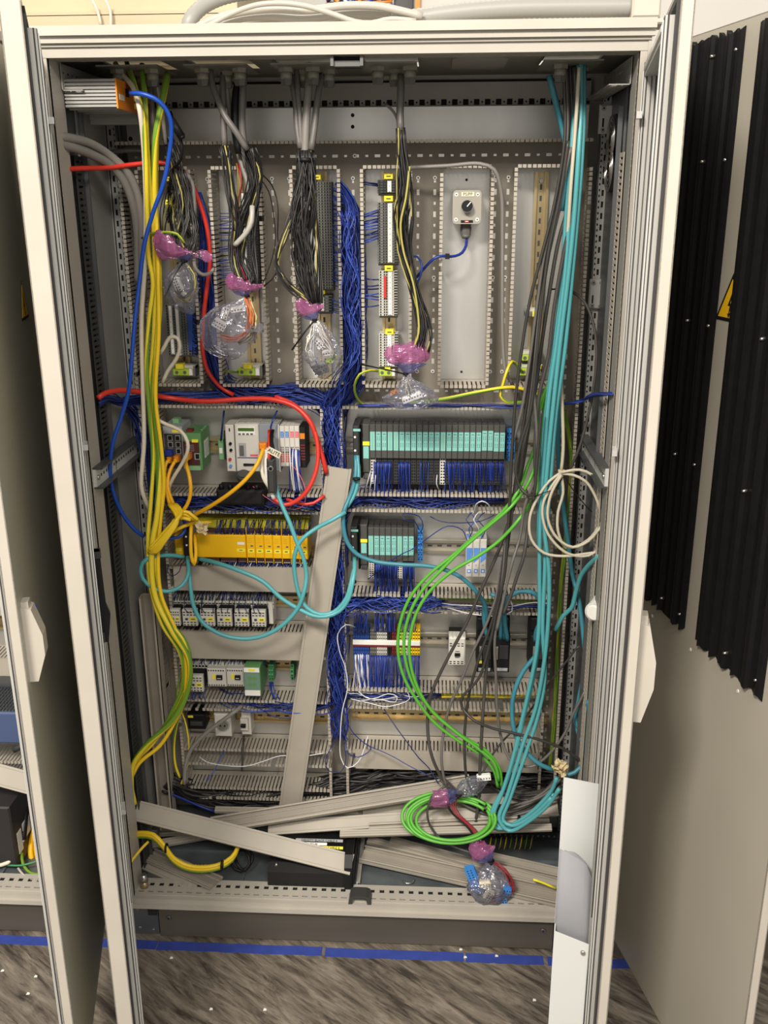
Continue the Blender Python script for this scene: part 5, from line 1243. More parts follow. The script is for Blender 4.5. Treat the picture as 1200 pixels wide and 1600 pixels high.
wires(mb, [P3(xl+.05, mid(ZH3), YT-.002), P3(xl+.2, mid(ZH3), YT-.006), P3(VM[0]-.02, mid(ZH3), YT-.004)], 16, 0.010, 0.02, r0, BL+['wire_blue3', 'wire_dark'], wob=1.2)
stuff(mb, 'blue_wires', 'tangled blue wires bulging out under the white controller', 'wires')
mb = MB()
wires(mb, [P3(x-.004, Z(540, 640), YT-.004), P3(mid(VC)-.004, Z(545, 560), YT-.006), P3(mid(VC), Z(545, 450), YT-.006), P3(mid(VC)-.008, Z(540, 330), YT-.002)], 20, 0.012, 0.02, r0, BL+['wire_blue3'], wob=1.1)
stuff(mb, 'blue_wires', 'tangled blue wires bulging out left of the fourth terminal column', 'wires')
# yellow-green wires lying in the right-hand ducts
for lab, pts, n in (('thin green-yellow wires in the right duct behind the teal cables', [at(880, 640, .29), at(892, 720, .3), at(884, 820, .3), at(872, 960, .3), at(866, 1100, .3), at(858, 1200, .3)], 5),
                    ('green-yellow wires in the duct above the lone contactor', [at(640, 938, .3), at(720, 937, .3), at(780, 941, .3), at(840, 942, .3)], 3),
                    ('green-yellow wires under the lone contactor', [at(690, 1086, .3), at(760, 1087, .3), at(850, 1084, .3)], 3)):
    mb = MB(); wires(mb, pts, n, 0.005, 0.01, 0.003, ['pe_yellow', 'pe_green', 'yellow_olive']); stuff(mb, 'earth_wires', lab, 'wires')

# ------------------------------------------------------------------ combs of short wires from terminals into ducts
def comb(label, ua, va, ub, vb, n, Yf, du, v2, Y2, mats, r=0.0011, sag=0.012, spread=4, name='terminal_wires', skip=0.0, u2=None):
    mb = MB()
    for i in range(n):
        if NR.rand() < skip: continue
        t = (i+NR.uniform(.1, .9))/n; u = ua+(ub-ua)*t; v = va+(vb-va)*t
        p0 = at(u, v, Yf); e = (u+du+NR.uniform(-spread, spread)) if u2 is None else u2+NR.uniform(-1, 1)
        vv = v2 if u2 is None else v+v2+NR.uniform(-spread, spread)
        p2 = at(e, vv, Y2); m = (p0+p2)/2+np.array([0, -sag*NR.uniform(.4, 1.4), 0])
        mb.tube(smooth([p0, p0*.75+m*.25+np.array([0, -sag*.4, 0]), m, p2], .006), r, mats[NR.randint(len(mats))], 5)
    return stuff(mb, name, label, 'wires')
B1 = ['wire_blue', 'wire_blue', 'wire_blue3', 'wire_blue2']
for (a, b, n) in ((584, 612, 26), (622, 641, 14), (655, 670, 5)): comb('short blue wires below the left modules of the long row' if a == 584 else 'short blue wires left of the middle of the long module row' if a == 622 else 'few blue wires crossing below the long module row', a, 722, b, 722, n, YP+.008, -1, 772, 0.30, B1)
comb('short blue wires below the right half of the long module row', 694, 722, 788, 722, 46, YP+.008, 1, 771, 0.30, B1)
comb('three white wires at the light terminal of the long row', 578, 735, 588, 740, 4, YP+.006, -6, 768, 0.29, ['wire_white'])
comb('short blue wires below the left of the short module row', 586, 880, 622, 880, 30, YP+.008, 0, 928, 0.30, B1)
comb('short blue wires below the right of the short module row', 630, 880, 648, 880, 16, YP+.008, 0, 928, 0.30, B1)
comb('blue wires above the blue terminals, upper side', 553, 990, 576, 990, 16, Yt+.004, 2, 958, 0.27, B1, spread=9)
comb('blue wires above the white and black terminals', 585, 988, 618, 988, 26, Yt+.004, 0, 956, 0.30, B1)
comb('blue wires above the yellow terminals', 622, 988, 650, 986, 12, Yt+.004, 3, 956, 0.30, B1)
comb('white and blue wires below the blue terminals', 553, 1020, 577, 1020, 26, Yt+.004, 2, 1078, 0.29, ['wire_white', 'wire_white', 'wire_blue', 'wire_blue3'], spread=9)
comb('blue wires below the grey and white terminals', 578, 1023, 612, 1023, 34, Yt+.004, 0, 1080, 0.29, B1)
comb('blue wires below the green and yellow terminals', 614, 1023, 656, 1023, 34, Yt+.004, 0, 1076, 0.29, B1)
comb('dark blue wires plugged into the top of the yellow modules', 335, 834, 478, 838, 60, YY+.008, 3, 812, 0.29, ['wire_blue2', 'wire_blue2', 'wire_blue', 'black'], spread=8)
comb('blue wires hanging under the yellow modules', 350, 878, 480, 882, 44, YY+.008, -4, 891, 0.31, B1+['wire_white'], spread=4)
comb('blue wires above the row of white contactors', 268, 938, 426, 938, 56, PY-.055, 4, 922, 0.31, ['wire_blue2', 'wire_blue', 'black'], spread=7)
comb('dark wires looping to the fronts of the white contactors', 290, 956, 412, 958, 12, PY-.1, -3, 934, 0.29, ['wire_blue2', 'black'], spread=9, sag=.02)
comb('blue wires above the motor starters', 282, 1036, 415, 1038, 34, PY-.05, 3, 1026, 0.31, ['wire_blue2', 'wire_blue', 'wire_white'], spread=6)
comb('blue wires dropping below the contactor and starters', 286, 1080, 320, 1080, 9, PY-.08, 2, 1094, 0.28, B1)
comb('blue wires below the narrow green terminal block', 420, 1066, 428, 1066, 6, PY-.05, 8, 1092, 0.28, B1, spread=5)
comb('blue wires into the dark and blue plugs of the narrow white modules', 453, 700, 468, 704, 11, YC-.002, 4, 768, 0.27, B1+['wire_white'], spread=7, r=.0016, sag=.02)
comb('blue wires from the long block of the third terminal column', 519, 290, 519, 446, 44, PY-.055, 0, 6, 0.29, B1, u2=536, spread=8, r=.0012)
comb('blue wires from the short block of the third terminal column', 518, 465, 518, 488, 7, PY-.055, 0, 4, 0.29, B1, u2=536, spread=5)
comb('dark wires from the topmost group of the fourth column', 592, 287, 592, 292, 4, PY-.055, 0, -2, 0.29, ['wire_blue2', 'black'], u2=568, spread=2)
comb('dark blue wires left of the long block in the fourth column', 592, 326, 592, 374, 12, PY-.055, 0, 6, 0.29, ['wire_blue2', 'wire_blue2', 'wire_blue3'], u2=568, spread=5, r=.0018, sag=.02)
comb('blue wires left of the red-jumpered block', 593, 434, 593, 480, 7, PY-.055, 0, 0, 0.29, B1, u2=568, spread=5, r=.0017, sag=.02)
comb('blue wires left of the dark block in the second column', 380, 330, 380, 440, 30, PY-.055, 0, 4, 0.29, ['wire_blue2', 'wire_blue', 'black', 'wire_blue2'], u2=343, spread=5)
comb('blue wires from the lowest block of the leftmost column', 301, 482, 301, 550, 26, PY-.055, 0, 6, 0.29, B1, u2=309, spread=4)
comb('black wires around the top of the leftmost terminal column', 262, 292, 296, 342, 26, PY-.06, -4, 372, 0.24, ['black', 'wire_dark', 'wire_dark', 'wire_yellow'], spread=22, sag=.03, r=.0014)
# stray loose wires
def loop(label, pts, r=.0013, m='wire_blue', name='loose_wire', Y=0.26, **k): return cable(name, label, pts, r, m, Y, cat='wire', n=5, **k)
loop('blue wire curving from the short module row over to the slim relays', [(575, 905, .28), (620, 870, .26), (650, 855, .25), (672, 838, .25), (700, 822, .25), (722, 828, .26), (730, 845, .27)])
loop('blue wire strung above the short module row', [(672, 807, .27), (690, 815, .26), (720, 817, .26), (752, 814, .27), (772, 805, .27)], m='wire_blue2')
loop('blue wire loop above the end of the short module row', [(655, 828, .27), (648, 815, .26), (632, 812, .25), (630, 803, .26), (655, 807, .27), (661, 822, .27), (657, 832, .27)], m='wire_blue2')
for k, (u, m, w_) in enumerate(((733, 'wire_blue2', 5), (738, 'wire_blue3', -5), (744, 'wire_white', 4), (752, 'wire_blue2', 6))):
    loop(['dark blue wire into the left slim relay', 'bright blue wire into the left slim relay', 'white wire into the middle slim relay', 'dark blue wire into the right slim relay'][k], [(u, 842, .29), (u+w_, 825, .26), (u-w_, 812, .26), (u+w_*1.5, 798, .28)], m=m)
loop('white wire loop sticking up from the duct above the slim relays', [(742, 803, .28), (744, 788, .25), (753, 783, .24), (763, 788, .25), (767, 803, .28)], m='wire_white', r=.0016)
loop('long white wire hanging down beside the coloured terminals', [(526, 916, .27), (531, 880, .26), (524, 845, .27)], m='wire_blue3')
loop('white wire bulging out left of the coloured terminals', [(555, 980, .27), (540, 976, .25), (528, 990, .24), (530, 1015, .24), (540, 1045, .25), (543, 1075, .25), (535, 1110, .24), (532, 1145, .23), (533, 1185, .22), (543, 1200, .21), (560, 1190, .22), (575, 1150, .25)], m='wire_white', r=.0014)
loop('blue wire arching over the lower terminal row', [(545, 955, .26), (560, 945, .25), (580, 938, .25), (598, 944, .26), (605, 960, .28)], m='wire_blue3')
loop('blue wire loop reaching down to the lowest right duct', [(548, 1100, .26), (541, 1120, .24), (548, 1140, .23), (565, 1158, .23), (580, 1170, .24), (560, 1183, .22), (545, 1178, .22), (540, 1150, .23)], m='wire_blue')
loop('round blue wire loop at the foot of the centre duct', [(530, 1120, .24), (527, 1150, .22), (515, 1172, .21), (508, 1190, .2), (515, 1205, .2), (532, 1206, .2), (540, 1190, .21), (538, 1160, .23)], m='wire_blue2')
loop('blue wire slanting across the lowest right duct', [(600, 1108, .26), (618, 1135, .23), (640, 1165, .21), (655, 1185, .2), (670, 1200, .2), (685, 1225, .18)], m='wire_blue2', r=.0014)
loop('blue wire trailing right over the lowest grey cover', [(575, 1165, .24), (610, 1180, .22), (640, 1197, .2), (670, 1212, .18)], m='wire_blue')
loop('white wire hanging in a flat curve below the wall socket', [(311, 1182, .24), (322, 1190, .23), (350, 1196, .22), (385, 1197, .22), (410, 1190, .23), (438, 1181, .25), (470, 1182, .25), (505, 1177, .25)], m='wire_white', r=.0014)
loop('blue wire bending left under the wall socket', [(350, 1172, .26), (342, 1190, .24), (332, 1208, .22), (322, 1222, .2)], m='wire_blue3', r=.0015)
loop('dark cable end leaving the narrow breaker downwards', [(381, 1150, .28), (380, 1165, .25), (379, 1190, .23), (378, 1205, .22)], m='wire_dark', r=.003)
loop('white wire loop near the foot of the coloured terminals', [(560, 1080, .26), (572, 1090, .25), (600, 1094, .24), (618, 1097, .24), (620, 1088, .25), (606, 1084, .25), (590, 1090, .25), (560, 1096, .25)], m='wire_white')
loop('second white wire loop below the coloured terminals', [(548, 1092, .26), (575, 1098, .25), (600, 1104, .24), (617, 1102, .24), (640, 1092, .25), (636, 1080, .27)], m='wire_white')
loop('white-blue wire loop between the drives, upper side', [(700, 950, .27), (740, 960, .25), (780, 962, .24), (800, 955, .24), (798, 938, .25), (790, 928, .27)], m='wire_white')
loop('white wire dropping from the long row light terminal to its duct', [(683, 742, .27), (682, 755, .26), (686, 766, .28)], m='wire_white')
loop('thin pink wire from the narrow white modules down over the duct', [(455, 725, .26), (470, 745, .24), (478, 775, .22), (472, 792, .22), (450, 795, .23), (420, 780, .24), (395, 760, .25)], m='pink', r=.001)
loop('blue wire pair dropping into the white controller top', [(433, 642, .28), (427, 655, .25), (423, 668, .25), (424, 676, .26)], r=.0022, m='wire_blue')
loop('dark blue wire pair dropping to the small green terminal', [(350, 642, .29), (348, 660, .27), (346, 680, .28), (345, 688, .29)], r=.0024, m='wire_blue2')
loop('blue wire loop in front of the left grey cover', [(263, 882, .27), (262, 895, .24), (270, 900, .23), (280, 893, .23), (283, 880, .26)], m='wire_blue2', r=.0012)
loop('thin black wire hanging between the second and third columns', [(405, 268, .27), (425, 290, .24), (434, 320, .22), (434, 370, .22), (436, 400, .22), (430, 430, .22), (412, 448, .22)], m='black', r=.0014)
loop('thin black wire looping beside the third bundle', [(404, 275, .27), (420, 300, .25), (428, 340, .24), (430, 380, .24), (420, 420, .23), (408, 448, .22)], m='black', r=.0012)
# crossings into plastic switch box
loop('blue cable from the switch box gland bending left', [(729, 372, .32), (728, 384, .3), (722, 395, .29), (712, 400, .28), (700, 401, .27), (688, 400, .26), (676, 406, .26), (664, 418, .27), (652, 432, .29)], r=.0034, m='cable_navy', name='cable')
loop('blue cable loop leaving the fourth column bundle', [(640, 402, .27), (652, 401, .25), (659, 414, .24), (657, 430, .24), (650, 448, .26), (648, 470, .28)], r=.0026, m='wire_blue3')
mb = MB(); p = at(699, 400.5, .268); mb.box(p[0]-.005, p[0]+.005, p[1]-.005, p[1]+.005, p[2]-.006, p[2]+.006, 'black'); tag(mb.build('cable_tie'), 'black tie around the blue switch box cable', 'cable tie')
# ------------------------------------------------------------------ single cables, each a thing of its own
def C8(label, pts, r, m, **k): return cable('cable', label, pts, r, m, **k)
def YG(label, pts, r=.0055, **k): return cable('earth_cable', label, pts, r, 'pe_yellow', m2='pe_green', n=9, k2=3, twist=0.11, **k)
# left group
C8('cream cable from the roof down the left side in front of the yellow ones', [(180, 99, .17), (192, 118, .15), (207, 135, .12), (217, 165, .10), (223, 210, .12), (227, 280, .16), (228, 350, .18), (226, 420, .19), (221, 500, .19), (223, 600, .19), (225, 690, .19), (221, 760, .19), (228, 784, .2), (236, 800, .22)], .0055, 'cable_cream')
YG('yellow-green earth cable starting at the left roof glands beside the orange face', [(198, 98, .17), (206, 120, .14), (214, 145, .12), (223, 180, .11), (228, 250, .13), (230, 330, .16), (232, 400, .18), (239, 440, .18), (233, 500, .18), (229, 570, .18), (233, 640, .18), (239, 710, .18), (236, 780, .17), (231, 850, .16), (236, 920, .15), (253, 975, .14), (281, 1020, .13), (287, 1060, .13), (270, 1110, .13), (240, 1160, .12), (212, 1190, .11), (200, 1225, .10), (205, 1252, .09)], .0052)
YG('green-yellow earth cable hanging straight from the second left gland', [(222, 101, .17), (224, 130, .15), (227, 170, .14), (229, 220, .14), (234, 290, .16), (240, 350, .18), (243, 430, .19), (241, 520, .19), (236, 600, .19), (240, 680, .19), (247, 750, .18), (243, 830, .17), (246, 900, .16), (262, 965, .15), (290, 1005, .13), (297, 1045, .13), (284, 1095, .13), (256, 1140, .12), (225, 1172, .11), (205, 1205, .10), (198, 1235, .10)], .006)
YG('thick yellow-green earth cable in the middle of the left bundle', [(262, 115, .17), (257, 140, .15), (251, 170, .14), (243, 215, .14), (241, 280, .16), (243, 340, .18), (247, 400, .18), (249, 480, .18), (244, 560, .18), (242, 640, .18), (249, 720, .18), (246, 800, .16), (237, 860, .15), (242, 930, .14), (268, 985, .12), (295, 1030, .12), (293, 1080, .12), (270, 1125, .11), (228, 1165, .10), (208, 1195, .09), (205, 1230, .08), (210, 1256, .08)], .007)
C8('bright yellow cable in the left bundle beside the network switch', [(250, 150, .2), (245, 220, .17), (244, 320, .18), (247, 420, .17), (248, 520, .17), (243, 620, .17), (252, 700, .17), (256, 760, .17), (251, 810, .17), (247, 870, .16), (252, 930, .15), (275, 985, .14), (290, 1030, .13), (286, 1100, .13), (272, 1130, .13), (250, 1165, .12), (218, 1192, .10), (203, 1220, .09)], .005, 'cable_yellow')
YG('thin yellow-green wire running down to the lowest left ducts', [(290, 1090, .14), (278, 1125, .15), (272, 1160, .17), (274, 1195, .18), (281, 1215, .18)], .0035)
YG('second thin yellow-green wire by the lowest left ducts', [(286, 1040, .16), (276, 1090, .18), (290, 1130, .2), (295, 1165, .2), (292, 1200, .2), (283, 1225, .18)], .0022)
C8('bright blue network cable swinging out from the orange-faced unit', [(204, 146, .08), (218, 146, .07), (240, 153, .07), (256, 166, .08), (266, 185, .09), (268, 210, .10), (264, 245, .11), (256, 285, .12), (240, 330, .13), (226, 380, .13), (218, 440, .13), (211, 500, .12), (206, 560, .11), (201, 610, .11), (190, 650, .11), (177, 690, .10), (172, 730, .10), (176, 765, .11), (190, 800, .13), (209, 826, .15), (224, 838, .17)], .0048, 'cable_blue')
C8('bright blue network cable end turning into the black bus connector', [(238, 840, .2), (262, 842, .2), (284, 836, .22), (290, 822, .23), (284, 806, .24), (272, 790, .25), (262, 770, .26), (258, 748, .26)], .0045, 'cable_blue')
C8('black cable beside the blue one at the left', [(266, 175, .2), (276, 205, .17), (284, 225, .16), (282, 250, .17), (270, 265, .2), (264, 300, .22)], .0035, 'black')
mb = MB(); p = at(268, 188, .14); q = at(284, 214, .14); mb.cyl(p, q, .0085, .0085, 'black', 12); mb.cyl(q, q+(q-p)*.12, .0085, .004, 'black', 12); tag(mb.build('ferrite_sleeve'), 'black cylindrical sleeve on the thin black cable, upper left', 'sleeve')
C8('thick grey cable arc at the upper left, outer one', [(88, 213, .04), (110, 216, .07), (140, 224, .12), (170, 242, .17), (198, 268, .20), (214, 300, .22), (221, 340, .23), (222, 400, .24), (224, 470, .25)], .0095, 'cable_mid')
C8('thick grey cable arc at the upper left, inner one', [(88, 224, .04), (112, 230, .07), (142, 241, .12), (172, 258, .17), (194, 284, .20), (208, 320, .22), (215, 370, .24), (216, 440, .25)], .0095, 'cable_mid')
C8('grey cable behind the thick arcs, running right', [(120, 268, .3), (140, 252, .3), (165, 240, .3), (200, 235, .3), (240, 236, .32)], .005, 'cable_mid')
C8('red cable entering from the left over the thick grey arcs', [(93, 265, .05), (130, 263, .10), (170, 262, .16), (210, 257, .2), (250, 254, .22), (278, 262, .23), (297, 283, .24), (312, 318, .25), (324, 360, .26), (328, 410, .26), (322, 460, .26), (317, 510, .26), (317, 550, .27), (325, 580, .28), (345, 605, .29), (365, 617, .29)], .0052, 'cable_red')
C8('red cable sweeping from the left edge over to the leaning cover', [(153, 622, .08), (165, 614, .1), (190, 610, .14), (220, 613, .2), (260, 621, .26), (320, 627, .26), (390, 623, .26), (430, 625, .25), (462, 636, .24), (485, 660, .23), (496, 690, .23), (506, 722, .23), (510, 740, .235)], .0062, 'cable_red')
C8('red cable curling around the right side of the white controller', [(430, 620, .26), (455, 630, .25), (475, 646, .24), (491, 672, .23), (497, 705, .22), (494, 735, .21), (481, 765, .2), (464, 782, .2), (444, 789, .2), (428, 779, .2)], .0055, 'cable_red')
C8('short white cable sleeve curving below the red knot', [(428, 779, .2), (421, 762, .2), (417, 745, .2), (416, 722, .21), (417, 712, .22), (420, 700, .22)], .0055, 'white')
C8('second red cable running behind the leaning cover', [(448, 780, .23), (470, 787, .22), (490, 786, .22), (507, 774, .23)], .004, 'cable_red')
C8('white cable curving out beside the first sleeve', [(430, 770, .21), (418, 758, .2), (411, 745, .2), (409, 730, .21), (410, 716, .22), (416, 700, .22)], .0045, 'cable_cream')
C8('yellow patch cable from the white controller slanting down left', [(412, 700, .22), (402, 725, .19), (385, 748, .18), (360, 770, .18), (335, 787, .19), (318, 797, .2), (303, 806, .22), (301, 815, .23)], .005, 'cable_orange_yellow')
mb = MB(); p = at(412, 697, .222); mb.cbox(p[0]-.011, p[0]+.008, p[1]-.008, p[1]+.012, p[2]-.008, p[2]+.008, 'orange', .003); tag(mb.build('network_plug'), 'orange network plug in the front of the white controller', 'plug')
C8('white cable curving over the network switch', [(246, 656, .2), (262, 664, .2), (282, 673, .19), (293, 690, .18), (293, 705, .18), (284, 725, .19), (270, 748, .2), (264, 765, .22), (267, 782, .24)], .0045, 'cable_cream')
C8('orange-yellow patch cable from the switch, left of three', [(266, 718, .235), (260, 723, .22), (257, 735, .21), (259, 760, .2), (266, 790, .2), (275, 806, .21)], .0045, 'cable_orange_yellow')
C8('orange-yellow patch cable from the switch, middle of three', [(276, 717, .235), (268, 730, .22), (263, 745, .21), (262, 762, .2), (272, 790, .2), (284, 812, .2)], .0045, 'cable_orange_yellow')
C8('orange-yellow patch cable from the green module, right of three', [(294, 712, .235), (290, 722, .22), (295, 740, .2), (298, 760, .19), (296, 780, .19), (287, 797, .19), (277, 808, .19)], .0048, 'cable_orange_yellow')
for k, (u, v) in enumerate(((266, 717), (277, 716), (295, 712))):
    mb = MB(); p = at(u, v, .245); mb.cbox(p[0]-.006, p[0]+.006, p[1]-.012, p[1]+.01, p[2]-.007, p[2]+.007, 'orange', .002); mb.cbox(p[0]-.004, p[0]+.004, p[1]-.02, p[1]-.012, p[2]-.006, p[2]+.003, 'cable_orange_yellow', .001)
    tag(mb.build('network_plug'), ['orange plug, left one at the bottom of the network switch', 'orange plug, right one at the bottom of the network switch', 'orange plug in the green interface module'][k], 'plug')
mb = MB(); p = at(264, 708, .245); mb.cbox(p[0]-.009, p[0]+.009, p[1]-.012, p[1]+.01, p[2]-.006, p[2]+.009, 'cable_navy', .003); tag(mb.build('network_plug'), 'blue plug at the lower left of the network switch', 'plug')
# yellow patch bundle folded left of the yellow controller
for k, (d, dv) in enumerate(((0, 0), (4, 3), (8, 7), (-3, -3))):
    C8('yellow patch cable folded by the yellow controller, %s' % ('innermost', 'second', 'third', 'outermost')[k], [(301+d, 812, .2-.008*k), (280+d, 806-dv, .18), (268, 822+dv, .16), (250, 842+dv, .15), (234-d*.3, 858+dv*.5, .14), (237+d, 860+dv*.3, .135), (255, 842+dv, .13), (277, 812+dv*.4, .14), (281-d, 800, .16), (272-d, 788, .18)], .0045, 'cable_yellow')
C8('yellow cable crossing right from the folded bundle', [(236, 858, .15), (255, 840, .15), (275, 828, .18), (300, 818, .22), (330, 816, .25)], .0045, 'cable_yellow')
C8('yellow cable loop hanging upright before the wide yellow controller', [(299, 818, .22), (298, 840, .2), (299, 868, .19), (303, 882, .19), (306, 868, .2), (305, 845, .22), (304, 835, .24)], .0048, 'yellow')
mb = MB(); pts = smooth(px([(284, 800, .19), (292, 808, .19), (297, 812, .19)]), .01); mb.tube(pts, .0035, 'white'); tag(mb.build('cable_sleeve'), 'white sleeve just left of the crumpled pale tape', 'sleeve')
# teal cables on the left half
C8('teal cable from the folded bundle loop left under the black connector', [(287, 870, .22), (272, 868, .2), (250, 868, .17), (230, 873, .15), (220, 886, .15), (223, 904, .15), (238, 918, .15), (262, 924, .16), (284, 915, .17), (294, 898, .19), (293, 872, .23)], .0052, 'cable_teal')
C8('teal cable hanging from the black connector to a wide low arc', [(293, 870, .235), (295, 890, .21), (298, 920, .19), (302, 945, .18), (316, 972, .17), (345, 991, .16), (385, 998, .16), (420, 990, .16), (447, 972, .16), (466, 949, .16), (475, 925, .16), (479, 900, .17), (474, 872, .17), (463, 845, .17), (452, 815, .18), (443, 795, .19), (435, 775, .2), (430, 755, .21)], .0055, 'cable_teal')
C8('teal cable from under the wide yellow controller down right', [(310, 873, .25), (340, 880, .21), (375, 892, .19), (410, 908, .18), (440, 935, .17), (468, 952, .165), (490, 962, .16), (510, 963, .16), (530, 955, .165), (545, 935, .17), (551, 910, .18), (554, 890, .2), (554, 872, .23)], .0055, 'cable_teal')
C8('teal cable from the leaning cover around to the short bus head', [(540, 800, .19), (520, 812, .18), (495, 825, .18), (470, 845, .17), (460, 870, .17), (461, 900, .17), (468, 930, .17), (480, 950, .165), (500, 960, .16), (522, 956, .165), (541, 935, .17), (548, 912, .18), (553, 890, .2)], .0052, 'cable_teal')
C8('teal cable from the long bus head passing behind the leaning cover', [(556, 712, .25), (556, 740, .23), (551, 765, .22), (543, 785, .21), (537, 800, .2), (537, 825, .2), (543, 848, .2), (558, 866, .2), (585, 877, .2), (625, 882, .19), (665, 884, .19), (695, 890, .19), (720, 902, .19), (742, 922, .2), (756, 942, .22), (760, 960, .24), (757, 990, .26)], .0055, 'cable_teal2')
C8('second teal cable from the long bus head to the leaning cover', [(558, 712, .25), (560, 745, .23), (554, 772, .22), (542, 792, .21)], .0052, 'cable_teal')
for (u, v, l) in ((557, 748, 'long'), (551, 909, 'short')):
    mb = MB(); p = at(u, v, .215); mb.cyl(p-Z_*.002, p+Z_*.002, .0095, .0095, 'black', 12); tag(mb.build('cable_tie'), 'black tie on the teal cables below the %s row bus head' % l, 'cable tie')
# red and black knot before the controller
mb = MB()
wires(mb, px([(424, 672, .24), (422, 690, .21), (424, 712, .19), (420, 730, .19)]), 6, .006, .01, .003, ['black', 'cable_red', 'black_soft']); stuff(mb, 'wire_knot', 'knot of black and red wires before the white controller', 'wires')
mb = MB(); p = at(425, 738, .19); mb.cbox(p[0]-.011, p[0]+.009, p[1]-.01, p[1]+.012, p[2]-.05, p[2]+.034, 'charcoal', .005); bs = tag(mb.build('bus_plug'), 'dark bus plug hanging before the white controller with a round socket', 'plug')
mb = MB(); mb.cyl((p[0]-.001, p[1]-.010, p[2]+.012), (p[0]-.001, p[1]-.0125, p[2]+.012), .0075, .006, 'steel', 14); mb.cyl((p[0]-.001, p[1]-.0125, p[2]+.012), (p[0]-.001, p[1]-.013, p[2]+.012), .0045, .0045, 'black', 12); mb.build('round_socket', bs)
p0 = at(418, 702, .185); p1 = at(438, 712, .18); d = p1-p0; d /= np.linalg.norm(d); n_ = np.cross(d, Y_)*-1
mb = MB(); L = np.linalg.norm(p1-p0); mb.obox(p0, d, np.cross(Y_, d), Y_, 0, L, -.008, .008, 0, .0008, 'ceramic'); tg = tag(mb.build('cable_tag'), 'small cream name tag tied to the red and black knot', 'tag')
text('ALITE', .0125, (p0+p1)/2-Y_*.0006, d, -np.cross(Y_, d) if np.dot(np.cross(Y_, d), Z_) < 0 else np.cross(Y_, d), 'black', tg)

# ------------------------------------------------------------------ roof bundles ending in bags
BK = ['wire_black', 'wire_black', 'wire_dark', 'wire_black', 'wire_dark']*3+['wire_yellow']
def core(label, pts, n, wx, wy, mats=BK, r=.0016, taper=None):
    mb = MB(); wires(mb, px(pts), n, wx, wy, r, mats, wob=.3, taper=taper); return stuff(mb, 'cable_cores', label, 'wires')
# second gland
C8('grey cable from the left gland of the second roof opening slanting right', [(328, 107, .17), (331, 130, .16), (340, 155, .15), (352, 182, .14), (370, 208, .14), (386, 234, .15)], .0068, 'cable_grey')
C8('dark grey cable hanging straight from the second roof opening', [(348, 113, .19), (348, 150, .17), (349, 190, .16), (351, 228, .16)], .0066, 'cable_grey')
C8('second dark grey cable beside the straight one, second opening', [(350, 113, .19), (357, 160, .2), (366, 210, .2), (374, 245, .2), (388, 290, .19), (392, 320, .18), (393, 350, .17), (384, 365, .17), (367, 382, .17)], .006, 'cable_mid')
C8('black cable between the grey ones of the second roof opening', [(374, 118, .2), (369, 145, .19), (367, 180, .18), (370, 215, .18), (374, 240, .18)], .0085, 'black')
C8('grey cable from the right gland of the second roof opening', [(381, 115, .19), (379, 150, .18), (378, 190, .18), (382, 235, .18), (386, 262, .18)], .0078, 'cable_grey')
C8('light grey cable end curving into the second bundle', [(394, 322, .15), (393, 345, .14), (386, 362, .14), (375, 375, .145), (367, 383, .15)], .0058, 'cable_light')
core('black cores of the second bundle, left strand', [(351, 228, .16), (356, 260, .16), (362, 310, .16), (368, 350, .16), (366, 400, .16), (372, 430, .15), (380, 446, .15)], 14, .010, .016, BK+['wire_yellow', 'wire_yellow'])
core('black cores of the second bundle, right strand', [(387, 234, .16), (396, 262, .17), (398, 290, .17), (388, 330, .17), (376, 365, .17), (372, 400, .17), (382, 430, .16), (383, 446, .15)], 30, .015, .022)
core('black cores hanging outside at the right of the second bundle', [(396, 262, .18), (402, 300, .18), (400, 350, .18), (398, 400, .17), (404, 445, .16)], 10, .008, .012)
core('orange and red cores of the second bundle', [(371, 255, .2), (374, 290, .19), (371, 315, .18), (366, 350, .17), (368, 400, .16), (383, 440, .15)], 8, .006, .01, ['wire_orange', 'wire_red', 'wire_yellow'])
# third gland
for k, (a, b) in enumerate((((453, 116), (469, 232)), ((463, 104), (471, 232)), ((484, 100), (476, 246)), ((503, 116), (486, 234)))):
    C8('grey cable of the third roof opening, %s of four' % ('leftmost', 'second', 'third', 'rightmost')[k], [(a[0], a[1], .19), (a[0]+(b[0]-a[0])*.3+(3 if k == 0 else -2 if k == 3 else 0), a[1]+40, .17), (a[0]+(b[0]-a[0])*.7, a[1]+85, .16), (b[0], b[1], .155)], (.006, .006, .0085, .007)[k], 'cable_grey' if k != 2 else 'cable_mid')
mb = MB(); p = at(477, 250, .155); mb.cyl(p-Z_*.004, p+Z_*.004, .017, .017, 'black', 14); tag(mb.build('cable_tie'), 'black tie around the third bundle', 'cable tie')
core('black cores of the third bundle, main strand', [(477, 235, .155), (478, 270, .155), (477, 320, .15), (474, 360, .15), (476, 400, .15), (482, 440, .145), (492, 474, .14)], 60, .021, .03, taper=[(0, .7), (.4, 1.1), (.8, 1), (1, .45)])
core('black cores bulging out at the left of the third bundle', [(470, 250, .155), (466, 300, .15), (452, 350, .14), (438, 385, .135), (432, 410, .135), (443, 435, .135), (460, 455, .14), (484, 474, .14)], 14, .007, .014)
core('few black cores hanging right of the third bundle', [(486, 250, .16), (490, 320, .16), (497, 380, .16), (500, 430, .15), (500, 474, .14)], 7, .005, .012, BK+['wire_yellow'])
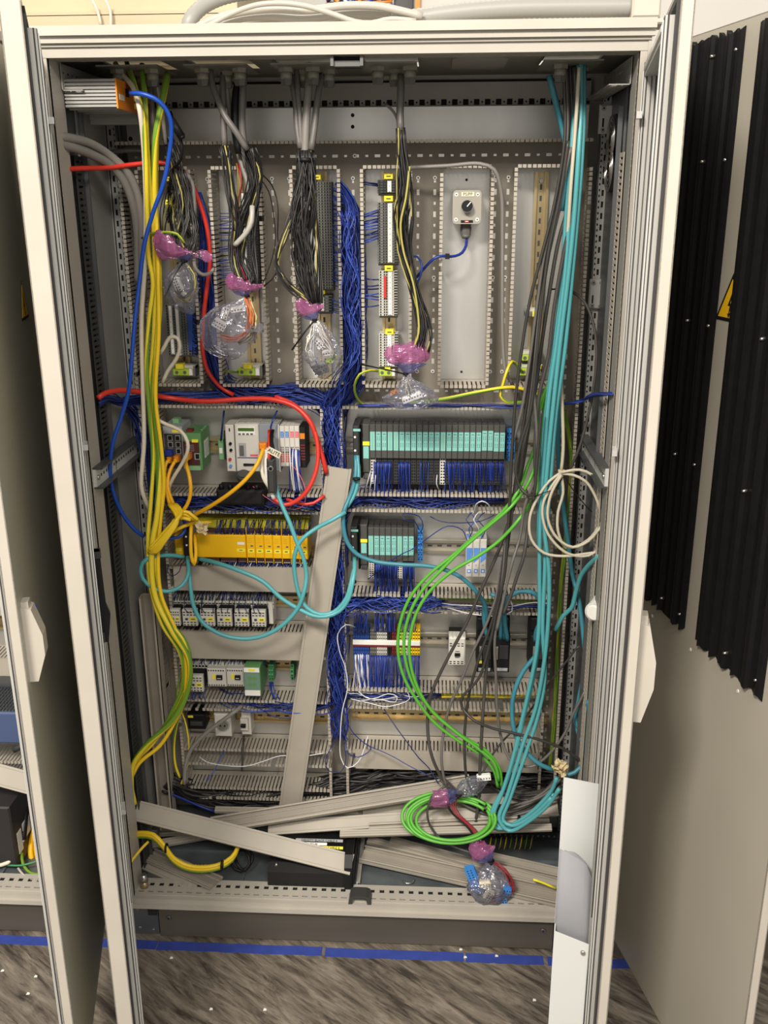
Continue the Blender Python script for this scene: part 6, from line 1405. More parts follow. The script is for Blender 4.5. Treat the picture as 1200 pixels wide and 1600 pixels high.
# fourth gland
C8('thick grey cable from the fourth roof opening', [(627, 117, .18), (626, 150, .17), (625, 180, .165), (626, 204, .16)], .0078, 'cable_grey')
core('black cores of the fourth bundle', [(626, 200, .16), (629, 240, .16), (631, 290, .16), (627, 340, .16), (630, 390, .16), (641, 430, .155), (655, 480, .15), (660, 515, .145), (655, 545, .14)], 30, .010, .018, taper=[(0, .8), (.35, 1.5), (.6, .9), (1, 1)])
core('black cores hanging right of the fourth bundle', [(630, 225, .165), (641, 290, .165), (644, 340, .16), (640, 380, .16), (650, 450, .155), (669, 500, .15), (673, 528, .145), (668, 550, .14)], 8, .004, .01)
C8('thin yellow-green core in the fourth bundle', [(640, 260, .15), (634, 310, .145), (626, 350, .145), (631, 395, .145), (645, 440, .14), (653, 490, .14), (654, 520, .135), (646, 545, .135)], .0024, 'wire_yellow')
C8('clear tube beside the fourth bundle, upper part', [(603, 163, .25), (615, 175, .22), (624, 195, .18)], .003, 'cable_light')
# first gland
C8('grey cable from the first roof opening, beside the yellow ones', [(234, 110, .19), (237, 150, .18), (239, 190, .17), (240, 230, .18)], .0055, 'cable_grey')
C8('light grey cable from the first roof opening', [(242, 106, .17), (247, 140, .17), (253, 170, .17), (256, 200, .18), (259, 225, .19)], .0042, 'cable_light')
core('dark cores of the leftmost bundle above its bag', [(262, 215, .2), (276, 262, .2), (282, 300, .2), (284, 340, .19), (281, 370, .18), (285, 388, .165)], 16, .013, .02)
core('dark cores right of the leftmost bundle', [(285, 265, .2), (296, 310, .2), (303, 345, .2), (306, 365, .19), (300, 392, .17)], 9, .007, .014, BK)
C8('grey cable descending beside the red one into the first bag', [(289, 268, .24), (300, 285, .23), (303, 310, .22), (304, 340, .21)], .0048, 'cable_mid')
YG('yellow-green wire arching into the first bag', [(222, 372, .2), (240, 364, .17), (262, 363, .16), (277, 366, .16), (288, 380, .165)], .0028)
C8('grey stub cable curving right from the first bag', [(303, 408, .17), (306, 420, .18), (316, 429, .2), (328, 427, .22), (334, 420, .25)], .0042, 'cable_light')
C8('light grey looped cable low in the leftmost column', [(250, 553, .2), (258, 540, .2), (266, 527, .2), (277, 528, .2), (281, 542, .2), (276, 560, .2), (262, 580, .2), (254, 598, .2)], .0048, 'cable_beige')
# right: teal, dark grey, green
# five teal cables: from the roof at the right, down across the front
TE = [((904, 96), (903, 150), (898, 230), (890, 330), (884, 420), (872, 520), (858, 620), (850, 720), (844, 820), (843, 900), (843, 960), (838, 1020), (826, 1080), (812, 1140), (800, 1190), (784, 1240), (772, 1272), (780, 1292), (805, 1286), (835, 1265), (862, 1235), (870, 1215)),
      ((908, 96), (908, 160), (904, 240), (897, 340), (888, 430), (876, 530), (866, 620), (856, 720), (850, 810), (858, 900), (856, 980), (848, 1050), (836, 1110), (818, 1160), (806, 1200), (792, 1245), (780, 1280), (795, 1298), (825, 1284), (858, 1256), (874, 1232)),
      ((900, 96), (898, 160), (892, 250), (884, 350), (878, 440), (866, 540), (854, 640), (846, 740), (842, 830), (845, 900), (846, 950), (842, 1000), (833, 1060), (818, 1120), (804, 1180), (788, 1230), (769, 1268), (772, 1292), (800, 1292), (835, 1272), (866, 1240)),
      ((912, 100), (912, 170), (908, 260), (901, 350), (892, 450), (882, 550), (868, 650), (860, 750), (854, 830), (851, 900), (848, 980), (851, 1060), (840, 1120), (824, 1170), (812, 1205), (796, 1250), (786, 1282), (800, 1290), (830, 1276), (862, 1246))]
for k, path in enumerate(TE):
    dp = (.15, .14, .16, .15)[k]; pts = []
    for i, p in enumerate(path):
        f = i/(len(path)-1); y = dp+(.02 if f < .1 else 0)+(.0 if f < .6 else -.2*(f-.6)); pts.append((p[0], p[1], y))
    C8('long teal roof cable at the right, %s' % ('first from left at the roof', 'second from left at the roof', 'the one lying furthest left below the roof', 'rightmost at the roof')[k], pts, .0053, 'cable_teal')
C8('teal cable from the single gland of the right roof opening', [(858, 118, .17), (866, 150, .17), (876, 190, .18), (884, 225, .18), (886, 270, .18), (880, 330, .18)], .0066, 'cable_teal2')
C8('dark teal cable behind the bright teal ones, lower right', [(878, 600, .24), (872, 700, .24), (880, 790, .24), (888, 850, .24), (895, 900, .24), (903, 930, .22), (910, 980, .2), (914, 1040, .17), (905, 1090, .17), (900, 1125, .17), (914, 1160, .15), (912, 1190, .14), (898, 1207, .13), (880, 1212, .13)], .0058, 'cable_teal2')
C8('teal cable running out right at the cream coil', [(937, 868, .1), (920, 883, .14), (908, 900, .17), (900, 925, .19), (893, 950, .2), (880, 962, .21), (868, 985, .21)], .0058, 'cable_teal')
C8('teal cable loop arching above the right drive', [(793, 1000, .24), (788, 965, .22), (790, 940, .2), (806, 926, .19), (830, 925, .19), (845, 938, .2), (850, 965, .2), (846, 1000, .2), (840, 1020, .18), (818, 1048, .17), (804, 1080, .16), (800, 1115, .16), (806, 1150, .15), (822, 1175, .14), (845, 1195, .13), (865, 1203, .13)], .006, 'cable_teal2')
C8('teal cable into the left black drive', [(757, 940, .24), (756, 965, .24), (759, 985, .245), (763, 999, .25)], .0055, 'cable_teal2')
C8('teal cable into the middle black drive, left one', [(790, 930, .23), (787, 955, .24), (783, 978, .245), (782, 998, .25)], .0052, 'cable_teal2')
C8('teal cable into the middle black drive, right one', [(766, 928, .23), (780, 935, .23), (789, 960, .24), (788, 998, .25)], .0052, 'cable_teal2')
C8('teal cable leaving the right drive upwards', [(836, 1002, .24), (838, 985, .23), (846, 968, .22), (852, 950, .2)], .0052, 'cable_teal2')
C8('teal cable bending down at the far right lower edge', [(898, 1118, .2), (903, 1145, .17), (912, 1165, .14), (915, 1185, .13), (916, 1120, .12), (919, 1095, .1)], .005, 'cable_teal2')
# dark grey cables
DK = [([(893, 100), (897, 180), (890, 260), (870, 340), (850, 420), (838, 500), (836, 580), (828, 650), (818, 720), (806, 780), (790, 830), (775, 870), (748, 930), (728, 975), (704, 1020), (684, 1060), (672, 1090), (668, 1130), (673, 1175), (690, 1215), (715, 1245), (755, 1268), (800, 1272), (850, 1250), (874, 1235)], 'leftmost at the lower grey cover'),
      ([(890, 100), (893, 190), (884, 280), (866, 360), (848, 440), (836, 520), (830, 600), (818, 690), (808, 760), (795, 820), (785, 880), (776, 930), (760, 975), (738, 1020), (722, 1060), (704, 1100), (694, 1140), (690, 1190), (702, 1235), (740, 1265), (790, 1276), (840, 1262), (874, 1245)], 'second from left at the lower grey cover'),
      ([(887, 102), (889, 200), (876, 290), (858, 370), (842, 450), (833, 540), (824, 620), (812, 700), (803, 770), (793, 830), (786, 880), (777, 940), (766, 980), (748, 1030), (734, 1080), (727, 1130), (726, 1180), (732, 1225), (752, 1252), (800, 1262), (850, 1246), (876, 1228)], 'third from left at the lower grey cover'),
      ([(896, 104), (900, 200), (893, 300), (872, 380), (858, 460), (846, 540), (838, 600), (822, 680), (812, 740), (800, 800), (792, 860), (784, 920), (775, 970), (763, 1020), (757, 1080), (753, 1140), (750, 1200), (748, 1250), (744, 1290), (749, 1304)], 'fourth from left, ending beside the low bag'),
      ([(884, 104), (886, 210), (872, 310), (852, 390), (840, 470), (828, 560), (815, 640), (800, 700), (798, 740), (796, 800), (790, 850), (786, 900), (780, 950), (773, 1000), (775, 1060), (777, 1110), (785, 1160), (800, 1190), (830, 1198), (852, 1184), (880, 1150), (896, 1115), (914, 1080)], 'curving back up to the right edge'),
      ([(881, 106), (882, 220), (866, 320), (846, 400), (828, 470), (816, 540), (807, 610), (800, 700), (797, 770), (793, 840), (788, 900), (775, 960), (764, 1010), (748, 1060), (722, 1090), (722, 1105), (740, 1125), (770, 1138), (800, 1145), (840, 1155), (880, 1170), (910, 1190)], 'crossing low to the right behind the teal ones'),
      ([(898, 106), (902, 220), (896, 320), (880, 400), (866, 480), (856, 560), (842, 620), (836, 700), (836, 760), (826, 820), (818, 870), (808, 900), (800, 925), (786, 960)], 'ending among the drives, right strand'),
      ([(892, 230), (870, 330), (852, 430), (840, 520), (834, 610), (838, 660), (838, 740), (820, 790), (812, 840), (800, 880), (788, 930), (776, 985)], 'ending among the drives, left strand'),
      ([(888, 220), (876, 300), (856, 400), (846, 480), (838, 560), (829, 640), (812, 700), (806, 740), (815, 765), (832, 775), (838, 730), (846, 640)], 'with a small loop below the teal labels')]
for k, (path, l) in enumerate(DK):
    dp = .185-.006*k; C8('dark grey roof cable, '+l, [(p[0], p[1], dp-(.02 if i > len(path)*.7 else 0)) for i, p in enumerate(path)], .0036 if k % 3 else .0042, ('cable_dark', 'cable_grey', 'wire_dark')[k % 3])
C8('dark grey cable crossing the lower right bay diagonally', [(912, 1050, .2), (905, 1010, .2), (888, 1030, .2), (860, 1065, .2), (836, 1100, .2), (812, 1130, .19), (784, 1160, .18), (766, 1185, .17), (752, 1215, .15), (750, 1245, .14)], .0028, 'wire_dark')
C8('dark grey cable curving at the right inner edge above the cross bar', [(893, 455, .2), (912, 470, .2), (928, 510, .19), (932, 560, .18), (925, 620, .18), (915, 665, .18), (905, 700, .18), (890, 735, .19)], .0032, 'cable_dark')
C8('thin black cable crossing behind at upper right', [(862, 452, .28), (880, 452, .26), (905, 462, .24)], .002, 'black')
C8('grey cable beside the teal ones with beige coil at its end', [(905, 105, .13), (899, 200, .14), (892, 290, .14), (886, 380, .15), (878, 470, .16), (876, 540, .17), (878, 620, .17), (880, 700, .17), (877, 736, .17)], .004, 'cable_beige')
# green cables
GR = [([(842, 640), (838, 690), (824, 730), (808, 770), (780, 805), (745, 835), (705, 870), (668, 900), (640, 935), (625, 975), (622, 1020), (632, 1060), (652, 1095), (680, 1130), (720, 1160), (752, 1180), (772, 1205), (778, 1230)], 'outer'),
      ([(846, 640), (841, 700), (830, 745), (800, 790), (760, 825), (722, 858), (690, 890), (658, 925), (638, 965), (631, 1010), (640, 1055), (658, 1090), (690, 1125), (725, 1152), (758, 1172), (780, 1200), (784, 1230)], 'middle'),
      ([(850, 640), (846, 720), (838, 770), (812, 810), (780, 845), (745, 870), (710, 890), (675, 920), (652, 955), (640, 1000), (642, 1040), (655, 1080), (676, 1112), (710, 1142), (745, 1168), (772, 1192), (780, 1220)], 'inner')]
for k, (path, l) in enumerate(GR): C8('green cable sweeping left in a wide curve, %s of three' % l, [(p[0], p[1], .21-.008*k if i < 7 else .165-.01*k) for i, p in enumerate([(899+k, 250), (890+2*k, 380), (882+2*k, 480), (868+2*k, 570)]+path)], .0042, 'cable_green')
for k in range(5):
    a = at(697+k*2, 1277, .0)[0]; pts = []
    s = (1.0, .93, .86, .95, .8)[k]; dz = .132+.004*k; c = atz(700, 1277, .17+.008*k); th0 = -.6+.1*k
    for q in np.linspace(th0, th0+5.9, 30): pts.append(at(700+72*s*math.cos(q)+2*k, 1276+39*s*math.sin(q)+1.5*k, .115-.045*math.sin(q)-.004*k))
    mb = MB(); mb.tube(smooth(pts, .014), .0042, 'cable_green', 8); tag(mb.build('cable'), 'green cable turn on the covers, %s turn of the coil' % ('outermost', 'second', 'third', 'fourth', 'innermost')[k], 'cable', 'turns of the green coil')
# beige coil with knot
mb = MB(); c = at(877, 738, .17); mb.cyl(c+Z_*.006, c-Z_*.008, .008, .007, 'masking', 8); tag(mb.build('tape_wrap'), 'beige tape wrap where the coiled cable starts', 'tape')
BC = [[(877, 738), (858, 752), (840, 778), (828, 808), (830, 842), (850, 864), (880, 869), (910, 866), (938, 862)],
      [(877, 740), (862, 760), (848, 790), (852, 825), (868, 850), (890, 866), (920, 868), (942, 852)],
      [(877, 740), (880, 770), (872, 800), (872, 830), (884, 855), (905, 852), (925, 838), (940, 815)],
      [(877, 740), (895, 742), (915, 752), (930, 775), (938, 800), (942, 830)],
      [(877, 738), (905, 734), (925, 742), (942, 765)],
      [(877, 742), (860, 775), (856, 810), (870, 840), (895, 855), (920, 845), (940, 822)]]
for k, p in enumerate(BC): C8('thin beige coiled cable at the right, %s strand' % ('far left', 'second', 'third', 'upper right', 'topmost', 'inner')[k], [(q[0], q[1], .14-.02*i/8-.004*k) for i, q in enumerate(p)], .0034, 'cable_beige', group='strands of the beige coil')
C8('thin black wire round the beige coil', [(835, 776, .13), (850, 770, .125), (870, 762, .125), (880, 745, .13), (895, 765, .13), (915, 790, .125), (925, 800, .125)], .0012, 'black', cat='cable')
C8('grey cable down the duct right of the switch box', [(640, 262, .27), (700, 259, .26), (750, 256, .25), (772, 265, .25), (783, 300, .26), (785, 370, .27), (785, 450, .27), (786, 540, .27), (790, 580, .27), (800, 600, .28)], .0045, 'cable_mid')
YG('yellow-green wire looping at the foot of the bare rail', [(815, 580, .3), (800, 565, .27), (792, 580, .25), (786, 600, .25), (782, 618, .25), (792, 628, .25), (820, 628, .26), (848, 626, .27)], .0036)
YG('long yellow-green wire along the duct under the upper columns', [(640, 629, .25), (690, 624, .24), (740, 614, .24), (785, 606, .24), (808, 606, .25), (845, 617, .26)], .0042)
YG('yellow-green wire from the fourth column earth terminal', [(590, 580, .3), (578, 579, .27), (562, 585, .26), (554, 602, .26), (557, 620, .27), (570, 634, .29), (600, 636, .29)], .003)
YG('yellow-green wire left of the second column earth terminal', [(352, 579, .28), (362, 581, .28), (372, 581, .3)], .003)
C8('grey cable crossing in front of the wall socket', [(288, 1225, .16), (290, 1195, .17), (298, 1172, .18), (320, 1147, .19), (345, 1128, .2), (372, 1108, .22), (378, 1103, .24)], .0055, 'cable_mid')
# thin plastic wrap and cable ties on the left bundle
# ------------------------------------------------------------------ loose duct covers
def cover(label, p0, p1, w, tilt=0.0, up='back', h=0.009, name='duct_cover'):
    """U-shaped cover strip from p0 to p1; the flat faces the normal N, flanges point away from it ('back') or towards it ('inside')"""
    p0, p1 = np.asarray(p0, float), np.asarray(p1, float); A = p1-p0; L = np.linalg.norm(A); A /= L
    up0 = Z_ if abs(A[2]) < .8 else -Y_
    B = np.cross(A, up0); B /= np.linalg.norm(B); N = np.cross(B, A)
    if np.dot(N, up0) < 0: N = -N
    c, s = math.cos(math.radians(tilt)), -math.sin(math.radians(tilt)); B, N = c*B+s*N, c*N-s*B
    t = 0.0016; k = -1 if up == 'back' else 1
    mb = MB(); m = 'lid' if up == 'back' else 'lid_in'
    mb.obox(p0, A, B, N, 0, L, -w/2, w/2, -t/2, t/2, m)
    for q in (-1, 1):
        b0, b1 = sorted((q*w/2, q*(w/2-t))); mb.obox(p0, A, B, N, 0, L, b0, b1, *sorted((0, k*h)), 'lid')
        b0, b1 = sorted((q*w/2, q*(w/2-0.006))); mb.obox(p0, A, B, N, 0, L, b0, b1, *sorted((k*h, k*(h-t))), 'lid')
        b0, b1 = sorted((q*(w/2-0.0055), q*(w/2-0.0065))); mb.obox(p0, A, B, N, 0, L, b0, b1, *sorted((-k*t*.5, -k*t*.5-k*.0005)), 'gland')
        b0, b1 = sorted((q*(w/2-0.014), q*(w/2-0.0155))); mb.obox(p0, A, B, N, 0, L, b0, b1, *sorted((0, k*h*.45)), 'lid')
    return tag(mb.build(name), label, 'duct cover')
ca = at(530, 731, .238); cb = at(449, 1290, .245)
cover('long grey duct cover leaning upright in front of the centre duct', cb, ca, .0605, up='back', h=.008)
cover('dirty grey cover lying diagonally across the front left of the cabinet floor', at(205, 1264, .105), at(550, 1351, .07), .052, tilt=38)
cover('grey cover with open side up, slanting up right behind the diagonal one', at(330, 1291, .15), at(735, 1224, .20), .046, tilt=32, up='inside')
cover('grey cover lying level under the green coil, upper one', at(419, 1294, .165), at(872, 1263, .17), .036, tilt=40)
cover('narrow grey cover under the green coil, front one', at(531, 1302, .125), at(862, 1292, .125), .018, tilt=30)
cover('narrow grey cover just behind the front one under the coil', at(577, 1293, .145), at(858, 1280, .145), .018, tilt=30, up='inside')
cover('short end of a grey cover behind the upper left of the pile', at(336, 1264, .2), at(560, 1268, .2), .016, tilt=20)
cover('broad grey cover behind the green coil', at(567, 1262, .21), at(870, 1248, .21), .046, tilt=30)
cover('small grey cover piece behind the pile, beside the broad one', at(533, 1266, .23), at(568, 1264, .23), .03, tilt=30)
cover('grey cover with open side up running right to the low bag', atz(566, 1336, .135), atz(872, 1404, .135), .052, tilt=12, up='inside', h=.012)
cover('grey strip slanting right behind the low bag, upper', atz(610, 1312, .15), atz(872, 1382, .15), .026, tilt=10)
cover('grey strip slanting right behind the low bag, lower', atz(575, 1311, .14), atz(745, 1354, .14), .022, tilt=10)
cover('grey cover at the lower right, behind the document pocket', atz(765, 1338, .135), atz(880, 1364, .135), .030, tilt=12)
cover('grey cover stub at the lower right by the yellow wire end', atz(790, 1362, .128), atz(880, 1384, .128), .030, tilt=5, up='inside')
cover('short grey cover at the front left under the yellow loop, open side up', atz(232, 1336, .135), atz(338, 1381, .132), .055, tilt=-4, up='inside', h=.006)
cover('short grey cover at the front left, leftmost of the two', atz(216, 1345, .126), atz(305, 1385, .126), .03, tilt=20)
cover('grey cover half hidden under the yellow loop at the left', atz(205, 1302, .15), atz(330, 1296, .15), .03, tilt=20, up='inside')
cover('grey cover behind the yellow loop slanting up to the diagonal cover', atz(205, 1325, .14), atz(345, 1300, .14), .022, tilt=20)
# upright channel at the lower left
p = at(220, 930, .25); q = at(232, 1252, .245); mb = MB(); x0 = p[0]; w_ = .042
mb.box(x0, x0+w_, .262, .264, .16, p[2], 'lid_in'); mb.box(x0, x0+.002, .225, .264, .16, p[2], 'lid'); mb.box(x0+w_-.002, x0+w_, .225, .264, .16, p[2], 'lid')
mb.box(x0, x0+.007, .225, .227, .16, p[2], 'lid'); mb.box(x0+w_-.007, x0+w_, .225, .227, .16, p[2], 'lid')
tag(mb.build('duct_cover'), 'empty grey channel standing upright at the lower left', 'duct cover')

# ------------------------------------------------------------------ floor of the cabinet
def yloop(label, d, r, m='cable_yellow'):
    C8(label, [(206, 1304+d, .09), (222, 1302+d, .07), (240, 1305+d, .06), (255, 1320+d, .05), (272, 1342+d, .05), (292, 1353+d, .05), (318, 1356+d, .05), (344, 1351+d, .06), (362, 1340+d, .08), (371, 1325+d*.4, .1), (372, 1312, .12)], r, m, m2='pe_green' if m == 'pe_yellow' else None)
yloop('thick yellow cable loop on the floor at the left, upper', -1, .0055); yloop('yellow-green cable loop on the floor at the left, lower', 5, .005, 'pe_yellow'); yloop('second yellow cable loop on the floor at the left, middle', 2, .0058)
C8('yellow wire leaving the floor loop with a lug at its end', [(232, 1315, .06), (222, 1325, .045), (208, 1342, .02), (196, 1358, .0)], .0038, 'cable_yellow')
mb = MB(); a = at(196, 1358, .0); b = at(190, 1366, -.012); mb.cyl(a, b, .0045, .004, 'steel', 10); mb.cyl(b, b+(b-a)*.5, .006, .006, 'copper', 10); tag(mb.build('cable_lug'), 'metal lug on the end of the yellow wire at the door hinge', 'lug')
for (u, v) in ((260, 1325), (347, 1351)):
    mb = MB(); c = at(u, v, .05); mb.cyl(c-X_*.002, c+X_*.002, .0125, .0125, 'black', 12); tag(mb.build('cable_tie'), 'black tie on the yellow floor loop, %s' % ('left one' if u < 300 else 'right one'), 'cable tie')
mb = MB()
for i in range(9):
    u = 292+i*5.2; mb.tube(smooth([at(u+14, 1303, .26), at(u+8, 1322, .24), at(u-4, 1345, .2), atz(u-14, 1352, .121)], .01), .0017, ['pe_green', 'cable_light', 'pe_yellow'][i % 3], 5)
stuff(mb, 'earth_wires', 'fan of thin green and yellow wires behind the yellow floor loop', 'wires')
mb = MB()
for i in range(9):
    u = 768+i*8; mb.tube(smooth([at(u, 1304, .28), at(u-1, 1312, .25), at(u-3, 1322, .24), at(u-5, 1328, .25)], .008), .0018, ['cable_yellow', 'pe_green', 'wire_yellow'][i % 3], 5)
stuff(mb, 'earth_wires', 'row of short yellow wires under the dark bar at the right', 'wires')
mb = MB(); x0, x1, z0, z1 = rect(735, 1296, 870, 1308, .27); mb.box(x0, x1, .262, .285, z0, z1, 'black_soft')
for i in range(16): c = x0+(x1-x0)*(i+.5)/16; mb.cyl((c, .262, (z0+z1)/2), (c, .2605, (z0+z1)/2), .003, .003, 'steel_dull', 8)
tag(mb.build('earth_bar'), 'dark earth bar behind the covers at the lower right', 'bar')
# black cable mass along the back of the floor
mb = MB(); pts = px([(262, 1222, .26), (290, 1235, .28), (330, 1246, .3), (400, 1248, .31), (480, 1236, .31), (560, 1222, .31), (640, 1212, .31), (760, 1215, .31), (872, 1222, .3)])
wires(mb, pts, 44, .020, .05, .0034, ['black', 'wire_black', 'black_soft', 'wire_dark'], wob=.35, seg=6); stuff(mb, 'black_cables', 'mass of black cables lying along the rear floor', 'cables')
mb = MB(); wires(mb, px([(768, 1226, .22), (800, 1240, .2), (840, 1242, .18), (874, 1232, .16)]), 8, .006, .02, .0036, ['cable_dark', 'cable_grey', 'wire_dark'], wob=.4); wires(mb, px([(690, 1215, .17), (730, 1250, .16), (790, 1262, .15), (850, 1240, .15), (876, 1215, .15)]), 6, .006, .012, .0036, ['cable_dark', 'cable_grey'], wob=.4)
stuff(mb, 'grey_cables', 'loose turns of dark grey cables by the teal bend', 'cables')
C8('black cable coil beside the black box, upper turn', [(362, 1322, .16), (378, 1318, .15), (392, 1328, .14), (394, 1345, .12), (382, 1360, .1), (372, 1352, .1), (366, 1335, .13)], .004, 'black')
C8('black cable coil beside the black box, lower turn', [(366, 1330, .15), (384, 1330, .13), (390, 1350, .11), (376, 1361, .1), (362, 1352, .11), (360, 1338, .13)], .0038, 'black')
C8('blue cable lying across the rear left floor', [(262, 1238, .24), (290, 1250, .23), (318, 1262, .22), (336, 1268, .22)], .003, 'cable_navy')
C8('dark grey cable loop hanging into the green coil', [(700, 1225, .14), (676, 1244, .12), (668, 1265, .11), (672, 1290, .11), (690, 1312, .1), (712, 1324, .09), (745, 1335, .08)], .003, 'cable_dark')
for k, (m, o) in enumerate((('wire_red', 0), ('black', -6), ('wire_red', 6), ('dark_red', 12), ('black', -10))):
    C8('thin %s wire curling into the purple bag at the lower right, strand %s' % ({'wire_red': 'red', 'black': 'black', 'dark_red': 'dark red'}[m], ('one', 'two', 'three', 'four', 'five')[k]), [(712+o, 1240, .13), (704+o*.6, 1256, .12), (712+o*.5, 1272, .11), (730+o*.4, 1288, .1), (742+o*.5, 1302, .09), (750+o*.3, 1320, .08), (753, 1336, .075)], .0015, m)
# black box with labels
x0 = atz(418, 1388, .122)[0]; x1 = atz(552, 1388, .122)[0]; yf = atz(480, 1388, .122)[1]
t = thing('black_box', 'black plastic box with white and yellow lettered labels under the diagonal cover', 'box', ((x0+x1)/2, yf+.08, .12)); mb = MB()
mb.prism([(yf, .121), (yf+.005, .165), (yf+.03, .178), (yf+.16, .178), (yf+.165, .121)], (x0, 0, 0), Y_, Z_, (x1-x0, 0, 0), 'black_soft'); mb.box(x0+.01, x1-.01, yf+.055, yf+.16, .178, .200, 'black'); mb.build('housing', t)
mb = MB(); mb.prism([(yf-.006, .121), (yf-.002, .19), (yf+.02, .215), (yf+.14, .215), (yf+.14, .2), (yf+.03, .2), (yf+.01, .175), (yf+.004, .121)], (x1-.022, 0, 0), Y_, Z_, (.020, 0, 0), 'black'); mb.build('strap', t)
s_ = np.array([0, math.cos(.55), math.sin(.55)])
for (v0, v1, u0, u1, m, txt, tm, sz) in ((1309, 1315, 462, 536, 'dev_grey', 'DENSITY BLACK CABLE 4', 'charcoal', .0085), (1315.5, 1320.5, 470, 511, 'white', 'TO BE', 'charcoal', .007), (1321, 1327, 494, 536, 'label_yellow', 'SIGN CABLE 4', 'charcoal', .0085)):
    pa = atz(u0, (v0+v1)/2, .2025); pb = atz(u1, (v0+v1)/2, .2025); mb = MB(); mb.obox((pa[0], pa[1], .2005), X_, s_*[0, 1, 1], np.cross(X_, s_), 0, pb[0]-pa[0], -.0055, .0055, 0, .0006, m)
    lb_ = mb.build('label_strip', t); text(txt, sz, (pa[0]*.5+pb[0]*.5, pa[1]-.0006, .2025), X_, s_, tm, lb_)
for (u, v) in ((485, 1350), ):
    mb = MB(); p = atz(432, 1350, .175); mb.cyl(p, p-Y_*.006, .006, .003, 'steel', 8); mb.build('clip', t)
# latch-side strip right of the box
mb = MB(); p = atz(560, 1372, .12); mb.box(p[0]-.004, p[0]+.006, p[1]-.02, p[1]+.16, .12, .126, 'galv_bright'); tag(mb.build('divider_strip'), 'upright metal floor strip right of the black box', 'strip')
# bent screw bracket and small floor bits
mb = MB(); pts = [atz(630, 1376, .121), atz(634, 1380, .121), atz(644, 1379, .121), atz(647, 1374, .121)]; mb.tube(smooth(pts, .004), .0022, 'steel', 6); tag(mb.build('wire_clip'), 'small bright bent clip on the cabinet floor', 'clip')
C8('yellow-sleeved wire end pointing out at the lower right', [(833, 1374, .05), (850, 1380, .05), (868, 1388, .05)], .003, 'label_yellow')
for k, (u, v) in enumerate(((4, 1517), (56, 1526), (268, 1497), (720, 1484), (727, 1496), (776, 1494), (835, 1563), (414, 1578), (330, 1577), (44, 1553), (712, 1469))):
    if k == 10: continue
    mb = MB(); p = atz(u, v, .0005); mb.prism([(-.004, -.003), (.004, -.002), (.003, .003), (-.003, .004)], p, X_, Y_, (0, 0, .0012), 'white'); tag(mb.build('paper_scrap'), 'tiny white scrap on the floor, %s' % ('at the left picture edge', 'left of the left doors', 'below the tape left of centre', 'just below the right half of the tape', 'second below the right half of the tape', 'third below the tape, further right', 'near the lower right corner of open floor', 'at the bottom edge left of centre', 'beside the one at the bottom edge', 'between the left doors')[k], 'scrap', 'white scraps on the vinyl floor')
# round capped object and metal bits at the lower left corner
t = thing('support_bracket', 'small metal clamp bracket with white insulator, lower left corner', 'bracket', at(222, 1310, .12)); mb = MB()
for (u0, v0, u1, v1, Y, m) in ((212, 1300, 216, 1318, .12, 'steel_dull'), (236, 1298, 246, 1312, .14, 'steel_dull'), (216, 1302, 238, 1306, .14, 'steel')):
    a, b, c, d = rect(u0, v0, u1, v1, Y); mb.cbox(a, b, Y, Y+.02, c, d, m, .002)
mb.build('bracket_frame', t); mb = MB(); a, b, c, d = rect(221, 1305, 235, 1312, .125); mb.cyl((a, .135, (c+d)/2), (b, .135, (c+d)/2), .008, .008, 'ceramic', 10); mb.build('insulator', t)
t = thing('lock_bolt', 'brass-tinted bolt with clear cap in the lower left corner', 'bolt', atz(226, 1388, .125)); p = atz(226, 1386, .126); mb = MB(); mb.cyl(p, p+Z_*.02, .011, .009, 'din', 12); mb.cyl(p+Z_*.02, p+Z_*.04, .012, .008, 'steel', 8); mb.build('bolt_head', t)

# ------------------------------------------------------------------ orange-faced unit at the upper left
yfU = .07; p0 = at(76, 122, yfU); p1 = at(181, 122, yfU); pz = at(130, 168, yfU)[2]; xe = p1[0]; xs = .018
yb_ = min((.07+.01*k for k in range(30)), key=lambda Y: abs((np.dot(RM, np.array([xe, Y, pz])-[CX, CY, CZ])[0]/np.dot(RM, np.array([xe, Y, pz])-[CX, CY, CZ])[2]*FPX+600)-216))
print('unit', xe, p1[2], pz, yb_)
t = thing('power_unit', 'finned aluminium unit with bright orange end face, upper left corner', 'power unit', ((xs+xe)/2, yb_, pz)); mb = MB()
mb.box(xs, xe-.003, yfU+.006, yb_, pz, p1[2], 'profile_grey'); n = 8
for i in range(n):
    z = pz+(p1[2]-pz)*(i+.15)/n; mb.box(xs, xe-.003, yfU, yfU+.008, z, z+(p1[2]-pz)*.62/n, 'profile_grey')
for i in range(3): mb.box(xs, xe-.003, yfU+.02+i*(yb_-yfU)/3, yfU+.03+i*(yb_-yfU)/3, pz-.003, pz, 'profile_grey')
xl2 = at(214, 182, yb_)[0]; z2_ = at(150, 195, yb_)[2]; mb.box(xs, xl2, yb_, yb_+.02, z2_, pz+.01, 'profile_grey'); mb.box(xs, xl2, yb_-.003, yb_, (z2_+pz)/2, (z2_+pz)/2+.004, 'profile_grey'); mb.build('heat_sink', t)
mb = MB(); mb.box(xe-.003, xe, yfU, yb_, pz-.002, p1[2], 'orange'); of = mb.build('end_face', t)
mb = MB(); zc = (pz+p1[2])/2; h = p1[2]-pz
mb.box(xe, xe+.0015, yfU+.055, yfU+.075, zc-.002, zc+.014, 'black'); mb.build('network_port', of)
mb = MB(); mb.box(xe, xe+.0008, yfU+.012, yfU+.045, zc-h*.22, zc-h*.02, 'dev_white'); mb.build('rating_label', of)
mb = MB()
for k in range(2): mb.box(xe, xe+.004, yb_-.03, yb_-.004, pz+h*(.1+.3*k), pz+h*(.3+.3*k), 'pale_yellow')
